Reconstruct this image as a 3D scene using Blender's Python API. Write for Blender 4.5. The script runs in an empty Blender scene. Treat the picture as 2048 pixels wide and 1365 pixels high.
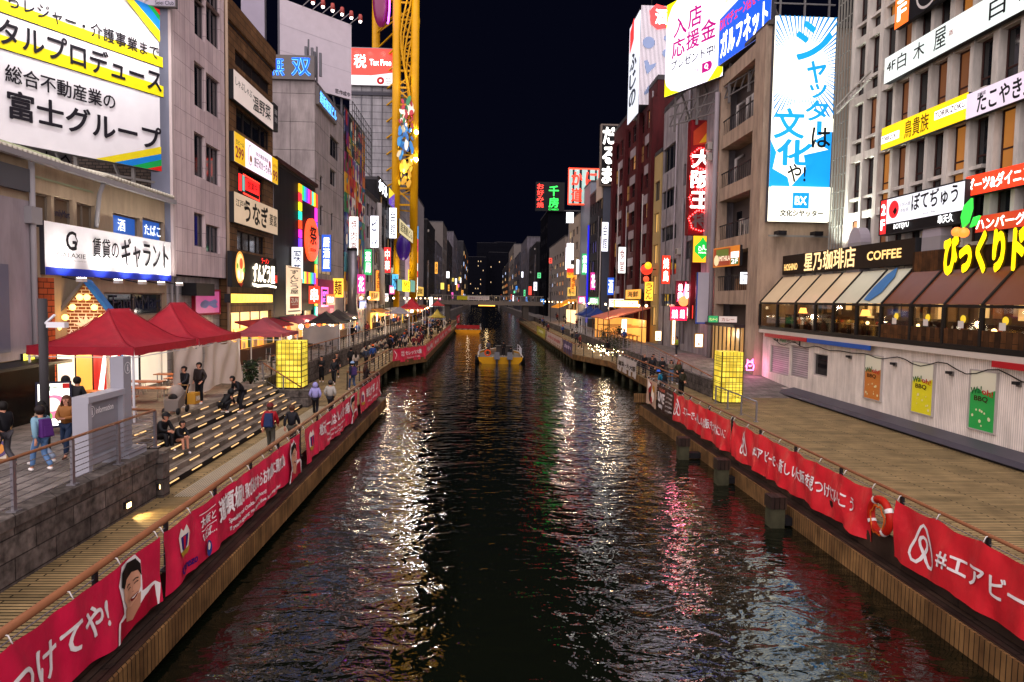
import bpy, bmesh, math, random
from mathutils import Vector as V, Matrix
PI = math.pi
SC = bpy.context.scene
COL = SC.collection
rnd = random.Random(11)

# ---------------------------------------------------------------- camera
FPX, CZ, ROLL = 1365.0, 7.1, 0.014


def cam_basis():
    d = V(((966 - 1024) / FPX, -(598 - 682.5) / FPX, -1.0)).normalized()
    up = V((math.sin(ROLL), math.cos(ROLL), 0))
    up = (up - d * up.dot(d)).normalized()
    return Matrix((d.cross(up), d, up))          # rows: world axes seen in camera space


RB = cam_basis()
cd = bpy.data.cameras.new("camera")
cd.sensor_width = 36.0
cd.lens = FPX / 2048 * 36.0
cd.clip_start = 0.1
cd.clip_end = 3000
cam = bpy.data.objects.new("camera", cd)
COL.objects.link(cam)
m4 = RB.to_4x4()
m4.translation = (0, 0, CZ)
cam.matrix_world = m4
SC.camera = cam
# ---------------------------------------------------------------- night sky, city glow, exposure
w = bpy.data.worlds.new("World")
SC.world = w
w.use_nodes = True
wn = w.node_tree
wn.nodes.clear()
wo = wn.nodes.new("ShaderNodeOutputWorld")
bg = wn.nodes.new("ShaderNodeBackground")
sky = wn.nodes.new("ShaderNodeTexSky")
sky.sky_type = "NISHITA"
sky.sun_disc = False
sky.sun_elevation = math.radians(-6)
sky.sun_rotation = math.radians(180)
mixc = wn.nodes.new("ShaderNodeMix")
mixc.data_type = "RGBA"
mixc.inputs[0].default_value = 0.96
mixc.inputs[7].default_value = (0.009, 0.011, 0.036, 1)
wn.links.new(sky.outputs[0], mixc.inputs[6])
wn.links.new(mixc.outputs[2], bg.inputs[0])
bg.inputs[1].default_value = 0.12
wn.links.new(bg.outputs[0], wo.inputs[0])
sun = bpy.data.lights.new("city_glow", "SUN")
sun.energy = 5.0
sun.angle = math.radians(140)
sun.color = (1.0, 0.87, 0.90)
so = bpy.data.objects.new("city_glow", sun)
so.rotation_euler = V((0.14, 0.85, -0.49)).to_track_quat("-Z", "Y").to_euler()
so.location = (0, -60, 60)
COL.objects.link(so)
SC.view_settings.view_transform = "Standard"
SC.view_settings.look = "None"
SC.view_settings.gamma = 1
SC.view_settings.exposure = 0.55
SC.cycles.use_denoising = True
SC.cycles.max_bounces = 5
SC.cycles.diffuse_bounces = 2
SC.cycles.glossy_bounces = 3
SC.cycles.transparent_max_bounces = 6
SC.cycles.sample_clamp_indirect = 4
SC.cycles.caustics_reflective = False


# ---------------------------------------------------------------- photo geometry: where a sight line meets a plane of the place
def ray(px, py):
    return RB @ V(((px - 1024) / FPX, -(py - 682.5) / FPX, -1.0))


def hit(px, py, o, n):
    d = ray(px, py)
    c = V((0, 0, CZ))
    return c + d * ((V(o) - c).dot(n) / d.dot(n))


def atX(px, py, x):
    return hit(px, py, (x, 0, 0), V((1, 0, 0)))


def atY(px, py, y):
    return hit(px, py, (0, y, 0), V((0, 1, 0)))


def atZ(px, py, z):
    return hit(px, py, (0, 0, z), V((0, 0, 1)))


# ---------------------------------------------------------------- materials
def lin(h):
    c = [int(h[i:i + 2], 16) / 255 for i in (0, 2, 4)]
    return tuple(x / 12.92 if x <= .04045 else ((x + .055) / 1.055) ** 2.4 for x in c) + (1,)


MATS = {}


def nt_new(key):
    m = bpy.data.materials.new(key)
    m.use_nodes = True
    t = m.node_tree
    return m, t, t.nodes["Principled BSDF"]


def mk(key, c1, c2=None, cm=None, scale=2.0, rough=.65, metal=0.0, bump=0.0, kind="noise", axes="wall", bw=1, bh=1, mortar=.02, off=.5, dirt=.35, spec=.15, grime=0.0):
    """procedural surface: noise-varied colour, or brick / panel / board pattern in metres"""
    m, t, p = nt_new(key)
    N, L = t.nodes, t.links
    c1 = lin(c1)
    c2 = lin(c2) if c2 else tuple(x * .8 for x in c1[:3]) + (1,)
    p.inputs["Roughness"].default_value = rough
    p.inputs["Metallic"].default_value = metal
    p.inputs["Specular IOR Level"].default_value = spec
    tc = N.new("ShaderNodeTexCoord")
    nz = N.new("ShaderNodeTexNoise")
    nz.inputs["Scale"].default_value = scale
    nz.inputs["Detail"].default_value = 5
    L.new(tc.outputs["Object"], nz.inputs["Vector"])
    if kind == "noise":
        mx = N.new("ShaderNodeMix")
        mx.data_type = "RGBA"
        mx.inputs[6].default_value = c1
        mx.inputs[7].default_value = c2
        L.new(nz.outputs["Fac"], mx.inputs[0])
        col, hgt = mx.outputs[2], nz.outputs["Fac"]
    else:
        sp = N.new("ShaderNodeSeparateXYZ")
        L.new(tc.outputs["Object"], sp.inputs[0])
        ad = N.new("ShaderNodeMath")
        L.new(sp.outputs[0], ad.inputs[0])
        L.new(sp.outputs[1], ad.inputs[1])
        cb = N.new("ShaderNodeCombineXYZ")
        a, b = {"wall": (ad, sp.outputs[2]), "floor": (sp.outputs[0], sp.outputs[1]), "vert": (sp.outputs[2], ad), "floory": (sp.outputs[1], sp.outputs[0])}[axes]
        L.new(a.outputs[0] if a is ad else a, cb.inputs[0])
        L.new(b.outputs[0] if b is ad else b, cb.inputs[1])
        bt = N.new("ShaderNodeTexBrick")
        bt.offset = off
        bt.inputs["Color1"].default_value = c1
        bt.inputs["Color2"].default_value = c2
        bt.inputs["Mortar"].default_value = lin(cm) if cm else tuple(x * .35 for x in c1[:3]) + (1,)
        bt.inputs["Scale"].default_value = 1
        bt.inputs["Mortar Size"].default_value = mortar
        bt.inputs["Mortar Smooth"].default_value = .1
        bt.inputs["Brick Width"].default_value = bw
        bt.inputs["Row Height"].default_value = bh
        L.new(cb.outputs[0], bt.inputs["Vector"])
        mr = N.new("ShaderNodeMapRange")
        mr.inputs[1].default_value = .25
        mr.inputs[2].default_value = .75
        mr.inputs[3].default_value = 1 - dirt
        mr.inputs[4].default_value = 1 + dirt * .4
        L.new(nz.outputs["Fac"], mr.inputs[0])
        mx = N.new("ShaderNodeMix")
        mx.data_type = "RGBA"
        mx.blend_type = "MULTIPLY"
        mx.inputs[0].default_value = 1
        L.new(bt.outputs["Color"], mx.inputs[6])
        L.new(mr.outputs[0], mx.inputs[7])
        col, hgt = mx.outputs[2], bt.outputs["Fac"]
    if grime:
        g = N.new("ShaderNodeMapping")
        g.inputs["Scale"].default_value = (.9, .9, .2)
        L.new(tc.outputs["Object"], g.inputs[0])
        gn = N.new("ShaderNodeTexNoise")
        gn.inputs["Scale"].default_value = 1.6
        gn.inputs["Detail"].default_value = 6
        gn.inputs["Roughness"].default_value = .65
        L.new(g.outputs[0], gn.inputs["Vector"])
        gr = N.new("ShaderNodeMapRange")
        gr.inputs[1].default_value = .36
        gr.inputs[2].default_value = .62
        gr.inputs[3].default_value = 1 - grime
        gr.inputs[4].default_value = 1.06
        L.new(gn.outputs["Fac"], gr.inputs[0])
        gm = N.new("ShaderNodeMix")
        gm.data_type = "RGBA"
        gm.blend_type = "MULTIPLY"
        gm.inputs[0].default_value = 1
        L.new(col, gm.inputs[6])
        L.new(gr.outputs[0], gm.inputs[7])
        col = gm.outputs[2]
    L.new(col, p.inputs["Base Color"])
    if bump:
        bp = N.new("ShaderNodeBump")
        bp.inputs["Strength"].default_value = abs(bump)
        bp.inputs["Distance"].default_value = .03
        bp.invert = kind != "noise"
        L.new(hgt, bp.inputs["Height"])
        L.new(bp.outputs[0], p.inputs["Normal"])
    MATS[key] = m
    return m


def M(key):
    """'e:RRGGBB:strength' gives off light; 'd:RRGGBB[:roughness]' painted, 'm:...' metal; other keys are named surfaces"""
    if key in MATS:
        return MATS[key]
    k = key.split(":")
    if k[0] == "e":
        m, t, p = nt_new(key)
        c = lin(k[1])
        p.inputs["Base Color"].default_value = tuple(x * .6 for x in c[:3]) + (1,)
        p.inputs["Roughness"].default_value = .35
        p.inputs["Emission Color"].default_value = c
        s = (float(k[2]) if len(k) > 2 else 1.0) * (2.0 if min(c[:3]) > .55 else .95)
        tc = t.nodes.new("ShaderNodeTexCoord")
        nz = t.nodes.new("ShaderNodeTexNoise")
        nz.inputs["Scale"].default_value = .9
        mr = t.nodes.new("ShaderNodeMapRange")
        mr.inputs[3].default_value = s * .78
        mr.inputs[4].default_value = s * 1.22
        t.links.new(tc.outputs["Object"], nz.inputs["Vector"])
        t.links.new(nz.outputs["Fac"], mr.inputs[0])
        t.links.new(mr.outputs[0], p.inputs["Emission Strength"])
    else:
        r = float(k[2]) if len(k) > 2 else (.55 if k[0] == "d" else .35)
        m = mk(key, k[1], None, rough=r, metal=1.0 if k[0] == "m" else 0, scale=1.3, bump=.05)
        c = lin(k[1])
    MATS[key] = m
    return m


# ---------------------------------------------------------------- objects
def tag(o, label=None, cat=None, group=None, kind=None):
    for k, v in (("label", label), ("category", cat), ("group", group), ("kind", kind)):
        if v:
            o[k] = v
    return o


def empty(name, loc, label=None, cat=None, group=None, rz=0, kind=None):
    o = bpy.data.objects.new(name, None)
    COL.objects.link(o)
    o.location = loc
    o.rotation_euler = (0, 0, rz)
    o.empty_display_size = .2
    return tag(o, label, cat, group, kind)


def kids(o):
    return [c for c in KIDS.get(o.name, [])]


KIDS = {}


def dup(o, loc, rz=0, label=None, parent=None, group=None):
    c = o.copy()
    COL.objects.link(c)
    c.location = loc
    if parent is None:
        c.rotation_euler = (0, 0, rz)
        if label:
            c["label"] = label
        if group:
            c["group"] = group
    else:
        c.parent = parent
        KIDS.setdefault(parent.name, []).append(c)
    for k in kids(o):
        dup(k, k.location, 0, None, c)
    return c


def wloc(o):
    p = V(o.location)
    while o.parent is not None:
        o = o.parent
        p = p + V(o.location)
    return p


class Fr:
    """a flat rectangle of the place: origin at its lower left, u to the right and v up as one looks at it"""

    def __init__(s, o, u, v, W, H):
        s.o, s.u, s.v, s.W, s.H = V(o), V(u).normalized(), V(v).normalized(), W, H
        s.n = s.u.cross(s.v)

    def P(s, a, b, d=0):
        return s.o + s.u * a + s.v * b + s.n * d

    def ab(s, px, py):
        p = hit(px, py, s.o, s.n) - s.o
        return p.dot(s.u), p.dot(s.v)

    def sub(s, a0, b0, a1, b1, d=0):
        return Fr(s.P(a0, b0, d), s.u, s.v, a1 - a0, b1 - b0)

    def px(s, xl, yt, yb, xr, d=0):
        """the upright rectangle whose left edge runs from yt to yb in the photo at xl, and that ends at xr"""
        o = s.o + s.n * d
        f = Fr(o, s.u, s.v, s.W, s.H)
        a0, b1 = f.ab(xl, yt)
        _, b0 = f.ab(xl, yb)
        a1, _ = f.ab(xr, (yt + yb) / 2)
        return f.sub(a0, b0, a1, b1)


def wallL(x, y0, y1, z0, z1):
    return Fr((x, y0, z0), (0, 1, 0), (0, 0, 1), y1 - y0, z1 - z0)


def wallR(x, y0, y1, z0, z1):
    return Fr((x, y1, z0), (0, -1, 0), (0, 0, 1), y1 - y0, z1 - z0)


def wallF(y, x0, x1, z0, z1):
    return Fr((x0, y, z0), (1, 0, 0), (0, 0, 1), x1 - x0, z1 - z0)


def quadfr(TL, BL, TR, BR, x=None, y=None):
    """an upright sign from its four corners in the photo; its left edge stands on the plane x or y"""
    f = atX if x is not None else atY
    c = x if x is not None else y
    t, b = f(*TL, c), f(*BL, c)
    hz = 7.1
    if abs(t.z - hz) > abs(b.z - hz):
        r = atZ(*TR, t.z)
    else:
        r = atZ(*BR, b.z)
    u = V((r.x - b.x, r.y - b.y, 0))
    return Fr(V((b.x, b.y, b.z)), u, (0, 0, 1), u.length, t.z - b.z)


class MB:
    def __init__(s):
        s.v, s.f, s.m, s.s, s.mats = [], [], [], [], []

    def add(s, vs, fs, mat, smooth=False):
        if mat not in s.mats:
            s.mats.append(mat)
        i = s.mats.index(mat)
        k = len(s.v)
        s.v += [V(p) for p in vs]
        for f in fs:
            s.f.append([k + j for j in f])
            s.m.append(i)
            s.s.append(smooth)
        return s

    def box(s, a, b, mat):
        a, b = V(a), V(b)
        return s.hexa([V((x, y, z)) for z in (a.z, b.z) for y in (a.y, b.y) for x in (a.x, b.x)], mat)

    def hexa(s, c, mat):
        return s.add(c, [(0, 2, 3, 1), (4, 5, 7, 6), (0, 1, 5, 4), (1, 3, 7, 5), (3, 2, 6, 7), (2, 0, 4, 6)], mat)

    def fbox(s, fr, a0, b0, a1, b1, d0, d1, mat):
        return s.hexa([fr.P(a, b, d) for d in (d0, d1) for b in (b0, b1) for a in (a0, a1)], mat)

    def bar(s, p, q, wd, ht, mat):
        """a square bar from p to q"""
        p, q = V(p), V(q)
        d = (q - p).normalized()
        x = d.cross(V((0, 0, 1)))
        if x.length < 1e-3:
            x = V((1, 0, 0))
        x = x.normalized() * wd / 2
        y = x.cross(d).normalized() * ht / 2
        return s.hexa([e + x * i + y * j for e in (p, q) for j in (-1, 1) for i in (-1, 1)], mat)

    def cyl(s, p, q, r, mat, r2=None, n=10, smooth=True):
        return s.tube([p, q], [r, r if r2 is None else r2], mat, n, smooth)

    def tube(s, pts, r, mat, n=8, smooth=True):
        pts = [V(p) for p in pts]
        rs = r if isinstance(r, (list, tuple)) else [r] * len(pts)
        vs, fs = [], []
        x = None
        for i, p in enumerate(pts):
            d = (pts[min(i + 1, len(pts) - 1)] - pts[max(i - 1, 0)]).normalized()
            if x is None:
                x = d.orthogonal().normalized()
            else:
                x = x - d * x.dot(d)
                x = x.normalized() if x.length > 1e-5 else d.orthogonal().normalized()
            y = d.cross(x)
            for k in range(n):
                t = 2 * PI * k / n
                vs.append(p + (x * math.cos(t) + y * math.sin(t)) * rs[i])
        for i in range(len(pts) - 1):
            for k in range(n):
                fs.append((i * n + k, i * n + (k + 1) % n, (i + 1) * n + (k + 1) % n, (i + 1) * n + k))
        fs.append(tuple(range(n))[::-1])
        fs.append(tuple((len(pts) - 1) * n + k for k in range(n)))
        return s.add(vs, fs, mat, smooth)

    def ball(s, c, r, mat, n=10, k=7, sc=(1, 1, 1)):
        vs, fs = [], []
        for i in range(k + 1):
            th = PI * i / k
            for j in range(n):
                ph = 2 * PI * j / n
                vs.append(V(c) + V((r * sc[0] * math.sin(th) * math.cos(ph), r * sc[1] * math.sin(th) * math.sin(ph), r * sc[2] * math.cos(th))))
        for i in range(k):
            for j in range(n):
                fs.append((i * n + j, (i + 1) * n + j, (i + 1) * n + (j + 1) % n, i * n + (j + 1) % n))
        return s.add(vs, fs, mat, True)

    def poly(s, fr, pts, d, mat, th=0.0):
        n = len(pts)
        vs = [fr.P(a, b, d) for a, b in pts]
        fs = [tuple(range(n))]
        if th:
            vs += [fr.P(a, b, d - th) for a, b in pts]
            fs += [(i, i + n, (i + 1) % n + n, (i + 1) % n) for i in range(n)]
        return s.add(vs, fs, mat)

    def stroke(s, fr, pts, wd, d, mat, fn=None):
        """a painted line of width wd along pts"""
        L, R = [], []
        for i, p in enumerate(pts):
            q0, q1 = pts[max(i - 1, 0)], pts[min(i + 1, len(pts) - 1)]
            t = V((q1[0] - q0[0], q1[1] - q0[1]))
            t = t.normalized() if t.length else V((1, 0))
            L.append((p[0] - t.y * wd / 2, p[1] + t.x * wd / 2))
            R.append((p[0] + t.y * wd / 2, p[1] - t.x * wd / 2))
        P = fn or fr.P
        n = len(pts)
        return s.add([P(a, b, d) for a, b in L + R], [(i, n + i, n + i + 1, i + 1) for i in range(n - 1)], mat)

    def build(s, name, parent=None, loc=None, label=None, cat=None, group=None, kind=None):
        if parent is not None:
            base = wloc(parent)
        elif loc is not None:
            base = V(loc)
        else:
            xs = list(zip(*s.v))
            base = V(((min(xs[0]) + max(xs[0])) / 2, (min(xs[1]) + max(xs[1])) / 2, min(xs[2])))
        me = bpy.data.meshes.new(name)
        me.from_pydata([p - base for p in s.v], [], s.f)
        for k in s.mats:
            me.materials.append(M(k) if isinstance(k, str) else k)
        me.polygons.foreach_set("material_index", s.m)
        me.polygons.foreach_set("use_smooth", s.s)
        me.update()
        o = bpy.data.objects.new(name, me)
        COL.objects.link(o)
        if parent is not None:
            o.parent = parent
            KIDS.setdefault(parent.name, []).append(o)
        else:
            o.location = base
        return tag(o, label, cat, group, kind)


# ---------------------------------------------------------------- lettering
GLY = {}


def glyphs(s):
    """the outline of a line of writing as triangles in a unit box, with its true size in ems"""
    if s not in GLY:
        cu = bpy.data.curves.new("t", "FONT")
        cu.body = s
        cu.resolution_u = 3
        cu.fill_mode = "FRONT"
        o = bpy.data.objects.new("t", cu)
        COL.objects.link(o)
        dg = bpy.context.evaluated_depsgraph_get()
        me = o.evaluated_get(dg).to_mesh()
        vs = [(v.co.x, v.co.y) for v in me.vertices]
        fs = [tuple(p.vertices) for p in me.polygons]
        o.evaluated_get(dg).to_mesh_clear()
        bpy.data.objects.remove(o)
        bpy.data.curves.remove(cu)
        if not vs:
            vs, fs = [(0, 0), (1, 0), (0, 1)], []
        x0, x1 = min(p[0] for p in vs), max(p[0] for p in vs)
        y0, y1 = min(p[1] for p in vs), max(p[1] for p in vs)
        sx, sy = max(x1 - x0, 1e-4), max(y1 - y0, 1e-4)
        GLY[s] = ([((a - x0) / sx, (b - y0) / sy) for a, b in vs], fs, sx, sy)
    return GLY[s]


def put_text(mb, P, s, a0, b0, a1, b1, d, mat, bold=.012, slant=0, rise=0.0, keep=False):
    """a line of writing fitted into a rectangle; bold strokes are the same strokes laid side by side"""
    vs, fs, sx, sy = glyphs(s)
    if keep:                                   # keep the letters' proportions, centred
        wd, ht = a1 - a0, b1 - b0
        asp = sx / sy
        if wd / ht > asp:
            c = (a0 + a1) / 2
            a0, a1 = c - ht * asp / 2, c + ht * asp / 2
        else:
            c = (b0 + b1) / 2
            b0, b1 = c - wd / asp / 2, c + wd / asp / 2
    wd, ht = a1 - a0, b1 - b0
    if bold > .002:
        q = bold * .5
        offs = [(-q, 0), (q, 0), (0, q), (0, -q)] + ([(-q * .7, -q * .7), (q * .7, q * .7), (q * .7, -q * .7), (-q * .7, q * .7)] if bold > .022 else [])
    else:
        offs = [(0, 0)]
    mx, my = (bold * .5 / sx, bold * .5 / sy) if bold > .002 else (0, 0)
    for i, (ox, oy) in enumerate(offs):
        V3 = []
        for x, y in vs:
            x, y = (x + ox / sx + mx) / (1 + 2 * mx), (y + oy / sy + my) / (1 + 2 * my)
            V3.append(P(a0 + x * wd + slant * y * ht, b0 + y * ht + rise * x, d + i * .0012))
        mb.add(V3, fs, mat)


def put_column(mb, P, s, a0, b0, a1, b1, d, mat, bold=.012, gap=.06):
    n = len(s)
    h = (b1 - b0) / n
    for i, ch in enumerate(s):
        t = b1 - i * h
        if ch == "ー":
            c = (a0 + a1) / 2
            wq = (a1 - a0) * .08
            mb.add([P(c - wq, t - h * .9, d), P(c + wq, t - h * .9, d), P(c + wq, t - h * .1, d), P(c - wq, t - h * .1, d)], [(0, 1, 2, 3)], mat)
        elif ch != " ":
            put_text(mb, P, ch, a0, t - h + h * gap, a1, t - h * gap, d, mat, bold)


def draw(layers, P, W, H, lett, art, step=.006, d0=.008):
    """layers in fractions of the sign's width and height, each one a little in front of the one below"""
    fr = type("f", (), {"P": staticmethod(P)})
    for i, l in enumerate(layers):
        d = d0 + step * i
        k = l[0]
        if k in ("t", "T"):                    # text, a0,b0,a1,b1, mat, bold, slant, thick
            _, s, a0, b0, a1, b1, mat = l[:7]
            o = l[7] if len(l) > 7 else {}
            put_text(lett, P, s, a0 * W, b0 * H, a1 * W, b1 * H, d, mat, o.get("bold", .014), o.get("slant", 0), o.get("rise", 0) * H, k == "T")
        elif k == "v":
            _, s, a0, b0, a1, b1, mat = l[:7]
            o = l[7] if len(l) > 7 else {}
            put_column(lett, P, s, a0 * W, b0 * H, a1 * W, b1 * H, d, mat, o.get("bold", .014))
        elif k == "r":
            _, a0, b0, a1, b1, mat = l[:6]
            art.add([P(a * W, b * H, d) for a, b in ((a0, b0), (a1, b0), (a1, b1), (a0, b1))], [(0, 1, 2, 3)], mat)
        elif k == "p":
            art.add([P(a * W, b * H, d) for a, b in l[1]], [tuple(range(len(l[1])))], l[2])
        elif k == "c":                         # centre, radius in heights, mat, squash of the width, arc
            _, a, b, r, mat = l[:5]
            o = l[5] if len(l) > 5 else {}
            q = o.get("sq", 1)
            t0, t1 = o.get("arc", (0, 2 * PI))
            n = o.get("n", 24)
            pts = [(a * W + math.cos(t0 + (t1 - t0) * j / n) * r * H * q, b * H + math.sin(t0 + (t1 - t0) * j / n) * r * H) for j in range(n + (t1 - t0 < 6.2))]
            art.add([P(x, y, d) for x, y in pts], [tuple(range(len(pts)))], mat)
        elif k == "l":                         # line through pts, width in heights
            art.stroke(fr, [(a * W, b * H) for a, b in l[1]], l[2] * H, d, l[3], P)


def sign(name, label, cat, fr, panel, layers=(), th=.25, edge="d:2a2a2c", group=None, rim=0.0, lit=None, back=None):
    """a board: a box with its face, a rim, and its lettering and artwork as parts"""
    mb = MB()
    W, H = fr.W, fr.H
    mb.fbox(fr, 0, 0, W, H, -th, -.004, edge)
    root = mb.build(name, None, fr.P(W / 2, 0, -th / 2), label, cat, group)
    f = MB()
    r = rim
    f.add([fr.P(a, b, 0) for a, b in ((r, r), (W - r, r), (W - r, H - r), (r, H - r))], [(0, 1, 2, 3)], panel)
    f.build("face", root)
    if rim:
        q = MB()
        q.fbox(fr, 0, 0, W, r, -.003, .05, edge)
        q.fbox(fr, 0, H - r, W, H, -.003, .05, edge)
        q.fbox(fr, 0, r, r, H - r, -.003, .05, edge)
        q.fbox(fr, W - r, r, W, H - r, -.003, .05, edge)
        q.build("frame", root)
    few = sum(l[0] not in ("t", "T", "v") for l in layers) <= 8
    whole = MB()
    for i, l in enumerate(layers):             # each line of writing and each shape is a part
        le, ar = MB(), MB()
        draw([l], fr.P, W, H, le, ar if few else whole, .006, .008 + .006 * i)
        if le.f:
            le.build("lettering", root)
        if ar.f:
            ar.build("artwork", root)
    if whole.f:
        whole.build("artwork", root)
    return root


# ---------------------------------------------------------------- buildings
def holes(mb, fr, wins, mat, reveal=.22):
    """a wall with openings and their reveals"""
    W, H = fr.W, fr.H
    ca = sorted({0, W, *[min(max(x, 0), W) for w_ in wins for x in (w_[0], w_[2])]})
    cb = sorted({0, H, *[min(max(x, 0), H) for w_ in wins for x in (w_[1], w_[3])]})
    for i in range(len(ca) - 1):
        j = 0
        while j < len(cb) - 1:
            def hole(jj):
                am, bm = (ca[i] + ca[i + 1]) / 2, (cb[jj] + cb[jj + 1]) / 2
                return any(w_[0] < am < w_[2] and w_[1] < bm < w_[3] for w_ in wins)
            if hole(j):
                j += 1
                continue
            k = j
            while k + 1 < len(cb) - 1 and not hole(k + 1):
                k += 1
            mb.add([fr.P(ca[i], cb[j]), fr.P(ca[i + 1], cb[j]), fr.P(ca[i + 1], cb[k + 1]), fr.P(ca[i], cb[k + 1])], [(0, 1, 2, 3)], mat)
            j = k + 1
    for w_ in wins:
        a0, b0, a1, b1 = w_[:4]
        c = [(a0, b0), (a1, b0), (a1, b1), (a0, b1)]
        for q in range(4):
            p0, p1 = c[q], c[(q + 1) % 4]
            mb.add([fr.P(*p0), fr.P(*p1), fr.P(*p1, -reveal), fr.P(*p0, -reveal)], [(0, 1, 2, 3)], mat)


def window(fr, w_, parent, reveal=.22, frame="d:4a4648", name="window"):
    """one window: frame with its mullions, and its pane as a sub-part. w_ = a0,b0,a1,b1, pane material, columns, rows"""
    a0, b0, a1, b1 = w_[:4]
    pane = w_[4] if len(w_) > 4 else "glass"
    nc = w_[5] if len(w_) > 5 else 2
    nr = w_[6] if len(w_) > 6 else 1
    t = min(.07, (a1 - a0) * .12)
    mb = MB()
    d0, d1 = -reveal + .003, -reveal + .06
    mb.fbox(fr, a0, b0, a1, b0 + t, d0, d1, frame)
    mb.fbox(fr, a0, b1 - t, a1, b1, d0, d1, frame)
    for i in range(nc + 1):
        c = a0 + t / 2 + (a1 - a0 - t) * i / nc
        mb.fbox(fr, c - t / 2, b0 + t, c + t / 2, b1 - t, d0, d1, frame)
    for j in range(1, nr):
        c = b0 + (b1 - b0) * j / nr
        for i in range(nc):
            x0 = a0 + t + (a1 - a0 - t) * i / nc
            mb.fbox(fr, x0, c - t / 2, x0 + (a1 - a0 - t) / nc - t, c + t / 2, d0, d1 - .004, frame)
    o = mb.build(name, parent)
    p = MB()
    p.add([fr.P(a0, b0, -reveal), fr.P(a1, b0, -reveal), fr.P(a1, b1, -reveal), fr.P(a0, b1, -reveal)], [(0, 1, 2, 3)], pane)
    p.build("pane", o)
    return o


def bld(name, label, side, x, y0, y1, z0, z1, depth, mat, wins=(), fwins=(), fmat=None, roof="d:3c3a3c", parapet=.35, group=None, frame="d:4a4648", reveal=.22, lipmat=None, clutter=0):
    """a building: its canal face on x, its near face on y0 (towards the bridge), windows as parts"""
    s = -1 if side == "L" else 1
    root = empty(name, (x, y0, z0), label, "building", group)
    fc = wallL(x, y0, y1, z0, z1) if side == "L" else wallR(x, y0, y1, z0, z1)
    xi = x + s * depth
    ff = wallF(y0, min(x, xi), max(x, xi), z0, z1)
    mb = MB()
    holes(mb, fc, wins, mat, reveal)
    holes(mb, ff, fwins, fmat or mat, reveal)
    mb.add([(xi, y0, z0), (xi, y1, z0), (xi, y1, z1), (xi, y0, z1)], [(0, 1, 2, 3)], fmat or mat)
    mb.add([(x, y1, z0), (xi, y1, z0), (xi, y1, z1), (x, y1, z1)], [(0, 1, 2, 3)], fmat or mat)
    mb.build("wall", root)
    r = MB()
    a, b = min(x, xi), max(x, xi)
    o_ = .06
    r.box((a - o_, y0 - o_, z1 - .05), (b + o_, y1 + o_, z1 + .12), lipmat or roof)
    if parapet:
        for p, q in (((a, y0), (b, y0 + .2)), ((a, y1 - .2), (b, y1)), ((a, y0 + .2), (a + .2, y1 - .2)), ((b - .2, y0 + .2), (b, y1 - .2))):
            r.box((p[0], p[1], z1 + .121), (q[0], q[1], z1 + .121 + parapet), roof)
    r.build("roof", root)
    if clutter:
        rc = random.Random(int(y0 * 7))
        for i in range(clutter):
            a, b = rc.uniform(.5, fc.W - .8), rc.uniform(3, fc.H - 2)
            if any(w_[0] - .9 < a < w_[2] + .2 and w_[1] - .9 < b < w_[3] + .2 for w_ in wins):
                continue
            q = MB()
            q.fbox(fc, a, b, a + .85, b + .62, .05, .42, "d:aaa49c")
            q.fbox(fc, a + .08, b + .06, a + .6, b + .56, .421, .43, "d:4a4846")
            q.build("air_conditioner", root)
        for i in range(max(1, clutter // 3)):
            a = rc.uniform(.2, fc.W - .2)
            q = MB()
            q.tube([fc.P(a, .3, .12), fc.P(a, fc.H * rc.uniform(.6, .98), .12)], rc.choice((.05, .08, .11)), rc.choice(("d:8a8486", "d:5a5456", "d:a8a09a")), 6)
            q.build("pipe", root)
    for w_ in wins:
        window(fc, w_, root, reveal, frame)
    for w_ in fwins:
        window(ff, w_, root, reveal, frame)
    return root, fc, ff


def grid(na, nb, a0, a1, b0, b1, fa=.7, fb=.55, pane=("glass",), nc=2, nr=1):
    """a regular grid of windows between a0..a1 and b0..b1"""
    out = []
    for j in range(nb):
        for i in range(na):
            ca, cb = a0 + (a1 - a0) * (i + .5) / na, b0 + (b1 - b0) * (j + .5) / nb
            wa, wb = (a1 - a0) / na * fa / 2, (b1 - b0) / nb * fb / 2
            out.append((ca - wa, cb - wb, ca + wa, cb + wb, rnd.choice(pane), nc, nr))
    return out


def pxw(fr, xl, yt, yb, xr, pane="glass", nc=2, nr=1):
    r = fr.px(xl, yt, yb, xr)
    a, b = (r.o - fr.o).dot(fr.u), (r.o - fr.o).dot(fr.v)
    return (a, b, a + r.W, b + r.H, pane, nc, nr)


def lamp(kind, loc, energy, color, size=.1, to=None, spot=1.6, blend=.6, par=None):
    l = bpy.data.lights.new("lamp_light", kind)
    l.energy = energy
    l.color = color
    if kind == "AREA":
        l.size = size
    else:
        l.shadow_soft_size = size
    if kind == "SPOT":
        l.spot_size = spot
        l.spot_blend = blend
    o = bpy.data.objects.new("lamp_light", l)
    COL.objects.link(o)
    o.location = loc
    if to is not None:
        o.rotation_euler = (V(to) - V(loc)).to_track_quat("-Z", "Y").to_euler()
    return o

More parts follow.
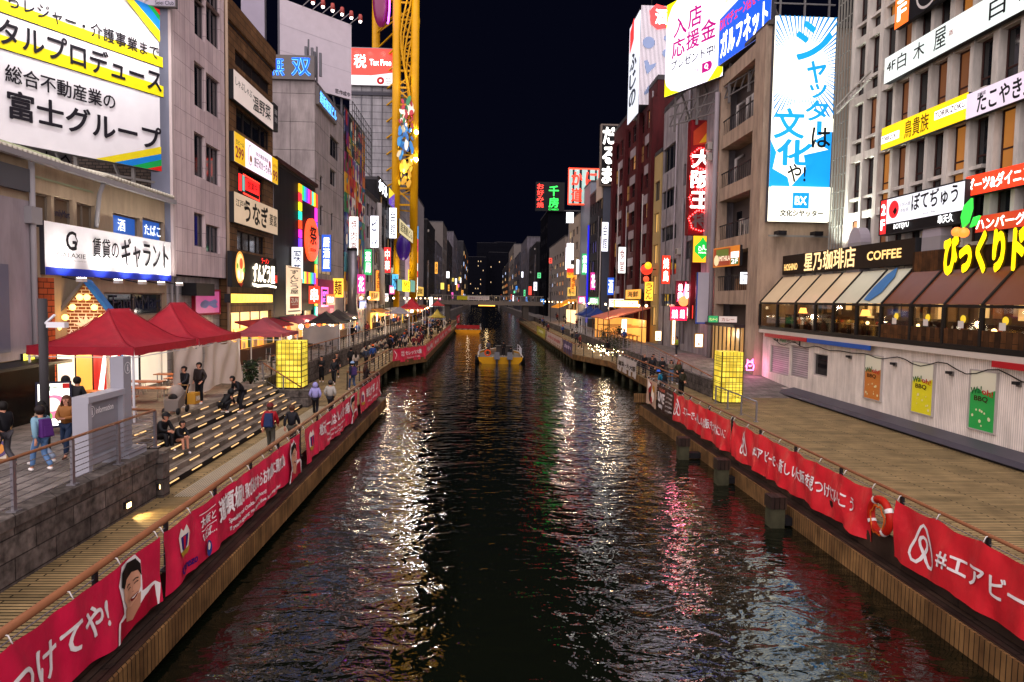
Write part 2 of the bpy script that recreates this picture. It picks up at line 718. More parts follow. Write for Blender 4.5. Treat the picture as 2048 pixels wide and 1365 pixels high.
# ================================================================ named surfaces
mk("deck", "a48c62", "84724f", "211a11", scale=1.1, rough=.7, kind="brick", axes="floor", bw=2.4, bh=.125, mortar=.018, off=.37, dirt=.4, bump=.5, grime=0.15)
mk("ledgewood", "3f3027", "2f2420", "120d0a", scale=1.2, rough=.5, kind="brick", axes="floory", bw=2.0, bh=.16, mortar=.014, off=.3, dirt=.6, bump=.5, grime=0.3)
mk("fascia", "82623c", "694c2e", "241a10", scale=1.5, rough=.7, kind="brick", axes="vert", bw=3.0, bh=.14, mortar=.012, off=.0, dirt=.65, bump=.5)
mk("handrail", "8a5a3c", "6e4630", scale=3, rough=.45, bump=.1)
mk("stone", "6f6761", "59524d", "3a3532", scale=5, rough=.95, kind="brick", axes="wall", bw=1.3, bh=.46, mortar=.014, off=.5, dirt=.75, bump=.9, grime=0.4)
mk("roughstone", "59524d", "393431", scale=5, rough=.95, bump=1.0)
mk("paver", "827a74", "6c6560", "2a2725", scale=1.2, rough=.75, kind="brick", axes="floor", bw=.9, bh=.6, mortar=.012, dirt=.4, bump=.2, grime=0.35)
mk("tread", "867a6e", "6c6258", "201d1c", scale=1.6, rough=.75, kind="brick", axes="floory", bw=1.8, bh=.4, mortar=.012, dirt=.5, bump=.3, grime=0.3)
mk("steel", "8d8a8c", "75727a", scale=2, rough=.42, metal=.7)
mk("darksteel", "2b2a2c", "1d1c1e", scale=2, rough=.5, metal=.4)
mk("concrete", "7a7674", "5d5957", scale=.8, rough=.85, bump=.2)
mk("algae", "4b4a36", "23231a", scale=3, rough=.85, bump=.6)
mk("redcloth", "d41a46", "b8123a", scale=4, rough=.4, spec=.5, bump=.5, grime=0.18)
mk("redcloth_b", "d42430", "bc1c26", scale=4, rough=.4, spec=.5, bump=.5, grime=0.18)
mk("tentred", "9a2030", "781624", scale=3, rough=.6, bump=.4)
mk("tentpink", "8b3f48", "733540", scale=1.1, rough=.6)
mk("tentblack", "2a2727", "1e1c1c", scale=1.1, rough=.6)
mk("tarp", "cdbfb2", "a99a8e", scale=.9, rough=.6, bump=.4)
mk("pinkpanel", "cbb9b9", "c0aeb0", "74666a", scale=.5, rough=.55, kind="brick", bw=.62, bh=1.24, mortar=.012, off=0, dirt=.22, bump=.15, grime=0.16)
mk("greytower", "a69c99", "9a908f", "3a3535", scale=.5, rough=.6, kind="brick", bw=2.3, bh=2.6, mortar=.02, off=0, dirt=.3, bump=.15, grime=0.3)
mk("browntile", "7a5b3c", "6a4d33", "2d2118", scale=.8, rough=.6, kind="brick", bw=.9, bh=.42, mortar=.02, off=.5, dirt=.35, bump=.2, grime=0.3)
mk("brick", "5c5048", "4a4039", "22201e", scale=.8, rough=.8, kind="brick", bw=.34, bh=.16, mortar=.02, off=.5, dirt=.4, bump=.4)
mk("redbrick", "a8502c", "8d3f22", "3c1c10", scale=.8, rough=.8, kind="brick", bw=.42, bh=.22, mortar=.016, off=.5, dirt=.35, bump=.4)
mk("tanwall", "aa987e", "968570", scale=1.4, rough=.9, bump=.4, grime=0.2)
mk("whitetile", "a8a4a6", "9d999b", "68646a", scale=.6, rough=.4, kind="brick", bw=.5, bh=.5, mortar=.012, off=0, dirt=.35, grime=0.4)
mk("greyplaster", "58545a", "4a464c", scale=.9, rough=.85, bump=.2, grime=0.45)
mk("whiteplaster", "928b8d", "7c767a", scale=.6, rough=.8, bump=.1, grime=0.45)
mk("donpanel", "8d8c90", "838287", "4a494d", scale=.3, rough=.5, kind="brick", bw=40, bh=1.25, mortar=.05, off=0, dirt=.2, grime=0.25)
mk("beigecol", "a8937f", "998471", scale=.5, rough=.75, bump=.15, grime=0.35)
mk("darkred", "4a1316", "3c0f12", scale=.5, rough=.7, bump=.1, grime=0.4)
mk("lattice", "d3cec4", "c0bab0", scale=.8, rough=.8, bump=.2, grime=0.3)
mk("bbqwall", "e6ddd2", "dcd2c6", "aaa298", scale=.8, rough=.6, kind="brick", axes="vert", bw=4, bh=.11, mortar=.010, off=0, dirt=.2, bump=.18, grime=0.22)
mk("slate", "222125", "17161a", scale=.6, rough=.6, bump=.1, grime=0.5)
mk("navy", "0a0b11", "07070c", scale=.4, rough=.9, spec=.02)
mk("barnwood", "5b3a1e", "2c1c10", "0c0805", scale=2.5, rough=.7, kind="brick", axes="vert", bw=2.2, bh=.3, mortar=.01, off=.4, dirt=.6, bump=.4)
mk("shutter", "b9adb0", "a2979b", "6b6264", scale=1, rough=.45, kind="brick", axes="wall", bw=9, bh=.14, mortar=.02, off=0, dirt=.25, bump=.4)
mk("yellowpaint", "c8940a", "a87808", scale=.7, rough=.4)
mk("bench", "4d4a52", "3c3941", scale=1, rough=.45, bump=.1)
mk("skin", "c58f74", "b57f66", scale=4, rough=.55)
mk("glasspane", "1a1c20", "101216", scale=.5, rough=.05, spec=.6)
MATS["glass"] = MATS["glasspane"]
m, t, p = nt_new("clearglass")
mxs, trn = t.nodes.new("ShaderNodeMixShader"), t.nodes.new("ShaderNodeBsdfTransparent")
gl = t.nodes.new("ShaderNodeBsdfGlossy")
gl.inputs["Roughness"].default_value = .03
trn.inputs["Color"].default_value = (.85, .85, .85, 1)
lw = t.nodes.new("ShaderNodeFresnel")
lw.inputs["IOR"].default_value = 1.45
t.links.new(lw.outputs[0], mxs.inputs[0])
t.links.new(trn.outputs[0], mxs.inputs[1])
t.links.new(gl.outputs[0], mxs.inputs[2])
t.links.new(mxs.outputs[0], t.nodes["Material Output"].inputs[0])
MATS["clearglass"] = m
for k_ in ("tentred", "tentpink"):              # thin canopy cloth lets lamp light through
    t = MATS[k_].node_tree
    p = t.nodes["Principled BSDF"]
    mxs, trn = t.nodes.new("ShaderNodeMixShader"), t.nodes.new("ShaderNodeBsdfTranslucent")
    mxs.inputs[0].default_value = .14
    t.links.new(p.inputs["Base Color"].links[0].from_socket, trn.inputs["Color"])
    t.links.new(p.outputs[0], mxs.inputs[1])
    t.links.new(trn.outputs[0], mxs.inputs[2])
    t.links.new(mxs.outputs[0], t.nodes["Material Output"].inputs[0])


def mat_mural():
    m, t, p = nt_new("mural")
    N, L = t.nodes, t.links
    tc = N.new("ShaderNodeTexCoord")
    mp = N.new("ShaderNodeMapping")
    mp.inputs["Scale"].default_value = (.5, .5, .3)
    nz = N.new("ShaderNodeTexNoise")
    nz.inputs["Scale"].default_value = 1.3
    nz.inputs["Detail"].default_value = 3
    nz.inputs["Distortion"].default_value = 1.6
    vo = N.new("ShaderNodeTexVoronoi")
    vo.inputs["Scale"].default_value = 2.2
    hs = N.new("ShaderNodeHueSaturation")
    hs.inputs["Saturation"].default_value = 1.35
    hs.inputs["Value"].default_value = .6
    mx = N.new("ShaderNodeMix")
    mx.data_type = "RGBA"
    mx.inputs[0].default_value = .22
    L.new(tc.outputs["Object"], mp.inputs[0])
    L.new(mp.outputs[0], nz.inputs["Vector"])
    L.new(nz.outputs["Color"], vo.inputs["Vector"])
    rp = N.new("ShaderNodeValToRGB")
    L.new(nz.outputs["Fac"], rp.inputs[0])
    e = rp.color_ramp.elements
    e[0].position, e[0].color = .30, lin("1b2a55")
    e[1].position, e[1].color = .72, lin("c9b48c")
    for q, h in ((.38, "b0262e"), (.44, "2b6a86"), (.49, "d8d0c2"), (.54, "6a3f7c"), (.59, "d29a2c"), (.65, "3b7a4a")):
        x = e.new(q)
        x.color = lin(h)
    rp.color_ramp.interpolation = "CONSTANT"
    L.new(vo.outputs["Color"], mx.inputs[7])
    L.new(rp.outputs[0], mx.inputs[6])
    L.new(mx.outputs[2], hs.inputs["Color"])
    L.new(hs.outputs[0], p.inputs["Base Color"])
    p.inputs["Roughness"].default_value = .5
    MATS["mural"] = m


mat_mural()


def mat_water():
    m, t, p = nt_new("canal_water")
    N, L = t.nodes, t.links
    p.inputs["Base Color"].default_value = (.003, .004, .002, 1)
    p.inputs["Roughness"].default_value = .015
    p.inputs["IOR"].default_value = 1.33
    p.inputs["Specular IOR Level"].default_value = 1.0
    tc = N.new("ShaderNodeTexCoord")

    def noise(sc, stretch, det, rot):
        mp = N.new("ShaderNodeMapping")
        mp.inputs["Scale"].default_value = (stretch, 1, 1)
        mp.inputs["Rotation"].default_value = (0, 0, rot)
        L.new(tc.outputs["Object"], mp.inputs[0])
        n = N.new("ShaderNodeTexNoise")
        n.inputs["Scale"].default_value = sc
        n.inputs["Detail"].default_value = det
        n.inputs["Distortion"].default_value = .6
        L.new(mp.outputs[0], n.inputs["Vector"])
        return n.outputs["Fac"]

    prev = None
    for sc, st, det, rot, dist in ((.45, .7, 2, .3, .085), (2.0, .6, 2, -.25, .052), (6.5, .7, 2, .1, .009)):
        b = N.new("ShaderNodeBump")
        b.inputs["Strength"].default_value = 1
        b.inputs["Distance"].default_value = dist
        L.new(noise(sc, st, det, rot), b.inputs["Height"])
        if prev is not None:
            L.new(prev.outputs[0], b.inputs["Normal"])
        prev = b
    L.new(prev.outputs[0], p.inputs["Normal"])
    MATS["canal_water"] = m


mat_water()

# ================================================================ the setting: water, quays, decks
ZD, ZU, ZR = 1.3, 2.6, 2.3            # lower decks, left street, right street
mb = MB()
mb.add([(-14, -30, 0), (16, -30, 0), (16, 700, 0), (-14, 700, 0)], [(0, 1, 2, 3)], "canal_water")
mb.build("water", None, (0, 0, 0), "dark rippling canal water full of coloured reflections", "water", kind="structure")
mb = MB()
mb.add([(-900, -100, -2.5), (900, -100, -2.5), (900, 1500, -2.5), (-900, 1500, -2.5)], [(0, 1, 2, 3)], "concrete")
mb.build("ground", None, (0, 0, -2.5), "ground under the canal and the city", "ground", kind="structure")
mb = MB()                              # left street: stops at the stairs, which run from y 19.6 to 35.6
mb.box((-120, -30, -2.4), (-9.2, 19.6, ZU), "paver")
mb.box((-120, 19.6, -2.4), (-11.4, 35.6, ZU - .002), "paver")
mb.box((-120, 35.6, -2.4), (-11.5, 700, ZU - .004), "paver")
mb.build("street", None, (-60, 0, ZU), "grey paved street along the left bank", "street", kind="structure")
mb = MB()
mb.box((14.3, 57, -2.4), (120, 700, ZR), "paver")
mb.hexa([V(p) for p in ((14.3, 41, -2.4), (20.6, 41, -2.4), (14.3, 57, -2.4), (20.6, 57, -2.4), (14.3, 41, ZD + .004), (20.6, 41, ZD + .004), (14.3, 57, ZR), (20.6, 57, ZR))], "paver")
mb.box((20.6, -30, -2.4), (120, 57, ZD), "concrete")
mb.build("street", None, (40, 60, ZR), "grey paved street along the right bank", "street", kind="structure")

EL, ER = -6.05, 10.0                    # outer edges of the near ledges
mb = MB()                              # left near boardwalk
mb.box((-9.2, -8, 1.12), (-6.6, 43, ZD), "deck")
mb.box((-9.6, 19.4, 1.10), (-9.2, 35.6, ZD - .003), "deck")
mb.box((-11.6, 35.6, 1.10), (-9.2, 43, ZD - .003), "deck")
mb.add([(-11.6, 43, ZD - .004), (-8.2, 43, ZD - .004), (-8.2, 62, ZD - .004), (-5.6, 68, ZD - .004), (-5.6, 186, ZD - .004), (-11.6, 186, ZD - .004)], [(0, 1, 2, 3, 4, 5)], "deck")
mb.build("promenade", None, (-8, 20, ZD), "brown boardwalk along the left side of the canal", "promenade", kind="structure")
mb = MB()                              # right near boardwalk
mb.box((10.4, -8, 1.12), (20.6, 42, ZD), "deck")
mb.add([(12.3, 42, ZD - .004), (12.3, 65, ZD - .004), (9.8, 73, ZD - .004), (9.8, 186, ZD - .004), (14.4, 186, ZD - .004), (14.4, 42, ZD - .004)], [(0, 1, 2, 3, 4, 5)], "deck")
mb.build("promenade", None, (15, 20, ZD), "wide brown boardwalk in front of the right bank restaurants", "promenade", kind="structure")


def ledge(name, lab, x0, x1, y0, y1, top, side):
    root = empty(name, ((x0 + x1) / 2, y0, top), lab, "ledge")
    m = MB()
    m.box((x0, y0, top - .12), (x1, y1, top), "ledgewood")
    m.box((min(x0, x1) + .02, y0 + .01, top - .6), (max(x0, x1) - .02, y1 - .01, top - .121), "darksteel")
    m.build("walkboards", root)
    m = MB()
    xe = x1 if side == "L" else x0
    s = 1 if side == "L" else -1
    m.box((min(xe, xe + s * .06), y0, top - .62), (max(xe, xe + s * .06), y1, top - .02), "fascia")
    m.build("fascia", root)
    xi = x0 if side == "L" else x1
    m = MB()
    m.box((xi - .03, y0, top), (xi + .03, y1, ZD - .01), "ledgewood")
    m.build("riser", root)
    y = y0 + 1.5
    k = 0
    while y < y1:
        m = MB()
        m.box((xe - s * .75 - .28, y - .3, -2.3), (xe - s * .75 + .28, y + .3, top - .6), "algae")
        m.bar((xe - s * 1.3, y, top - .75), (xe - s * .2, y, top - .75), .3, .3, "algae")
        m.build("pile", root)
        y += 4.4
    return root


ledge("canal_ledge", "dark timber ledge with plank fascia under the left pink banners", -6.62, EL, -6, 43, .78, "L")
ledge("canal_ledge", "dark timber ledge with plank fascia under the right red banners", ER, 10.42, -6, 42.3, .60, "R")


def edge_deck(name, lab, pts, side):
    """timber edge of the farther decks: fascia along the outline and round piles under it"""
    root = empty(name, (*pts[0], 0), lab, "deck edge")
    f, q = MB(), MB()
    for (x0, y0), (x1, y1) in zip(pts, pts[1:]):
        a, b = V((x0, y0, 0)), V((x1, y1, 0))
        f.bar(a + V((0, 0, 1.02)), b + V((0, 0, 1.02)), .12, .55, "fascia")
        n = max(1, int((b - a).length / 3.0))
        for i in range(n):
            if len(q.v) > 6000:
                break
            c = a.lerp(b, (i + .5) / n)
            sx = -.35 if side == "L" else .35
            q.cyl((c.x + sx, c.y, -2), (c.x + sx, c.y, .75), .17, "algae", n=8)
    f.build("fascia", root)
    q.build("pile_row", root)["kind"] = "stuff"
    return root


edge_deck("deck_edge", "plank edge of the farther left deck, stepping back and out again", [(-6.5, 43.1), (-8.2, 43.1), (-8.2, 62), (-5.6, 68), (-5.6, 186)], "L")
edge_deck("deck_edge", "plank edge of the farther right deck, stepping back and out again", [(9.6, 42.4), (12.3, 42.4), (12.3, 65), (9.8, 73), (9.8, 186)], "R")


def wall_thing(name, lab, boxes, mat, cat="wall"):
    m = MB()
    for a, b in boxes:
        m.box(a, b, mat)
    return m.build(name, None, None, lab, cat)


wall_thing("retaining_wall", "rough grey stone wall below the railing beside the near left boardwalk", [((-9.5, -8, .9), (-9.18, 19.5, ZU - .12)), ((-9.62, -8, ZU - .12), (-9.1, 19.5, ZU + .1)), ((-9.5, 19.501, .9), (-9.0, 19.9, ZU - .05))], "stone")
wall_thing("retaining_wall", "dark stone wall running along the back of the farther left deck", [((-11.75, 36.8, .9), (-11.45, 186, ZU + .1))], "stone")
wall_thing("retaining_wall", "dark wall below the railing behind the right lantern tower", [((14.0, 41, .9), (14.3, 66, ZR + .05)), ((13.9, 66.001, .9), (14.25, 186, ZR + .05))], "stone")
wall_thing("quay_wall", "dark quay wall hidden behind the left piles", [((-10.2, -8, -2.4), (-9.7, 186, 1.0))], "algae")
wall_thing("quay_wall", "dark quay wall hidden behind the right piles", [((14.6, -8, -2.4), (15, 186, 1.0))], "algae")
# fender posts standing in the water on the right
FP = [(1366, 918), (1443, 968), (1550, 1052)]
first = None
for i, (px, py) in enumerate(FP):
    p = atZ(px, py, 0)
    lab = ["smallest and farthest timber fender post under the right ledge", "middle timber fender post under the right ledge", "nearest and largest timber fender post under the right ledge"][i]
    if first is None:
        first = empty("fender_post", (p.x, p.y, 0), lab, "mooring post", "timber fender posts along the right ledge")
        m = MB()
        m.box((p.x - .25, p.y - .25, -2), (p.x + .2, p.y + .2, .62), "algae")
        m.build("post", first)
        m = MB()
        m.box((p.x - .28, p.y - .28, .62), (p.x + .23, p.y + .23, 1.0), "ledgewood")
        m.build("cap", first)
        m = MB()
        m.box((p.x + .2, p.y - .15, .05), (p.x + 1.0, p.y + .2, .3), "darksteel")
        m.build("bracket", first)
    else:
        dup(first, (p.x, p.y, 0), 0, lab)

# ---------------------------------------------------------------- stairs with light strips
stair = empty("stairs", (-9.3, 19.9, ZD), "dark stone stairs with rows of glowing strips on the left bank", "stairs")
NS = 7
rh, td = (ZU - ZD) / NS, 2.1 / NS
m = MB()
for k in range(NS):
    x1 = -9.3 - td * k
    m.box((-11.42, 19.9, ZD - .1 if k == 0 else ZD + rh * k - .02), (x1, 35.6, ZD + rh * (k + 1) - (.003 if k == NS - 1 else 0)), "tread")
m.build("treads", stair)
for k in range(NS):
    x1 = -9.3 - td * k
    for j in range(9):
        y = 20.4 + j * 1.72 + (k % 2) * .55
        if y > 34.8:
            continue
        q = MB()
        q.box((x1 - .002, y, ZD + rh * (k + 1) - .068), (x1 + .028, y + .74, ZD + rh * (k + 1) - .035), "e:ffcc88:.8")
        q.build("light_strip", stair)
m = MB()
for i in range(9):
    m.box((-8.75 + i * .075, 19.6, ZD + .004), (-8.72 + i * .075, 36, ZD + .014), "d:b8b09c")
m.build("guidance_strip", None, None, "pale ribbed guidance strip on the boards beside the stairs", "tactile strip")
# recessed wall lamps
for i, (px, py) in enumerate([(252, 1010), (317, 972)]):
    p = atX(px, py, -9.17)
    m = MB()
    m.box((-9.2, p.y - .12, p.z - .09), (-9.1, p.y + .12, p.z + .09), "darksteel")
    o = m.build("wall_lamp", None, None, ["nearer small lit wall lamp low on the stone wall", "farther small lit wall lamp low on the stone wall"][i], "lamp", "recessed lamps in the stone wall")
    m = MB()
    m.box((-9.099, p.y - .10, p.z - .07), (-9.085, p.y + .10, p.z + .05), "e:ffd489:7")
    m.build("glow_panel", o)
    lamp("SPOT", (-9.05, p.y, p.z - .02), 90, (1, .68, .28), .06, (-7.6, p.y + .2, ZD - .3), 2.0, .5)


# ---------------------------------------------------------------- railings
def railing(name, lab, pts, h=1.1, step=2.0, wires=5, rail="handrail", post="steel", rr=.045, wire_mat="steel", lean=0, group=None):
    root = empty(name, pts[0], lab, "railing", group)
    t = MB()
    t.tube([V(p) + V((lean, 0, h)) for p in pts], rr, rail, 8)
    t.build("handrail", root)
    wr = MB()
    for k in range(wires):
        z = h * (.12 + .72 * k / max(wires - 1, 1))
        for p, q in zip(pts, pts[1:]):
            wr.tube([V(p) + V((lean * z / h, 0, z)), V(q) + V((lean * z / h, 0, z))], .011, wire_mat, 4)
    if wires:
        wr.build("wires", root)
    n = 0
    for p, q in zip(pts, pts[1:]):
        p, q = V(p), V(q)
        L = (q - p).length
        c = max(1, round(L / step))
        for i in range(c + (q == V(pts[-1]))):
            b = p.lerp(q, i / c)
            n += 1
            if n > 95:
                break
            m = MB()
            m.bar(b, b + V((lean, 0, h - rr)), .06, .10, post)
            m.box(b - V((.1, .1, 0)), b + V((.1, .1, .03)), post)
            m.build("post", root)
    return root


railing("railing", "brown handrail on steel posts along the near left boardwalk, hung with pink banners", [(-6.55, -4, ZD), (-6.55, 43, ZD)], 1.1, 2.6, 4, rr=.07, post="darksteel")
railing("railing", "thin brown handrail along the near right boardwalk, hung with red banners", [(10.45, -4, ZD), (10.45, 42.2, ZD), (12.4, 42.2, ZD)], 1.12, 2.9, 6, rr=.045, post="darksteel")
railing("railing", "steel railing with thin wires along the near left street above the stone wall", [(-9.3, 4, ZU + .1), (-9.3, 19.7, ZU + .1), (-10.9, 19.9, ZU + .1)], 1.08, 1.95, 7, rr=.035)
railing("railing", "brown railing along the recessed part of the farther left deck", [(-6.6, 42.8, ZD), (-8.4, 42.8, ZD), (-8.4, 62, ZD), (-5.8, 68, ZD)], 1.1, 2.2, 5, rr=.05, post="darksteel")
railing("railing", "long far railing with pink banners on the left deck before the bridge", [(-5.8, 68, ZD), (-5.8, 184, ZD)], 1.1, 3.0, 3, rr=.05, post="darksteel")
railing("railing", "steel railing on top of the dark wall behind the left lantern tower", [(-11.6, 38, ZU + .1), (-11.6, 110, ZU + .1)], 1.05, 2.2, 5, rr=.035, post="darksteel")
railing("railing", "dark railing along the recessed part of the farther right deck", [(12.5, 42.4, ZD), (12.5, 65, ZD), (10.0, 73, ZD)], 1.1, 2.2, 6, rr=.045, post="darksteel")
railing("railing", "far railing with cloth banners along the right deck before the bridge", [(10.0, 73, ZD), (10.0, 184, ZD)], 1.1, 3.0, 3, rr=.045, post="darksteel")
railing("railing", "sloping steel railing on the wall behind the right lantern tower", [(14.15, 41.2, ZD + .2), (14.15, 56, ZR + .05), (14.15, 100, ZR + .05)], 1.05, 2.0, 5, rr=.04)
railing("railing", "short steel handrail in front of the right lantern tower", [(13.45, 32.6, ZD), (13.5, 38.6, ZD)], 1.0, 1.9, 2, rr=.04, rail="steel")
railing("railing", "short sloping handrail beside the left stairs and lantern", [(-9.35, 36.0, ZD), (-11.4, 36.0, ZU)], .95, 1.0, 1, rr=.04, rail="handrail")
railing("railing", "short low handrail at the near end of the stairs", [(-9.35, 20.1, ZD), (-11.3, 20.1, ZU)], .8, .9, 1, rr=.035)

# ================================================================ LEFT BANK
XL = -16.0
W1 = ("glass", "glass", "glass", "glass", "e:c98a4a:.25")

mk("greyplaster_pale", "a0969a", "8c8388", scale=.9, rough=.85, bump=.2, grime=.2)
# low corner shop building under the billboard
fx = wallL(-16.3, 20, 36, ZU, 11.8)
wl = [pxw(fx, 62, 382, 452, 103, "d:6e5d4a", 1), pxw(fx, 108, 392, 456, 147, "d:6e5d4a", 1), pxw(fx, 153, 404, 458, 190, "d:6e5d4a", 2), pxw(fx, 226, 425, 470, 280, "e:1c4f9e:.8", 1), pxw(fx, 285, 435, 478, 328, "e:1c4f9e:.8", 1), pxw(fx, 208, 585, 635, 330, "glass", 2)]
shop, fc, ff = bld("low_corner_shop", "low tan shop building with corrugated eaves under the rainbow-striped billboard", "L", -16.3, 20, 36, ZU, 11.8, 10, "tanwall", wl, roof="d:6d6a63", parapet=0, frame="d:7d7366")
m = MB()
for y in range(0, 62):
    yy = 20.2 + y * .255
    zz = 12.0 if yy > 29.5 else 11.9
    m.cyl((-15.75, yy, zz - .02), (-20, yy, zz + .9), .085, "d:c9c4b2", n=6)
m.build("corrugated_roof", shop)
m = MB()
m.box((-15.95, 20.1, 11.66), (-15.72, 36.0, 11.86), "d:8d8a8c")
m.tube([(-15.9, 29.6, 11.7), (-16.1, 29.6, 11.2), (-16.15, 29.4, 9.8)], .09, "d:8d8a8c")
m.tube([(-16.1, 25.3, 11.7), (-16.1, 25.3, 9.2), (-16.1, 25.3, 2.7)], .1, "d:9a9698")
m.box((-16.25, 25.0, 9.5), (-15.95, 25.6, 10.1), "d:8d8a8c")
m.build("gutter", shop)
m = MB()
m.add([(-16.2, 20, 11.2), (-16.2, 29.4, 11.2), (-17.6, 29.4, 12.6), (-17.6, 20, 12.6)], [(0, 1, 2, 3)], "d:8f9474")
m.build("lean_to_roof", shop)
m = MB()
m.box((-16.29, 20, 4.7), (-16.2, 25.3, 10.3), "greyplaster_pale")
m.box((-16.28, 20, 10.6), (-16.1, 25.2, 11.4), "d:55565a")
m.box((-16.199, 20.0, 5.0), (-16.12, 24.0, 8.0), "d:6c6c7c")
m.build("wall_panel", shop)
m = MB()
m.box((-16.28, 25.45, 2.6), (-15.9, 26.1, 7.6), "redbrick")
m.build("brick_pier", shop)
m = MB()
m.box((-16.28, 20, 2.6), (-15.4, 25.2, 4.55), "d:0b0b0d:.15")
m.box((-16.28, 20, 4.56), (-14.9, 25.4, 4.66), "d:1c1c20")
m.build("dark_glass_front", shop)
le = MB()
put_text(le, fc.P, "酒", *[(wl[3][0] + .6), wl[3][1] + .25, wl[3][0] + 1.25, wl[3][3] - .2], -.12, "e:dfe4ee:.8")
put_text(le, fc.P, "たばこ", wl[4][0] + .42, wl[4][1] + .25, wl[4][2] - .12, wl[4][3] - .25, -.12, "e:dfe4ee:.8")
put_text(le, fc.P, "FamilyMart", wl[1][0] + .05, wl[1][1] + .4, wl[1][2] - .05, wl[1][1] + .75, -.12, "d:23274a")
put_text(le, fc.P, "FamilyMart", wl[5][0] + .9, wl[5][1] + .1, wl[5][2] - .2, wl[5][1] + .95, -.12, "d:1c2236")
le.build("window_lettering", shop)

# white rental-office sign with floodlights
A, B = V((-16.12, 25.95, 7.72)), V((-15.95, 35.75, 7.72))
fg = Fr(A, B - A, (0, 0, 1), (B - A).length, 1.98)
s = sign("shop_sign", "long white sign with black lettering and blue base stripe on the low corner shop", "sign", fg, "d:e9e9ec:.5", [
    ("r", 0, 0, 1, .15, "d:2036b8"),
    ("t", "GALAXIE", .07, .36, .255, .45, "d:14141a", {"bold": .0}),
    ("T", "G", .10, .50, .22, .88, "d:14141a", {"bold": .03}), ("l", [(.13, .60), (.155, .55), (.19, .58), (.2, .7), (.185, .8)], .03, "d:14141a"),
    ("t", "a room is more than a room for rent", .10, .29, .255, .32, "d:777777", {"bold": 0}),
    ("t", "賃貸の", .30, .42, .50, .83, "d:16161c", {"bold": .02}),
    ("t", "ギャラント", .52, .28, .965, .93, "d:16161c", {"bold": .028}), ("l", [(.94, .36), (.95, .27), (.97, .24), (.985, .2)], .012, "d:16161c"),
], .35, "d:3c3c44")
for i, t in enumerate((.1, .36, .56, .74, .93)):
    p = fg.P(fg.W * t, -.05, .0)
    q = fg.P(fg.W * t, -.18, .75)
    m = MB()
    m.bar(p, q, .05, .05, "darksteel")
    m.obox = None
    m.box(q - V((.14, .16, .05)), q + V((.1, .16, .1)), "d:c9c5bd")
    o = m.build("floodlight", None, None, ["floodlight under the left end of the white shop sign", "second floodlight from the left under the white shop sign", "middle floodlight under the white shop sign", "fourth floodlight from the left under the white shop sign", "floodlight under the right end of the white shop sign"][i], "floodlight", "floodlights under the white shop sign")
    g = MB()
    g.box(q + V((-.12, -.13, .101)), q + V((.08, .13, .112)), "e:fff2dd:14")
    g.build("lens", o)
    lamp("SPOT", q + V((-.02, 0, .16)), 170, (1, .95, .88), .08, fg.P(fg.W * t, 1.2, 0), 2.2, .9)

# big billboard
A, B = V((-21.3, 25.35, 14.0)), V((-16.05, 35, 14.0))
hb = 7.8
for nm, zz in (("x", 0),):
    zb = atY(340, 344, 35).z
fb = Fr(V((A.x, A.y, zb)), B - A, (0, 0, 1), (B - A).length, hb)


def bx(px, py):
    a, b = fb.ab(px, py)
    return a / fb.W, b / fb.H


def bt(s, xl, yt, yb, xr, mat, bold=.03):
    a0, b1 = bx(xl, yt)
    _, b0 = bx(xl, yb)
    a1, _ = bx(xr, yt)
    return ("t", s, a0, b0, a1, b1, mat, {"bold": bold})


bbk = "d:1b1820"
l1, l2 = bx(0, 16)[1], bx(0, 89)[1]
sign("billboard", "huge white billboard with dark lettering, yellow underlines and rainbow stripes at its corners", "billboard", fb, "d:dcdade:.6", [
    ("r", 0, l1 - .018, bx(325, 100)[0], l1 + .045, "d:e6d614"), ("r", 0, l1 - .024, bx(325, 100)[0], l1 - .018, "d:1b1820"),
    ("r", 0, l2 - .018, bx(326, 155)[0], l2 + .05, "d:e6d614"), ("r", 0, l2 - .024, bx(326, 155)[0], l2 - .018, "d:1b1820"),
    bt("からレジャー・介護事業まで", -20, -32, 2, 315, bbk, .02),
    bt("タルプロデュース", -6, 30, 86, 320, bbk, .035),
    bt("総合不動産業の", 8, 127, 163, 228, bbk, .028),
    bt("富士グループ", 12, 177, 236, 320, bbk, .045),
    ("p", [(.70, 0), (1, .155), (1, .11), (.78, 0)], "d:d8c81c"), ("p", [(.78, 0), (1, .11), (1, .06), (.89, 0)], "d:1878c8"), ("p", [(.86, 0), (1, .075), (1, .03), (.94, 0)], "d:159a48"), ("p", [(.93, 0), (1, .035), (1, 0)], "d:c8201c"),
    ("p", [(.82, 1), (1, .80), (1, .87), (.87, 1)], "d:e6d614"), ("p", [(.87, 1), (1, .87), (1, 1)], "d:1878c8"), ("p", [(.94, 1), (1, .93), (1, 1)], "d:159a48"), ("p", [(.97, 1), (1, .965), (1, 1)], "d:c8201c"),
], .4, "d:45454b", rim=.0)
for i, t in enumerate((.30, .52, .74, .93)):
    p = fb.P(fb.W * t, fb.H + .1, 0)
    q = fb.P(fb.W * t, fb.H + .5, 2.0)
    m = MB()
    m.bar(p, q, .07, .07, "d:cfcac8")
    m.box(q - V((.3, .3, .12)), q + V((.3, .3, .1)), "d:d8d4d0")
    o = m.build("floodlight", None, None, ["leftmost", "second from the left", "third from the left", "rightmost"][i] + " arm floodlight on the top edge of the huge white billboard" if i < 4 else "", "floodlight", "arm floodlights over the big billboard")
    g = MB()
    g.box(q + V((-.25, -.25, -.135)), q + V((.25, .25, -.121)), "e:fff4e6:8")
    g.build("lens", o)
    lamp("SPOT", q + V((0, 0, -.2)), 520, (1, .96, .93), .15, fb.P(fb.W * t, fb.H * .35, 0), 2.3, .8)
m = MB()
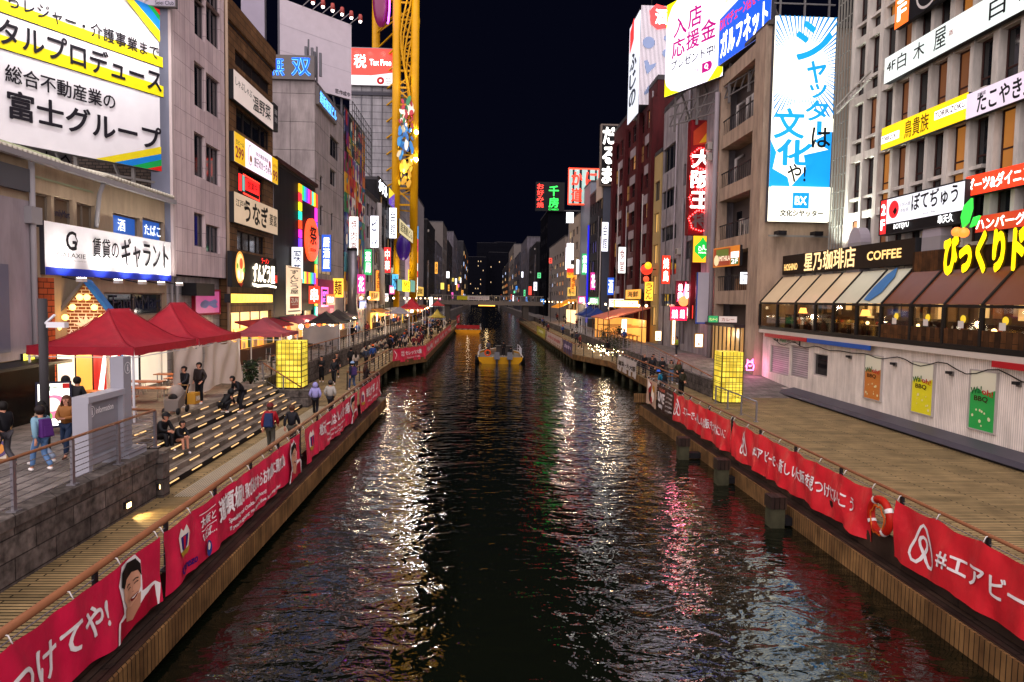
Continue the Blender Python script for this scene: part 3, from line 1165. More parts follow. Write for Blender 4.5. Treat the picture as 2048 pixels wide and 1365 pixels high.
for a in (.15, .4, .65, .9):
    p = fb.P(fb.W * a, 0, -.5)
    m.bar(p + V((0, 0, -2.4)), p + V((0, 0, hb)), .14, .14, "d:7f7c7a")
    m.bar(p + V((0, 0, -2.2)), p + V((-1.5, .8, .8)), .1, .1, "d:7f7c7a")
for z in (-.5, -1.2, -1.9):
    m.bar(fb.P(0, z, -.5), fb.P(fb.W, z, -.5), .1, .1, "d:7f7c7a")
m.build("billboard_scaffold", None, None, "grey steel scaffold carrying the huge white billboard over the low roof", "scaffold")
fs = quadfr((-20, 250), (-20, 322), (142, 292), (142, 352), y=30.5)
sign("roof_sign", "pale sign with dark blue phone number half hidden beneath the huge billboard", "sign", fs, "d:8f8a90", [("t", "日本橋支店", .25, .20, .54, .40, "d:23274a"), ("p", [(.57, .36), (.57, .22), (.67, .26)], "d:20408f"), ("t", "4396-7000", .69, .12, .97, .30, "d:23274a"), ("t", "ービス", .45, .44, .98, .9, "d:1c1c22", {"bold": .03})], .2)

# pinkish panelled building
f2 = wallL(XL, 36, 43.4, 8.1, 40)
w2 = []
for yt, yb in ((-70, -12), (-16, 62), (128, 205), (270, 346), (432, 488)):
    for xl, xr in ((388, 410), (412, 440)):
        o_ = (xl - 388) * .9 * (1 if yt < 560 else 0) * .55
        w2.append(pxw(f2, xl, yt + o_ + (12 if xl > 400 else 0) - 8, yb + o_ + 4, xr, "glass", 1 if xl < 400 else 2))
pb, fc, ff = bld("panelled_building", "tall building clad in pinkish metal panels to the right of the huge billboard", "L", XL, 36, 43.4, 8.1, 40, 13, "pinkpanel", w2, (), "brick", frame="d:6b6266")
m = MB()
m.box((-16.95, 35.9, 8.1), (-15.94, 36.0, 40), "d:6f7282")
m.box((-15.995, 35.88, 8.0), (-15.86, 36.12, 40), "d:b9aaa8")
m.build("corner_strip", pb)
m = MB()
m.box((-16.6, 36, ZU), (-16.45, 43.4, 8.05), "whitetile")
m.box((-29, 36, ZU), (-16.6, 43.4, 8.05), "brick")
m.box((-16.4, 38, 7.0), (-15.6, 40.5, 7.7), "darksteel")
m.tube([(-16.3, 37.2, 8), (-16.3, 37.2, 5.6), (-16.3, 37.5, 5.3), (-16.3, 37.5, 2.7)], .08, "d:8f8a8a")
m.tube([(-16.3, 36.6, 8), (-16.3, 36.6, 2.7)], .06, "d:8f8a8a")
m.build("ground_floor", pb)
m = MB()
m.tube([(-15.9, 43.5, 2.7), (-15.9, 43.5, 40)], .1, "d:b9a48e")
m.build("drainpipe", pb)
fp = wallL(-16.3, 38.4, 42.2, 4.9, 7.2)
sign("wall_poster", "pink poster with a hand drawing under the panelled building", "poster", fp.px(388, 578, 632, 440), "e:c0568a:.5", [("t", "OSAKA CHEER SIDE", .25, .82, .8, .9, "d:e8d0e0"), ("p", [(.25, .5), (.4, .6), (.55, .52), (.8, .62), (.9, .5), (.82, .42), (.9, .3), (.76, .25), (.55, .38), (.42, .25), (.25, .3), (.2, .4)], "d:8f9ad0")], .3, "d:9a1830", rim=.12)

# brown tiled building with stacked shop signs
f3 = wallL(XL, 43.6, 53, ZU, 23.9)
w3 = []
for (xl, yt, yb, xr, pn) in ((472, 212, 258, 540, "glass"), (476, 330, 384, 528, "glass"), (474, 460, 500, 530, "glass"), (470, 98, 128, 540, "d:191517")):
    w3.append(pxw(f3, xl, yt, yb, xr, pn, 4))
w3.append((0.6, 0.2, 8.8, 3.4, "e:ffcf86:1.1", 4, 1))
br, fc, ff = bld("brown_tile_building", "narrow brown tiled building carrying a stack of restaurant signs on the left bank", "L", XL, 43.6, 53, ZU, 23.9, 12, "browntile", w3, frame="d:2c2422", parapet=0)
m = MB()
m.box((-28, 43.5, 23.95), (-15.75, 53.05, 25.3), "browntile")
m.build("cornice", br)


def wsign(name, label, x, xl, yt, yb, xr, panel, layers, th=.3, group=None, edge="d:2a2a2c", rim=0.0, cat="sign", right=False):
    fr = (wallR if right else wallL)(x, 10, 20, 0, 1).px(xl, yt, yb, xr)
    return sign(name, label, cat, fr, panel, layers, th, edge, group, rim)


K = "d:1a1716"
wsign("shop_sign", "cream sign with loose black brush lettering, topmost on the brown tiled building", -15.6, 467, 138, 197, 546, "e:d8c6bd:.5", [("t", "しゃぶしゃぶ", .04, .52, .42, .80, K), ("t", "温野菜", .44, .15, .92, .72, K, {"bold": .03, "rise": .12})])
wsign("shop_sign", "narrow dark sign with small white lettering at the corner of the brown tiled building", -15.58, 547, 205, 258, 556, "d:1c1c20", [("t", "SHABU", .2, .6, .8, .8, "d:cccccc"), ("t", "ONYA", .2, .3, .8, .5, "d:cccccc")])
wsign("shop_sign", "white sign with yellow price panels at both ends on the brown tiled building", -15.6, 468, 262, 322, 555, "e:dcc8d4:.55", [("r", 0, 0, .22, 1, "e:e8b81c:.6"), ("r", .84, 0, 1, 1, "e:e8b81c:.6"), ("t", "生ビール", .03, .62, .19, .78, "d:402a60"), ("t", "299", .02, .16, .18, .55, "d:b01c5c", {"bold": .03}), ("t", "99", .86, .1, .98, .5, "d:b01c5c", {"bold": .03}), ("t", "ハイボール", .85, .6, .98, .75, "d:b01c5c"), ("t", "本大衆居酒屋", .44, .62, .74, .78, "d:33203a"), ("t", "餃子のかっちゃん", .40, .2, .82, .56, "d:33203a", {"bold": .025}), ("c", .31, .5, .36, "d:33203a", {"sq": .62}), ("c", .31, .5, .33, "e:dcc8d4:.5", {"sq": .62}), ("c", .32, .38, .12, "d:c08a3c"), ("c", .765, .6, .14, "d:b8243c", {"sq": .8})])
wsign("neon_sign", "red glowing neon sign inside the third floor window of the brown tiled building", -15.98, 476, 344, 386, 520, "d:241416", [("r", .02, .15, .14, .95, "e:ff2222:2.2"), ("r", .30, .3, .92, .9, "e:e01c1c:1.6"), ("l", [(.2, .1), (.95, .05), (.97, .95), (.2, 1.0)], .07, "e:ff3022:3"), ("r", .16, .2, .27, .95, "e:7fb8b0:.6"), ("t", "営業中", .40, .42, .85, .8, "d:40080c")], .12)
wsign("shop_sign", "cream sign with big black brush lettering, widest on the brown tiled building", -15.5, 468, 383, 444, 555, "e:cbb193:.55", [("t", "江戸焼", .03, .55, .27, .80, K), ("t", "うなぎ", .20, .12, .74, .92, K, {"bold": .05}), ("t", "菱富", .78, .3, .97, .74, K, {"bold": .02})])
wsign("ramen_sign", "black sign with a glowing noodle bowl and white brush lettering", -15.5, 464, 502, 574, 553, "d:171210", [("c", .15, .56, .47, "e:f0a23c:.9", {"sq": .8}), ("c", .15, .56, .40, "e:f6d68c:.9", {"sq": .75}), ("c", .17, .68, .16, "e:c8501c:.9", {"sq": .9}), ("c", .12, .36, .13, "e:f8efc0:1", {"sq": .8}), ("c", .19, .33, .12, "e:f8efc0:1", {"sq": .8}), ("c", .22, .5, .08, "e:5f9a2c:.9"), ("c", .09, .6, .08, "e:5f9a2c:.9"), ("p", [(.1, .12), (.2, .12), (.16, .0)], "d:c0281c"), ("t", "ラーメン", .60, .78, .78, .95, "e:ff3020:1.5"), ("t", "ずんどう屋", .40, .16, .93, .76, "e:fff2d8:1.6", {"bold": .05}), ("p", [(.38, .15), (.55, .10), (.75, .14), (.97, .08), (.97, .02), (.7, .06), (.5, .02), (.4, .06)], "e:fff2d8:1.4"), ("r", .93, .2, .99, .45, "e:d82a20:1.2")])
wsign("shop_awning_sign", "long yellow lit sign with red brush strokes below the noodle bowl sign", -15.3, 462, 588, 606, 545, "e:ffd040:1.4", [("l", [(.1 + .1 * i, .8), (.12 + .1 * i, .5), (.09 + .1 * i, .2)], .1, "d:8a2a10") for i in (0, 1.2, 2, 3, 4.2, 5, 6.3, 7)], .4)
wsign("hanging_banner", "tall cream hanging banner with black script and a red emblem block", -14.6, 572, 531, 630, 603, "e:e8c8a4:.75", [("v", "ずんどう屋", .25, .42, .78, .94, K, {"bold": .03}), ("r", .22, .12, .80, .37, "d:b8321c"), ("t", "ZUN", .28, .24, .74, .34, "d:f0e0d0", {"bold": .04}), ("t", "ZUNDO-YA", .32, .19, .7, .22, "d:f0e0d0"), ("r", .1, .05, .9, .08, "d:7a6a5c"), ("r", .1, .965, .9, .985, "d:7a6a5c")], .08, cat="banner")

# small black building with rainbow light border
f4 = wallL(XL, 53.2, 65.8, ZU, 17.4)
rb, fc, ff = bld("black_shop_building", "small black shopfront building framed by rainbow coloured light tiles", "L", XL, 53.2, 65.8, ZU, 17.2, 10, "slate", [(5.5, .2, 8.4, 3.2, "e:b08a5a:.4", 2), (9.0, .2, 12.0, 3.2, "e:d8b070:.5", 2)], fmat="whiteplaster")
cols = ["e02a3c", "e0a018", "28b850", "2a8ae0", "6a3ce0", "d02ab0", "e0401c", "28c8b0", "e8d020"]
LB = empty("rainbow_border", (XL + .2, 60, ZU), "border of rainbow light tiles around the round red lantern sign", "light border")
fr4 = wallL(XL + .1, 53.2, 65.8, ZU, 17.2)
ci = 0
a0, b1 = fr4.ab(596, 366)
a1, b0 = fr4.ab(633, 570)
spots = []
NT = 11
for i in range(NT):
    spots.append((a0, b0 + (b1 - b0) * i / NT, a0 + .9, b0 + (b1 - b0) * (i + 1) / NT))
    spots.append((a1 - .8, b0 - 6.0 + (b1 - b0 + 6.0) * i / NT, a1, b0 - 6.0 + (b1 - b0 + 6.0) * (i + 1) / NT))
for i in range(7):
    c0 = a0 + .9 + (a1 - a0 - 1.7) * i / 7
    c1 = a0 + .9 + (a1 - a0 - 1.7) * (i + 1) / 7
    spots.append((c0, b1 - 1.3, c1, b1))
    spots.append((c0, b0, c1, b0 + 1.1))
for i, (p, q, r_, t) in enumerate(spots):
    m = MB()
    m.fbox(fr4, p + .04, q + .04, r_ - .04, t - .04, .0, .12, "e:%s:1.3" % cols[(i * 5) % 9])
    m.build("light_tile", LB)
le, ar = MB(), MB()
fl = fr4.px(607, 432, 520, 631, .05)
sign_o = empty("lantern_sign", fl.P(fl.W / 2, 0, .2), "big glowing orange-red oval lantern sign with black festival character", "sign")
m = MB()
pts = [(fl.W / 2 + math.cos(2 * PI * i / 28) ** 1 * fl.W / 2 * (1 if abs(math.cos(2 * PI * i / 28)) < .8 else .97), fl.H / 2 + math.sin(2 * PI * i / 28) * fl.H / 2) for i in range(28)]
m.poly(fl, pts, .3, "e:ff4a24:1.5", .25)
m.build("lantern_face", sign_o)
put_text(le, fl.P, "祭", fl.W * .2, fl.H * .38, fl.W * .8, fl.H * .82, .33, "d:120806", .05)
put_text(le, fl.P, "OKONOMI", fl.W * .25, fl.H * .22, fl.W * .75, fl.H * .3, .33, "d:a01408", .03)
le.build("lettering", sign_o)
m = MB()
m.box((-28, 53.0, 17.3), (-15.7, 66, 17.6), "d:3a1c1c")
m.build("roof_edge", rb)
wsign("shop_wall_board", "magenta shopfront board with pink neon window beside the rainbow framed building", -15.75, 636, 558, 645, 668, "d:8a1858", [("r", .18, .35, .62, .82, "e:ff50b8:1.5"), ("r", .24, .40, .56, .77, "d:2a1030"), ("t", "MOMO", .27, .6, .54, .72, "e:e070ff:2"), ("t", "KYOTO", .27, .46, .54, .56, "e:e070ff:2"), ("v", "居酒屋", .7, .1, .95, .3, "d:e8a0c8")], .3)

# grey tower with blue neon roof sign
f5 = wallL(XL, 66, 79, ZU, 28)
w5 = [pxw(f5, 660, 268, 310, 678, "glass", 2), pxw(f5, 660, 335, 368, 672, "glass", 1), pxw(f5, 638, 495, 548, 664, "e:c8a878:.35", 3), pxw(f5, 640, 350, 380, 646, "glass", 1), pxw(f5, 640, 410, 450, 646, "glass", 1), pxw(f5, 662, 425, 460, 667, "glass", 1)]
gt, fc, ff = bld("grey_tower", "grey panelled tower topped by blue neon characters", "L", XL, 66, 79, ZU, 27.2, 9, "greytower", w5, roof="d:6a6466", parapet=0)
m = MB()
for i in range(2):
    m.cyl((-18.3 + i * .8, 65.6, 17.5), (-18.3 + i * .8, 66, 17.5), .12, "d:d0c8c0", n=8)
m.build("vent_pipes", gt)
ftop = wallF(65.7, -25, -16, 0, 1)
sign("neon_sign", "grey roof sign band with two outlined blue neon characters facing the bridge", "sign", Fr((-20.9, 65.7, 27.2), (1, 0, 0), (0, 0, 1), 4.9, 2.2), "d:75706f", [("T", "無", .08, .12, .45, .92, "e:58a8ff:2.2", {"bold": .05}), ("T", "無", .08, .12, .45, .92, "e:0e4ad0:1.5", {"bold": .018}), ("T", "双", .57, .12, .94, .92, "e:58a8ff:2.2", {"bold": .05}), ("T", "双", .57, .12, .94, .92, "e:0e4ad0:1.5", {"bold": .018})], .3, "d:75706f")
wsign("neon_sign", "grey roof sign band with small blue neon lettering beside the canal", -15.7, 638, 172, 208, 674, "d:75706f", [("t", "鉄板無双ビル", .05, .15, .97, .85, "e:58a8ff:2.0", {"bold": .04})], .3, edge="d:75706f")
m = MB()
for i, (x, y) in enumerate(((-17.6, 70), (-16.9, 70.5))):
    m.cyl((x, y, 27.3), (x, y, 32.4 - i * .5), .09, "d:55555a", n=8)
    for k in range(3):
        a = 2 * PI * k / 3
        m.box((x + .35 * math.cos(a) - .12, y + .35 * math.sin(a) - .12, 29.3 - i * .3), (x + .35 * math.cos(a) + .12, y + .35 * math.sin(a) + .12, 31.6 - i * .3), "d:6a6a70")
m.build("antenna_mast", None, None, "pair of grey mobile phone antennas on the roof of the grey tower", "antenna")
# blank billboards
A, B = atY(560, 160, 72.7), None
fbb = quadfr((560, -5), (560, 160), (703, 50), (703, 198), y=72.7)
sign("billboard", "large blank pale grey billboard with small black lettering at its lower right corner", "billboard", fbb, "d:c6bec6:.6", [("r", 0, .36, 1, .363, "d:8a8390"), ("r", 0, .68, 1, .683, "d:8a8390"), ("t", "匠作成中", .76, .03, .98, .09, "d:2a2830", {"bold": .03})], .4, "d:5c5a60")
m = MB()
for a in (.1, .5, .9):
    m.bar(fbb.P(fbb.W * a, -4, -.6), fbb.P(fbb.W * a, fbb.H, -.6), .2, .2, "d:5c5a60")
    m.bar(fbb.P(fbb.W * a, -4, -.6), fbb.P(fbb.W * a, 3, -3), .15, .15, "d:5c5a60")
m.build("billboard_scaffold", None, None, "steel legs behind the large blank grey billboard", "scaffold")
for i in range(6):
    a = fbb.W * (.3 + .135 * i)
    m = MB()
    q = fbb.P(a, fbb.H + .45, 1.9)
    m.bar(fbb.P(a, fbb.H, 0), q, .06, .06, "d:9a9698")
    m.cyl(q + V((0, 0, .1)), q - V((0, 0, .55)), .18, "d:a04a44", .26, 10)
    o = m.build("billboard_lamp", None, None, "arm lamp number %s from the left along the blank billboard's top edge" % ("one", "two", "three", "four", "five", "six")[i], "floodlight", "arm lamps on the blank billboard")
    g = MB()
    g.ball(q - V((0, 0, .62)), .17, "e:ffe8e0:3", 8, 6)
    g.build("bulb", o)
sign("billboard", "narrow blank pale slab rising behind the brown tiled building", "billboard", wallF(60, -20.7, -18.75, 28.2, 40), "d:a39cac:.6", [("r", 0, .4, 1, .403, "d:8a8390")], .5, "d:5c5a60")

# mural building
f6 = wallL(XL, 79.4, 93, ZU, 29)
mu, fc, ff = bld("mural_building", "tall building covered by a busy many coloured mural", "L", XL, 79.4, 93, ZU, 28.6, 9, "mural", [pxw(f6, 684, 498, 512, 690, "glass", 1), (6, .2, 9, 2.8, "e:ffcf86:.6", 2)], fmat="slate", parapet=0, roof="d:26262a")
rm = random.Random(3)
mp, mo = MB(), MB()
fq_ = wallL(XL + .06, 79.6, 92.8, 5.4, 28.2)
pal = ("b0262e", "2b6a96", "d8d0c2", "6a3f8c", "d29a2c", "3b7a4a", "1b2a65", "c8703c", "e0c8b0", "8a2c5c", "3c8aa0", "141418", "c83048")
for i in range(6):
    for j in range(10):
        u0, v0 = fq_.W * i / 6, fq_.H * j / 10
        mp.fbox(fq_, u0 + .02, v0 + .02, u0 + fq_.W / 6 - .02, v0 + fq_.H / 10 - .02, -.05, .02 * rm.random() + .01, "d:" + rm.choice(pal))
        for q in range(4):
            ca, cb_, r_, el = u0 + rm.uniform(.3, 1.9), v0 + rm.uniform(.3, 2.0), rm.uniform(.2, .6), rm.uniform(.6, 1.9)
            mo.poly(fq_, [(ca + r_ * math.cos(t * PI / 6), cb_ + r_ * el * math.sin(t * PI / 6)) for t in range(12)], .05 + .012 * q + .002 * rm.random(), "d:" + rm.choice(pal))
mp.build("mural_panels", mu)
mo.build("mural_figures", mu)
fm = wallL(XL + .9, 79.6, 92.8, 18.5, 28.2)
m = MB()
for i in range(12):
    a = fm.W * i / 11
    m.bar(fm.P(a, 4.5), fm.P(a, fm.H + 1.0), .06, .06, "darksteel")
for j in range(8):
    m.bar(fm.P(0, 4.5 + 6.2 * j / 7), fm.P(fm.W, 4.5 + 6.2 * j / 7), .05, .05, "darksteel")
m.build("mesh_screen", mu)
wsign("wall_sign", "yellow lettered strip crossing the top of the mural building", -15.9, 694, 272, 302, 722, "d:c8a424", [("t", "コロニー", .1, .2, .9, .8, "d:2a2418", {"bold": .05})], .06)
m = MB()
m.cyl((-15.2, 80.3, 4.5), (-15.2, 80.3, 12.4), .55, "steel", n=16)
m.cyl((-15.2, 80.3, 12.4), (-15.2, 80.3, 12.7), .58, "darksteel", n=16)
m.build("exhaust_duct", None, None, "thick shiny steel exhaust pipe standing against the mural building", "duct")

# pale building, dark building with white lettering
f7 = wallL(XL, 93.4, 106, ZU, 22)
b7, fc, ff = bld("pale_flat_building", "pale narrow apartment building with stacked windows next to the mural", "L", XL, 93.4, 105.6, ZU, 21, 9, "whiteplaster", grid(3, 5, .5, 11.8, 2.8, 18, .6, .55, ("glass", "glass", "e:a07848:.3")), parapet=.6, clutter=9)
m = MB()
m.tube([(-15.6, 103, 21), (-15.6, 103, 14.5), (-15.2, 103, 13.8), (-15.0, 102, 13.4), (-14.9, 102, 6)], .42, "d:9a9490", 10)
m.build("duct", b7)
b8, fc, ff = bld("dark_office_building", "dark office building with white neon lettering on its roof edge", "L", XL, 106, 123, ZU, 25, 9, "slate", grid(4, 6, .5, 16.5, 3, 21, .72, .55, ("d:6f6c74", "glass", "d:8a858c", "e:b08a58:.3")), parapet=.3, clutter=8)
wsign("roof_sign", "white glowing roof lettering on the dark office building", -15.8, 757, 352, 384, 775, "d:141416", [("t", "ホテル", .05, .1, .95, .9, "e:f4f6ff:2", {"bold": .05})], .2)
wsign("hanging_sign", "small purple and yellow sign jutting from the dark office building", -15.4, 778, 375, 408, 789, "e:6040c0:.7", [("p", [(0, 1), (1, 1), (0, .3)], "e:e8d040:.8"), ("t", "3F", .4, .1, .9, .5, "d:f0f0f0")], .3)

# panelled discount-store block, red and white sign, yellow wheel tower
dq = empty("panelled_block", (-21, 130, ZU), "very tall grey block with horizontal panels under the red and white sign", "building")
m = MB()
m.box((-25.2, 130, ZU), (-17.0, 150, 50), "donpanel")
m.build("wall", dq)
m = MB()
m.box((-25.4, 129.8, 50), (-16.8, 150.2, 50.5), "d:5a5a60")
m.build("roof", dq)
m = MB()
for x in (-23, -21.2, -19.2):
    m.bar((x, 129.9, 46), (x, 129.9, 20), .12, .1, "d:5a5a60")
m.bar((-25.2, 129.9, 44.6), (-17, 129.9, 44.6), .5, .6, "d:3c3c44")
m.build("lamp_bars", dq)
ft = wallF(129.4, -25.1, -17.1, atY(745, 172, 129.4).z, atY(745, 96, 129.4).z)
sign("roof_sign", "red and white lit sign with a large white tax character on the tall panelled block", "sign", ft, "e:d83020:1.0", [("p", [(0, 0), (1, 0), (1, .36), (.5, .27), (0, .27)], "e:dcdcdc:.4"), ("t", "税", .1, .46, .38, .82, "e:ffffff:1.3", {"bold": .02}), ("t", "Tax Free", .46, .54, .95, .70, "e:ffffff:1.3", {"bold": .03}), ("c", .71, .14, .10, "d:b81820"), ("c", .71, .14, .045, "e:dcdcdc:.4", {"n": 5}), ("t", "Japan.", .83, .17, .95, .22, "d:44444a"), ("t", "Tax-free", .82, .11, .95, .15, "d:44444a"), ("t", "Shop", .85, .05, .95, .09, "d:44444a")], .6, "d:8a8a90", rim=.12)
for i in range(3):
    p = ft.P(ft.W * (.15 + .3 * i), ft.H * .98, 1.2)
    lamp("SPOT", p, 120, (1, .9, .8), .2, ft.P(ft.W * (.15 + .3 * i), ft.H * .3, 0), 1.9, .8)
tw = empty("wheel_tower", (-16, 130, ZU), "towering yellow steel frame of an oval observation wheel on the left bank", "tower")
YP = "yellowpaint"
m = MB()
xs = [-21.0, -16.9, -12.9]
for x, y in ((-16.2, 127), (-12.9, 127), (-21.0, 134), (-17.0, 134)):
    m.cyl((x, y, ZU), (x, y, 74), .75, YP, n=14)
m.build("columns", tw)
m = MB()
z = 24.0
k = 0
while z < 72:
    m.bar((-16.2, 127, z), (-12.9, 127, z), .34, .34, YP)
    if k % 2:
        m.bar((-16.2, 127, z), (-12.9, 127, z + 3.0), .24, .24, YP)
    else:
        m.bar((-12.9, 127, z), (-16.2, 127, z + 3.0), .24, .24, YP)
    m.bar((-21, 134, z), (-17, 134, z + (3 if k % 2 else 0)), .24, .24, YP)
    m.bar((-16.2, 127, z + 1.5), (-12.9, 127, z + (0 if k % 2 else 3.0)), .18, .18, YP)
    m.bar((-21, 134, z), (-16.2, 127, z + 1.2), .24, .24, YP)
    m.bar((-17, 134, z), (-12.9, 127, z - 1.2), .24, .24, YP)
    z += 3.0
    k += 1
m.build("bracing", tw)
m = MB()
for dx in (0, .5, 1.0, 1.6, 2.3):
    m.tube([(-14.5 + dx * .6 + math.sin(i * .7 + dx) * .9, 126.3 + dx * .3, 36 + i * 2.6) for i in range(15)], .17, YP, 6)
m.build("cable_guides", tw)
for i, zc in enumerate((72.5, 60.5)):
    m = MB()
    m.ball((-19.2, 128, zc), 1.0, "e:7a1050:.22", 14, 10, (1.5, 1.4, 4.6))
    o = m.build("gondola", tw)
    m = MB()
    m.tube([(-17.55 + .55 * math.cos(t) - .5, 126.9, zc + 4.8 * math.sin(t)) for t in [(-1.1 + 2.2 * q / 10) for q in range(11)]], .16, "e:c050ff:5", 6)
    m.build("neon_edge", o)
# decorative sculpture panel in the oval (generic, colour patches only)
m = MB()
fo = wallL(-13.4, 118, 126, 0, 1)
z0, z1 = 28.5, 43
fq = Fr((-15.9, 126.2, 26.5), (1, 0, 0), (0, 0, 1), 3.3, 17)
rr = random.Random(5)
zones = ((13.6, ("c02030", "e8dcc8", "a81828", "208048", "e8dcc8")), (8.6, ("1c80c8", "e0d8c8", "1a68b0", "2890d0", "d8c8a0")), (3.2, ("ffd800", "e8b800", "ffe040", "d8a010")))
for k in range(96):
    zc, pal = zones[k % 3]
    a, b = rr.uniform(.5, 2.9), zc + rr.uniform(-2.6, 2.6)
    if abs(b - 8.5) > 7.6:
        continue
    r0, el, ro = rr.uniform(.12, .36), rr.uniform(1.3, 3.4), rr.uniform(-.5, .5)
    m.poly(fq, [(a + r0 * math.cos(t) * math.cos(ro) - r0 * el * math.sin(t) * math.sin(ro), b + r0 * el * math.sin(t) * math.cos(ro) + r0 * math.cos(t) * math.sin(ro)) for t in [q * PI / 7 for q in range(14)]], .5 + .012 * k, "e:%s:.32" % rr.choice(pal), .3)
m.build("relief_panel", tw)
m = MB()
m.ball((-14.6, 125.8, 16.2), 1.0, "e:3a1480:.12", 14, 10, (1.3, .8, 2.4))
m.build("purple_orb", tw)
wsign("wall_sign", "cream sign with dark brush lettering hung in the yellow tower frame", -12.6, 799, 437, 466, 826, "e:d8c898:.7", [("t", "居酒屋どん", .06, .2, .94, .85, "d:40382c", {"bold": .03})], .2)
for zz, en in ((12, 300), (30, 200), (46, 100), (60, 60)):
    lamp("POINT", (-14.6, 124.6, zz), en, (1, .85, .5), .4)
lm = MB()
lm.ball((-12.5, 126.4, atY(842, 265, 126.4).z), .32, "e:fff8f8:200", 10, 8)
lm.bar((-12.9, 126.9, atY(842, 265, 126.4).z), (-12.5, 126.4, atY(842, 265, 126.4).z), .1, .1, "darksteel")
lm.build("flood_lamp", None, None, "upper dazzling white lamp on the right edge of the yellow tower", "lamp")
lm = MB()
lm.ball((-12.5, 126.4, atY(842, 320, 126.4).z), .3, "e:fff8f8:200", 10, 8)
lm.bar((-12.9, 126.9, atY(842, 320, 126.4).z), (-12.5, 126.4, atY(842, 320, 126.4).z), .1, .1, "darksteel")
lm.build("flood_lamp", None, None, "lower dazzling white lamp on the right edge of the yellow tower", "lamp")
wsign("wall_sign", "small yellow lit sign between two pale posters at the foot of the yellow tower", -12.3, 805, 560, 583, 820, "e:ffe020:1.6", [("t", "M5", .2, .1, .9, .9, "d:8a7a10")], .2)
wsign("wall_sign", "pale green poster to the left of the yellow sign at the tower foot", -12.3, 795, 558, 582, 804, "e:6fae9c:.6", [], .2)
wsign("wall_sign", "pale green poster to the right of the yellow sign at the tower foot", -12.3, 821, 560, 584, 830, "e:6fae9c:.6", [], .2)

# building with a colour-washed screen, then the far row
b9, fc, ff = bld("pale_slab_building", "pale windowless slab building washed in blue, pink and orange beyond the tower", "L", -15.3, 152, 176, ZU, 30, 10, "whiteplaster", (), parapet=.3)
fcw = Fr((-19.8, 151.8, 5), (1, 0, 0), (0, 0, 1), 4.2, 18)
m, t, p = nt_new("screenwash")
N, L = t.nodes, t.links
tc, sp, rp = N.new("ShaderNodeTexCoord"), N.new("ShaderNodeSeparateXYZ"), N.new("ShaderNodeValToRGB")
mr = N.new("ShaderNodeMapRange")
mr.inputs[2].default_value = 18
L.new(tc.outputs["Object"], sp.inputs[0])
L.new(sp.outputs[2], mr.inputs[0])
L.new(mr.outputs[0], rp.inputs[0])
e = rp.color_ramp.elements
e[0].color, e[1].color = lin("8a94a0"), lin("7f9ac8")
for q, h in ((.3, "b07a6c"), (.55, "b06a8c"), (.75, "7f8ac0")):
    e.new(q).color = lin(h)
L.new(rp.outputs[0], p.inputs["Emission Color"])
p.inputs["Emission Strength"].default_value = .35
MATS["screenwash"] = m
sign("light_screen", "tall upright light screen fading from blue to pink and orange", "screen", fcw, "screenwash", [], .3)
wsign("strip_light_sign", "thin vertical strip of coloured sign panels beside the light screen", -13.2, 829, 445, 580, 836, "e:f0f0f0:.6", [("r", 0, .8, 1, 1, "e:3c9ae0:1.2"), ("r", 0, .6, 1, .8, "e:e04060:1.2"), ("r", 0, .42, 1, .6, "e:f08a30:1.2"), ("r", 0, .2, 1, .3, "e:e03030:1.2"), ("v", "酒場通り", .2, .05, .8, .2, "d:a01818")], .3)
wsign("strip_light_sign", "thin white upright neon tube left of the light screen", -13.4, 832, 345, 372, 835, "e:f4f4ff:3", [], .2)

# upright signs jutting out over the left street
JS = [(57.5, 8.5, 2.6, .9, "e:f0f0f4:.7", "d:1c2c70", "喫茶", "white"), (63, 6.4, 1.6, 1.0, "e:e83a24:.9", "e:fff0e0:1", "串", "red"), (68, 9.5, 3.6, .9, "e:2858c0:.9", "e:f0f4ff:1", "居酒屋", "blue"), (73, 7.0, 2.0, 1.1, "e:ffc840:1", "d:5a2010", "麺", "amber"), (82, 12, 4.5, 1.0, "e:f4f4f0:.8", "d:a01c24", "焼肉亭", "white and red"), (87, 7.5, 2.4, 1.0, "e:d83a90:.9", "e:fff0ff:1", "花", "pink"), (92, 10, 3.4, 1.0, "e:30a860:.9", "e:f0fff0:1", "薬局", "green"), (97, 14, 4.4, 1.1, "e:e8e8f4:.8", "d:22306a", "ビル", "pale"), (102, 8, 3, 1.0, "e:ff9030:1", "d:401808", "寿司", "orange"), (110, 11, 4, 1.1, "e:e03030:1", "e:ffe8d0:1", "中華", "scarlet"), (116, 17, 5, 1.2, "e:f4f4ff:.9", "d:303048", "会館", "tall white"), (120, 8.5, 2.6, 1.1, "e:50b0e0:1", "d:102840", "水", "sky blue"), (145, 9, 4, 1.3, "e:ffd040:1", "d:602010", "酒場", "yellow"), (150, 15, 5, 1.3, "e:e04868:1", "e:fff0f0:1", "旅館", "rose")]
for y, z, hh, ww, pm, tm, tx_, cn_ in JS:
    sign("upright_sign", "%s lit upright sign jutting over the left street stalls" % cn_, "sign", wallF(y, XL + .15, XL + .15 + ww, z, z + hh), pm, [("v", tx_, .15, .06, .85, .94, tm, {"bold": .03})], .25)

sign("wall_sign", "pale sign high beside the pinkish building, above the corner of the huge billboard", "sign", wallF(35.6, 0, 10, 0, 10).px(258, -30, 12, 352), "d:a8a2b0:.5", [("t", "Seiei Club", .55, .1, .95, .3, "d:24242c")], .2, edge="d:6a6668", rim=.05)

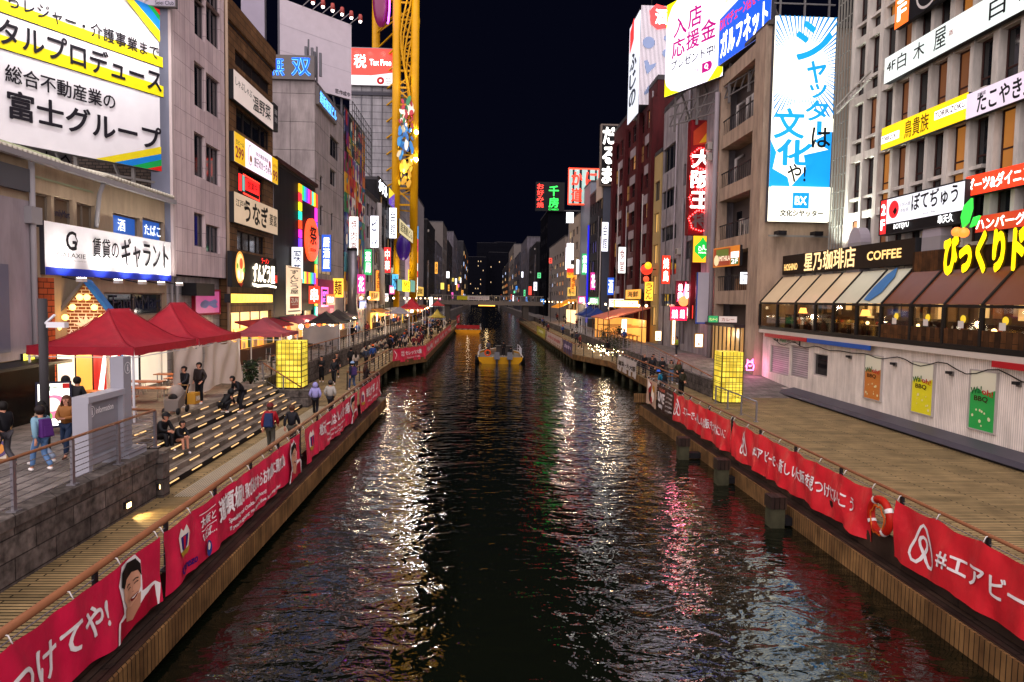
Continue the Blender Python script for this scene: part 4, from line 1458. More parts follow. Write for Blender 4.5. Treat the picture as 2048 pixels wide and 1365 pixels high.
HS = [(69, 73, 6.2, 1.1, "e:e03828:.8", "e:fff0e0:1", "串カツ", "red"), (80, 86, 5.3, .9, "e:f0d8a0:.45", "d:5a2010", "たこ焼き", "cream"), (87.5, 92.5, 5.6, 1.0, "e:2a60c8:.8", "e:f0f4ff:1", "カラオケ", "blue"), (95, 104, 6.6, 1.3, "e:ffb040:.7", "d:401808", "居酒屋", "amber"), (107, 114, 6.4, 1.3, "e:e8e8f0:.4", "d:a01828", "お好み焼", "white"), (115, 122, 7.6, 1.5, "e:c83080:.8", "e:ffe8f8:1", "劇場", "magenta"), (153, 172, 7.5, 2.2, "e:ffd060:.6", "d:601810", "道頓堀", "golden")]
for a, b, z, hh, pm, tm, tx_, cn_ in HS:
    sign("shop_board", "long %s lit board above the stall fronts of the left street" % cn_, "sign", wallL(XL + .35 if b < 150 else -14.9, a, b, z, z + hh), pm, [("t", tx_, .15, .18, .85, .84, tm, {"bold": .04})], .3)

# ================================================================ RIGHT BANK
XR = 20.5


def rsign(name, label, x, xl, yt, yb, xr, panel, layers=(), th=.3, group=None, edge="d:2a2a2c", rim=0.0, cat="sign"):
    return wsign(name, label, x, xl, yt, yb, xr, panel, layers, th, group, edge, rim, cat, True)


def fsign(name, label, y, xl, yt, yb, xr, panel, layers=(), th=.3, group=None, edge="d:2a2a2c", rim=0.0, cat="sign"):
    return sign(name, label, cat, wallF(y, 0, 10, 0, 10).px(xl, yt, yb, xr), panel, layers, th, edge, group, rim)


# ---- restaurant block: white boarded base, glazed upper floor with sloping awnings
rz0, rz1 = 1.55, 5.0
rest = empty("restaurant_block", (XR, 14, ZD), "low restaurant block with white boarded base and glazed dining floor on the right bank", "building")
m = MB()
fw = wallR(XR, 12, 49, ZD, 5.0)
sh = [pxw(fw, 1541, 690, 745, 1578, "shutter", 1), pxw(fw, 1582, 690, 752, 1617, "shutter", 1), pxw(fw, 1627, 706, 750, 1655, "glass", 1)]
holes(m, fw, sh, "bbqwall", .15)
m.add([(XR, 49, ZD), (28, 49, ZD), (28, 49, 5), (XR, 49, 5)], [(0, 1, 2, 3)], "bbqwall")
m.build("wall", rest)
for i, w_ in enumerate(sh):
    window(fw, w_, rest, .15, "d:a79d98", "roller_shutter" if i < 2 else "window")
m = MB()
m.box((XR - .35, 12, 5.0), (XR + 3, 49, 5.25), "d:c0b6aa")
m.box((XR - .55, 12, 1.3), (XR, 49, 1.52), "d:bdb2a6")
m.build("ledge_band", rest)
m = MB()
m.box((XR - .42, 41.5, 4.75), (XR - .30, 47.8, 5.0), "d:a81c24")
m.build("red_trim", rest)
m = MB()
m.box((XR - .42, 34.6, 4.75), (XR - .30, 41.4, 5.0), "d:2450a0")
m.build("blue_trim", rest)
m = MB()
m.box((XR - .42, 21, 4.75), (XR - .30, 26.0, 5.0), "d:a81c24")
m.build("red_trim", rest)
# dining floor: bays
GX = XR - .3
bays = [1521, 1556, 1592, 1632, 1668, 1715, 1764, 1824, 1890, 1966, 2060, 2200]
ys = [atX(b, 600, GX).y for b in bays]
zt, zs = 9.0, 7.12
tx = GX + 1.6
interior = ["e:c8843a:.50", "e:8a5a2c:.5", "e:a8682c:.45", "e:7a5030:.5", "e:c08a48:.55", "e:94602e:.45", "e:f0a838:.6", "e:c07a30:.5", "e:d8942e:.6", "e:b06a30:.5", "e:b06a30:.5"]
m = MB()
m.box((GX - .06, 12, 5.26), (GX + .1, 49, 5.5), "d:1c1918")
m.box((GX - .06, 12, zs - .06), (GX + .06, 49, zs + .06), "d:1c1918")
for i, y in enumerate(ys):
    m.box((GX - .08, y - .07, 5.5), (GX + .08, y + .07, zs - .061), "d:1c1918")
    m.bar((GX, y, zs + .05), (tx, y, zt), .12, .14, "d:1c1918")
m.build("glazing_frame", rest)
for i in range(len(ys) - 1):
    y1, y0 = ys[i], ys[i + 1]
    coffee = i < 6
    q = MB()
    q.add([(GX + .01, y0 + .08, zs + .08), (GX + .01, y1 - .08, zs + .08), (tx, y1 - .08, zt + .02), (tx, y0 + .08, zt + .02)], [(0, 1, 2, 3)], ("d:d8c29c:.25" if i < 4 else "d:c4c2a8:.25") if coffee else "d:6c3c24:.25")
    q.build("awning_panel", rest)
    q = MB()
    zb = 5.5 if coffee else 6.15
    q.add([(GX + .02, y0 + .07, zb), (GX + .02, y1 - .07, zb), (GX + .02, y1 - .07, zs - .06), (GX + .02, y0 + .07, zs - .06)], [(0, 3, 2, 1)], "clearglass")
    q.build("window_bay", rest)
    if not coffee:
        q = MB()
        q.box((GX - .03, y0 + .07, 5.5), (GX + .08, y1 - .07, 6.149), "barnwood")
        q.build("planter_panel", rest)
# interior seen through the glass
m = MB()
m.add([(GX + 4, 12, 5.2), (GX + 4, 49, 5.2), (GX + 4, 49, 8.8), (GX + 4, 12, 8.8)], [(0, 1, 2, 3)], "d:54402c")
m.add([(GX, 12, 5.27), (GX + 4, 12, 5.27), (GX + 4, 49, 5.27), (GX, 49, 5.27)], [(0, 1, 2, 3)], "d:3c2c20")
m.add([(tx + .3, 12, 8.7), (GX + 4, 12, 8.7), (GX + 4, 49, 8.7), (tx + .3, 49, 8.7)], [(0, 1, 2, 3)], "d:8a7a64")
for i in range(len(ys) - 1):
    c = (ys[i] + ys[i + 1]) / 2
    for k in range(3):
        yy = c + rnd.uniform(-1.0, 1.0)
        m.box((GX + 3.9, yy - .3, 6.2 + rnd.random() * .6), (GX + 3.98, yy + .3, 7.2 + rnd.random() * .6), rnd.choice(["d:9a7a50", "d:6a5038", "d:c0b090", "e:ffcf80:.5"]))
m.build("dining_room", rest)
for i in range(len(ys) - 1):
    y1, y0 = ys[i], ys[i + 1]
    c = (y0 + y1) / 2
    q = MB()
    for k in range(3):
        yy = y0 + (y1 - y0) * (k + .5) / 3 + rnd.uniform(-.2, .2)
        xx = GX + rnd.uniform(.6, 2.2)
        zb = 6.0
        q.box((xx - .35, yy - .35, zb - .04), (xx + .35, yy + .35, zb), "d:6a4a30")
        q.box((xx - .04, yy - .04, 5.28), (xx + .04, yy + .04, zb - .041), "darksteel")
        q.box((xx + .6, yy - .35, 5.28), (xx + .75, yy + .35, 6.35), "d:3a2018")
        q.ball((xx + .1, yy + .2, 6.1), .1, rnd.choice(["d:d8d0c0", "e:ffd890:3", "d:8a3020", "d:305040"]), 8, 6)
    q.build("table_set", rest)
    q = MB()
    q.cyl((GX + 1.8, c, 8.0), (GX + 1.8, c, 8.6), .015, "darksteel", n=4)
    q.ball((GX + 1.8, c, 7.6), .22, "e:ffc070:5", 10, 7, (1, 1, .8))
    q.build("pendant_lamp", rest)
    lamp("POINT", (GX + 1.9, c, 7.3), 26, (1, .68, .35), .25)
    if i in (1, 4):
        q = MB()
        q.cyl((GX + .9, c - .5, 6.0), (GX + .9, c - .5, 6.5), .03, "darksteel")
        q.cyl((GX + .9, c - .5, 6.5), (GX + .9, c - .5, 6.85), .28, "e:ffb050:2.2", .18, 12)
        q.build("table_lamp", rest)
    if i >= 6:
        q = MB()
        q.poly(wallR(GX - .04, y0, y1, 6.2, 7), [((y1 - y0) * .55 + .17 * math.cos(t * PI / 8), .38 + .17 * math.sin(t * PI / 8)) for t in range(16)], .0, "e:f0c828:.5")
        q.poly(wallR(GX - .045, y0, y1, 6.2, 7), [((y1 - y0) * .42, 0), ((y1 - y0) * .42 + .35, 0), ((y1 - y0) * .42 + .35, .3), ((y1 - y0) * .42, .3)], .0, "d:d0c8c0")
        q.build("window_sticker", rest)
m = MB()
m.box((tx, 12, 8.6), (26, 49, 9.02), "d:4a4543")
m.build("roof", rest)
# blue patch printed on the pale awning panel
q = MB()
ya, yb_ = ys[5] - .3, ys[6] + .5
du = V((tx - GX, 0, zt - zs)).normalized()
fa = Fr((GX + .01 - du.z * .02, ya, zs + .08 + .03), (0, -1, 0), du, ya - yb_, 2.8)
q.poly(fa, [(.1, .2), (fa.W * .5, 0.1), (fa.W * .8, .7), (fa.W * .75, 1.8), (fa.W * .4, 2.5), (.2, 2.0), (0, 1.1)], .02, "d:3d6ea0")
q.build("awning_print", rest)
# roof sign bands
fh = Fr((tx - .05, 49, 9.02), (0, -1, 0), (0, 0, 1), 1, 1)
rsign("roof_sign", "dark brown roof sign with glowing warm white lettering over the coffee shop awnings", tx - .12, 1566, 513, 550, 1828, "d:241a14", [("t", "HOSHINO", .02, .2, .155, .55, "e:ffd080:.85", {"bold": .04}), ("t", "星乃珈琲店", .22, .08, .64, 1.0, "e:ffd898:.95", {"bold": .035}), ("t", "COFFEE", .72, .3, .93, .68, "e:ffd080:.85", {"bold": .05})], .4)
fx2 = wallR(tx - .2, 10, 36, 0, 1).px(1826, 505, 545, 2100)
sign("roof_sign", "weathered plank board behind the big yellow lettering", "sign", fx2, "barnwood", [], .3)
by = wallR(tx - .35, 10, 36, 0, 1).px(1893, 470, 552, 2110)
bw_ = by.ab(2048, 500)[0] * 8 / 4.75
bd = empty("letter_sign", by.P(by.W / 2, 0, 0), "huge glowing yellow rounded letters with orange fruit and green leaves above the awning", "sign")
le = MB()
put_text(le, by.P, "びっくりドンキー", 0, 0, bw_, by.H, .1, "e:ffd800:1.3", .13)
put_text(le, by.P, "びっくりドンキー", -.02, -.03, bw_ + .02, by.H + .02, .04, "d:30240a", .2)
le.build("lettering", bd)
m = MB()
lf = by.H
m.ball(by.P(.9, lf * 1.02, .15), .22, "e:ff8030:1.4", 12, 8)
m.ball(by.P(1.35, lf * .98, .15), .22, "e:ff8030:1.4", 12, 8)
m.build("fruit", bd)
m = MB()
m.poly(by, [(1.3, lf * 1.1), (1.15, lf * 1.35), (1.3, lf * 1.6), (1.75, lf * 1.75), (1.8, lf * 1.5), (1.6, lf * 1.2)], .2, "e:30d040:1.2", .1)
m.poly(by, [(1.75, lf * 1.08), (1.95, lf * 1.3), (2.3, lf * 1.32), (2.1, lf * 1.12)], .2, "e:30d040:1.2", .1)
m.build("leaves", bd)
rsign("roof_sign", "brick red sign with white katakana above the huge yellow letters", tx + .3, 1952, 434, 466, 2110, "e:b8321c:.8", [("t", "ハンバーグレストラン", .01, .15, 1.32, .85, "e:f8f4e8:1.2", {"bold": .04})], .3)
# three drink posters and wall lamps on the white boards
for i, (xl, yt, yb, xr, c1, c2) in enumerate(((1731, 708, 797, 1764, "a05a22", "orange-brown"), (1826, 722, 825, 1868, "b8a818", "yellow"), (1942, 738, 858, 1994, "188038", "green"))):
    q = rsign("wall_poster", "%s upright poster with bubbles and coloured lettering on the white boards" % c2, XR - .06, xl, yt, yb, xr, "e:%s:.45" % c1, [("p", [(0, .6), (.3, .7), (.6, .62), (1, .72), (1, 1), (0, 1)], "e:d0c8b0:.22")] + [("c", .15 + .7 * rnd.random(), .08 + .3 * rnd.random(), .010 + .02 * rnd.random(), "e:d8d0a0:.2", {"sq": 1}) for _ in range(9)] + [("t", "Wa!", .1, .58, .5, .70, "d:186030", {"bold": .05, "rise": .05}), ("t", "oh!", .52, .62, .92, .72, "d:b01c1c", {"bold": .05, "rise": -.04}), ("t", "BBQ", .25, .48, .75, .58, "d:3a1c10", {"bold": .05})], .14, edge="d:a9a29a", rim=.05)
wl0 = None
for i, px in enumerate((1702, 1792, 1905, 2040)):
    p = atX(px, 715 + (px - 1702) * .16, XR - .02)
    lab = ["wall lamp left of the orange-brown poster", "wall lamp between the orange-brown and yellow posters", "wall lamp between the yellow and green posters", "wall lamp right of the green poster"][i]
    if wl0 is None:
        wl0 = empty("wall_lamp", p, "small unlit " + lab, "lamp", "wall lamps on the white boards")
        q = MB()
        q.box(p + V((-.1, -.09, -.1)), p + V((0, .09, .1)), "d:6a655f")
        q.build("back_plate", wl0)
        q = MB()
        q.box(p + V((-.25, -.12, -.02)), p + V((-.101, .12, .1)), "darksteel")
        q.build("shade", wl0)
    else:
        dup(wl0, p, 0, "small unlit " + lab)
m = MB()
y = 47.0
pts = []
while y > 18:
    pts.append((XR - .12, y, 4.55 - .18 * math.sin((47 - y) * .9) ** 2 - .1 * math.sin(y * 2.1)))
    y -= .6
m.tube(pts, .025, "d:1a1818", 5)
m.build("cable", None, None, "loose black cable drooping along the top of the white boards", "cable")
rsign("shop_sign", "small white sign with green and red lettering above the roller shutters", XR - .1, 1546, 672, 685, 1598, "d:cfc6bc", [("t", "Waloh!", .28, .2, .55, .85, "d:1c7038", {"bold": .04}), ("t", "BBQ Cafe", .58, .25, .9, .75, "d:3a2a24"), ("c", .1, .5, .2, "d:1a1816", {"sq": 1.4}), ("c", .2, .45, .2, "d:1a1816", {"sq": 1.4})], .1)
# long bench
m = MB()
m.box((19.1, 12, 1.32), (19.9, 42.5, 1.42), "darksteel")
m.hexa([V(p) for p in ((19.0, 12, 1.42), (19.95, 12, 1.42), (19.0, 42.6, 1.42), (19.95, 42.6, 1.42), (19.12, 12, 1.62), (19.95, 12, 1.78), (19.12, 42.6, 1.62), (19.95, 42.6, 1.78))], "bench")
m.build("bench", None, None, "very long low dark bench running along the white boarded wall", "bench")

# ---- lattice facade building behind the restaurant
XB = 22.5
fl_ = wallR(XB, 12, 42, 9.0, 34)
root = empty("lattice_building", (XB, 12, 9), "large grey-white office building with a deep concrete window lattice on the right bank", "building")
m = MB()
m.box((XB + .42, 12, 9.0), (XB + 14, 42, 34), "d:8a847c")
m.build("wall", root)
st = 3.5
zrow = [9.0 + st * j for j in range(8)]
ncol = 20
cw = (42 - 12) / ncol
m = MB()
for i in range(ncol + 1):
    wd = .36 if i % 2 == 0 else .24
    m = MB()
    m.fbox(fl_, i * cw - wd / 2, 0, i * cw + wd / 2, 25, -.41, 0, "lattice")
    m.build("column", root)
m = MB()
for z in zrow:
    m = MB()
    m.fbox(fl_, 0, z - 9 - .22, fl_.W, z - 9 + .22, -.40, -.06, "lattice")
    m.build("beam", root)
m = MB()
for z in zrow[:-1]:
    m.fbox(fl_, 0, z - 9 + .95, fl_.W * .38, z - 9 + 1.12, -.40, -.1, "lattice")
m.build("transoms", root)
n = 0
for i in range(ncol):
    for j, z in enumerate(zrow[:-1]):
        if n >= 96:
            break
        n += 1
        a0, a1 = i * cw + .24, (i + 1) * cw - .24
        q = MB()
        b0, b1 = z - 9 + .22, z - 9 + 3.28
        for (x0, y0, x1, y1) in ((a0, b0, a0 + .09, b1), (a1 - .09, b0, a1, b1), (a0 + .09, b1 - .09, a1 - .09, b1), (a0 + .09, b0 + 1.3, a1 - .09, b0 + 1.38)):
            q.fbox(fl_, x0, y0, x1, y1, -.40, -.34, "d:3c2420")
        o = q.build("window", root)
        q = MB()
        pane = "glass"
        r_ = rnd.random()
        if r_ < .09:
            pane = "e:b0702c:.4"
        elif r_ < .17:
            pane = "e:7a4a28:.35"
        q.add([fl_.P(a0, b0, -.37), fl_.P(a1, b0, -.37), fl_.P(a1, b1, -.37), fl_.P(a0, b1, -.37)], [(0, 1, 2, 3)], pane)
        q.build("pane", o)
m = MB()
for k in range(8):
    y = 42.2 + k * .36
    m.bar((XB + .4, y, 9), (XB + .4, y, 29.5), .08, .08, "d:8a8880")
for k in range(18):
    m.bar((XB + .45, 42.1, 10 + k * 1.1), (XB + .45, 44.9, 10 + k * 1.1), .05, .05, "d:8a8880")
m.build("pipe_screen", None, None, "grey screen of upright pipes between the tall blue sign and the lattice facade", "screen")
m = MB()
q0 = atX(1680, 212, XB - .2)
for k in range(2):
    m.bar((XB - .1, 43.5, q0.z - .3 + k * .4), (XB - .8, 38.5, q0.z + .3 + k * .4), .1, .1, "d:b0aca4")
for k in range(8):
    m.bar((XB - .1 - .09 * k, 43.5 - .62 * k, q0.z - .3 + .08 * k), (XB - .1 - .09 * k, 43.5 - .62 * k, q0.z + .1 + .08 * k), .05, .05, "d:b0aca4")
m.build("sign_bracket", None, None, "white lattice bracket at the left end of the long white sign", "bracket")
XS = XB - .45
K = "d:16151a"


def qsign(name, label, TL, BL, TR, BR, panel, layers, x=XS, th=.25, **kw):
    return sign(name, label, "sign", quadfr(TL, BL, TR, BR, x=x), panel, layers, th, kw.get("edge", "d:2a2a2c"), None, kw.get("rim", 0))


# keep signs parallel to the facade: one left edge each
rsign("shop_sign", "orange and black lit sign with a floor number at the top of the lattice facade", XS, 1793, -22, 58, 1980, "d:1c1c20", [("r", 0, 0, .17, 1, "e:f06a24:1.1"), ("v", "5F", .03, .12, .14, .95, "e:f8f0e8:1.3", {"bold": .04}), ("c", .38, .45, .42, "d:d8d4d0"), ("c", .38, .45, .36, "d:1c1c20"), ("r", .33, .3, .43, .36, "d:d8d4d0"), ("r", .33, .42, .43, .48, "d:d8d4d0"), ("r", .33, .54, .43, .6, "d:d8d4d0")])
rsign("shop_sign", "long white sign with thin black characters and a floor number across the lattice facade", XS - .05, 1770, 118, 168, 2125, "e:dfe8e4:.37", [("t", "4F", .02, .40, .085, .75, K, {"bold": .03}), ("t", "白", .10, .26, .165, .85, K, {"bold": .015}), ("t", "木", .215, .26, .29, .85, K, {"bold": .015}), ("t", "屋", .35, .2, .425, .9, K, {"bold": .015}), ("t", "酒", .44, .45, .465, .62, "d:b02820"), ("t", "白", .66, .22, .74, .88, K, {"bold": .02}), ("t", "木", .80, .22, .88, .88, K, {"bold": .02}), ("t", "屋", .93, .22, .99, .88, K, {"bold": .02})], .35)
rsign("shop_sign", "long yellow lit sign with thin brown characters on the lattice facade", XS, 1764, 258, 301, 1932, "e:f8d010:.85", [("r", 0, .28, .24, .62, "e:f4f0f0:.9"), ("r", .66, .42, .99, .76, "e:f4f0f0:.9"), ("t", "TORIKIZOKU", .01, .34, .23, .56, "d:501414", {"bold": .06}), ("t", "鳥貴族", .31, .12, .60, .88, "d:5a2810", {"bold": .02}), ("t", "TORIKIZOKU", .67, .47, .98, .71, "d:501414", {"bold": .06})], .3)
rsign("shop_sign", "pale lilac lit sign with chunky black characters to the right of the yellow sign", XS - .02, 1934, 190, 239, 2110, "e:d8c8d8:.36", [("t", "たこやき王", .14, .1, .8, .85, K, {"bold": .04}), ("t", "道頓堀", .14, .72, .24, .88, K)], .3)
rsign("shop_sign", "red lit sign with white dart bar lettering on the lattice facade", XS - .1, 1932, 355, 394, 2110, "e:f03a1c:1.1", [("t", "ダーツ&ダイニング", .02, .16, .86, .84, "e:fff8f0:1.3", {"bold": .035})], .35)
q = rsign("shop_sign", "white and black lit sign with a red circle and brush lettering below the lattice windows", XS - .3, 1762, 401, 472, 1930, "e:ececf4:.40", [("r", 0, 0, 1, .30, "d:141216"), ("r", 0, 0, .09, 1, "e:e02024:1.1"), ("t", "2", .02, .56, .075, .86, "e:ffffff:1.3", {"bold": .05}), ("t", "F", .02, .14, .075, .44, "e:ffffff:1.3", {"bold": .05}), ("c", .19, .66, .24, "e:e01c24:1", {"sq": .95}), ("p", [(.18, .6), (.21, .72), (.235, .62), (.215, .5), (.24, .4)], "d:1a181c"), ("t", "お好み焼", .27, .68, .40, .80, "d:6a6a70", {"bold": 0}), ("t", "鉄板焼", .28, .53, .38, .64, "d:6a6a70", {"bold": 0}), ("t", "ぼてぢゅう", .42, .50, .93, .96, K, {"bold": .04}), ("t", "Since 1946", .56, .36, .70, .43, "d:8a8a90", {"bold": 0}), ("t", "BOTEJYU", .21, .08, .40, .25, "e:f0f0f0:.9", {"bold": .02}), ("t", "串天久", .74, .06, .9, .27, "e:f0f0f0:.9", {"bold": .03})], .4, rim=.06)
for i, (y, z) in enumerate(((43.6, 10.3), (41.6, 10.3))):
    q = MB()
    q.box((21.9, y - .2, z - .25), (22.1, y + .2, z + .1), "darksteel")
    o = q.build("facade_floodlight", None, None, ("floodlight on the restaurant roof left of the pipe screen", "floodlight on the restaurant roof at the left corner of the lattice", "floodlight on the restaurant roof behind the coffee sign")[i], "floodlight")
    g = MB()
    g.box((21.95, y - .15, z + .101), (22.08, y + .15, z + .115), "e:f0fff0:5")
    g.build("lens", o)
    lamp("SPOT", (21.9, y, z + .35), 1500, (.93, 1, .9), .15, (22.7, y - 3, z + 9), 2.4, .9)
# ducts on the restaurant roof
for i, (px, py, nm) in enumerate(((1715, 470, "white hooded duct outlet on the restaurant roof beside the coffee sign"), (1870, 458, "large grey hooded exhaust duct on the roof in front of the black and white sign"))):
    p = atX(px, py + 16, XS)
    m = MB()
    m.box((p.x - .2, p.y - .7, 9.03), (p.x + .4, p.y + .7, p.z), "d:8f8a8c")
    c = [(math.cos(t * PI / 12), math.sin(t * PI / 12)) for t in range(13)]
    vs = [(p.x - .2, p.y + .7 * a, p.z + .9 * b) for a, b in c] + [(p.x + .4, p.y + .7 * a, p.z + .9 * b) for a, b in c]
    m.add(vs, [(k, k + 1, k + 14, k + 13) for k in range(12)] + [tuple(range(13)), tuple(range(25, 12, -1))], "d:a39ca4", False)
    o = m.build("roof_duct", None, None, nm, "duct")
m = MB()
p = atX(1592, 482, 22)
for dy in (0, 1.6, 3.1):
    m.box((22.0, p.y - 1 - dy, 9.03), (22.6, p.y - dy, 10.6), "d:b8b0a8")
    m.cyl((21.99, p.y - .5 - dy, 10.1), (21.96, p.y - .5 - dy, 10.1), .36, "d:6a6560", n=14)
m.build("air_conditioner", None, None, "row of air conditioner units on the roof at the foot of the tall blue sign", "air conditioner")

# ---- brown frame building with the tall blue and white sign
XC = 20.0
cf = wallR(XC, 49.3, 59, ZD, 27)
root = empty("balcony_building", (XC, 49.3, ZD), "brown frame building with cluttered open balconies behind the tall blue sign", "building")
m = MB()
m.box((XC, 49.3, ZR - 1), (XC + 1.3, 51.2, 27), "beigecol")
m.box((XC, 58.3, ZR - 1), (XC + .8, 59, 27), "beigecol")
m.box((XC + 1.3, 49.3, ZR - 1), (XC + 10, 51.2, 27), "beigecol")
m.box((XC + 1.6, 51.2, ZR - 1), (XC + 10, 59, 26.6), "d:5c5350")
m.build("wall", root)
m = MB()
for z in (26, 20.7, 16.3, 11.9, 7.6):
    m = MB()
    m.box((XC + .1, 51.201, z - .6), (XC + 1.65, 58.299, z + .5), "beigecol")
    m.build("floor_slab", root)
for z in (21.2, 16.8, 12.4, 8.1):
    q = MB()
    q.bar((XC + .2, 51.3, z + 1.2), (XC + .2, 58.2, z + 1.2), .08, .08, "darksteel")
    for k in range(16):
        q.bar((XC + .2, 51.5 + k * .43, z), (XC + .2, 51.5 + k * .43, z + 1.18), .03, .03, "darksteel")
    q.build("balcony_railing", root)
for k in range(16):
    z = rnd.choice((21.2, 16.8, 12.4, 8.1))
    y = rnd.uniform(51.6, 57.8)
    q = MB()
    if k % 3 == 0:
        q.box((XC + .7, y - .45, z), (XC + 1.3, y + .45, z + .8 + rnd.random()), rnd.choice(["d:a59c94", "d:6a625c", "d:8a6a50"]))
    elif k % 3 == 1:
        q.tube([(XC + .9, y, z), (XC + .9, y, z + 2.2), (XC + 1.5, y, z + 2.6)], .14, "d:9a9490")
    else:
        q.box((XC + 1.5, y - .5, z + .3), (XC + 1.58, y + .5, z + 2.4), rnd.choice(["glass", "e:c8a070:.3", "d:3a3634"]))
    q.build(("air_conditioner", "pipe", "door")[k % 3], root)
m = MB()
m.tube([(XC - .25, 58.6, ZR), (XC - .25, 58.6, 25)], .2, "d:8d8488", 10)
m.build("drainpipe", root)
m = MB()
m.box((XC + .05, 49.0, 26.95), (XC + 10, 59.2, 27.25), "d:4a4440")
m.build("roof", root)
fbx = quadfr((1553, 32), (1535, 443), (1685, 25), (1665, 443), y=48.85)
fbx = Fr((fbx.o.x, 48.85, fbx.o.z), (1, 0, 0), (0, 0, 1), fbx.W, fbx.H)
rays = []
for k in range(72):
    t = 2 * PI * k / 72 + rnd.uniform(-.02, .02)
    c0 = (.42, .745)
    r0, r1 = (.30 + .05 * rnd.random()), .62
    w_ = .022
    p = [(c0[0] + math.cos(t - w_ * .5) * r0 * 1.4, c0[1] + math.sin(t - w_ * .5) * r0 * .45), (c0[0] + math.cos(t - w_) * r1 * 2, c0[1] + math.sin(t - w_) * r1 * .66), (c0[0] + math.cos(t + w_) * r1 * 2, c0[1] + math.sin(t + w_) * r1 * .66), (c0[0] + math.cos(t + w_ * .5) * r0 * 1.4, c0[1] + math.sin(t + w_ * .5) * r0 * .45)]
    # clip to the sign
    def clip(poly, ax, lim, sgn):
        out = []
        for i in range(len(poly)):
            a, b = poly[i], poly[(i + 1) % len(poly)]
            ia, ib = (a[ax] - lim) * sgn >= 0, (b[ax] - lim) * sgn >= 0
            if ia:
                out.append(a)
            if ia != ib:
                f = (lim - a[ax]) / (b[ax] - a[ax])
                out.append((a[0] + (b[0] - a[0]) * f, a[1] + (b[1] - a[1]) * f))
        return out
    for ax, lim, sg in ((0, 0, 1), (0, 1, -1), (1, .44, 1), (1, 1, -1)):
        if len(p) >= 3:
            p = clip(p, ax, lim, sg)
    if len(p) >= 3:
        rays.append(("p", p, "e:1880c8:.7"))
WH, BL_ = "e:f4f0dc:.62", "e:1490e0:.95"
sign("tall_sign", "very tall lit blue and cream sign with sweeping brush lettering and a sunburst", "sign", fbx, WH, [
    ("r", 0, .17, 1, .40, BL_), ("p", [(0, .40), (1, .40), (1, .455), (.7, .43), (.5, .46), (.25, .44), (0, .47)], BL_)] + [
    ("p", [(0, .47), (.25, .53), (.55, .50), (.95, .44), (.7, .40), (.95, .36), (.55, .33), (.6, .26), (.35, .17), (.30, .22), (.05, .26), (.1, .34), (0, .40)], WH)] + rays + [
    ("p", [(0, .44), (.0, .50), (.2, .56), (.5, .58), (.75, .53), (1.0, .50), (1, .44)], WH),
    ("t", "シ", .28, .78, .88, .97, BL_, {"bold": .05, "slant": .05}), ("t", "ャ", .50, .67, .82, .78, BL_, {"bold": .045}), ("t", "ッ", .55, .60, .84, .67, BL_, {"bold": .045}), ("t", "タ", .50, .49, .88, .59, BL_, {"bold": .045}), ("r", .70, .42, .78, .49, BL_),
    ("t", "文", .0, .40, .50, .55, BL_, {"bold": .05}), ("t", "化", .06, .27, .66, .40, BL_, {"bold": .055}), ("t", "は", .62, .36, .93, .46, "d:1a1c20", {"bold": .03}), ("t", "や!", .25, .19, .55, .28, "d:1a1c20", {"bold": .03}),
    ("r", 0, 0, 1, .169, WH), ("r", .35, .062, .62, .14, "e:189ad8:.8"), ("t", "BX", .39, .08, .58, .122, "e:ffffff:1.1", {"bold": .03}), ("t", "文化シヤッター", .15, .022, .86, .056, "d:0c0d10", {"bold": .07})], .5, "d:4a4a50")
m = MB()
for a in (.2, .8):
    m.box(fbx.P(fbx.W * a - .3, -1.0, -.2), fbx.P(fbx.W * a + .3, -.7, .6), "darksteel")
m.bar(fbx.P(0, -1.05, .3), fbx.P(fbx.W, -1.05, .3), .12, .12, "d:8a8880")
m.build("sign_lamp_bar", None, None, "bar with two floodlights below the tall blue sign", "floodlight")
m = MB()
for a in (.1, .5, .9):
    m.bar(fbx.P(fbx.W * a, fbx.H, -.3), fbx.P(fbx.W * a, fbx.H + 3.4, -.3), .12, .12, "d:6a6868")
for b in (1, 2.2, 3.3):
    m.bar(fbx.P(0, fbx.H + b, -.3), fbx.P(fbx.W, fbx.H + b, -.3), .1, .1, "d:6a6868")
m.build("sign_scaffold", None, None, "open steel scaffold above the tall blue sign", "scaffold")

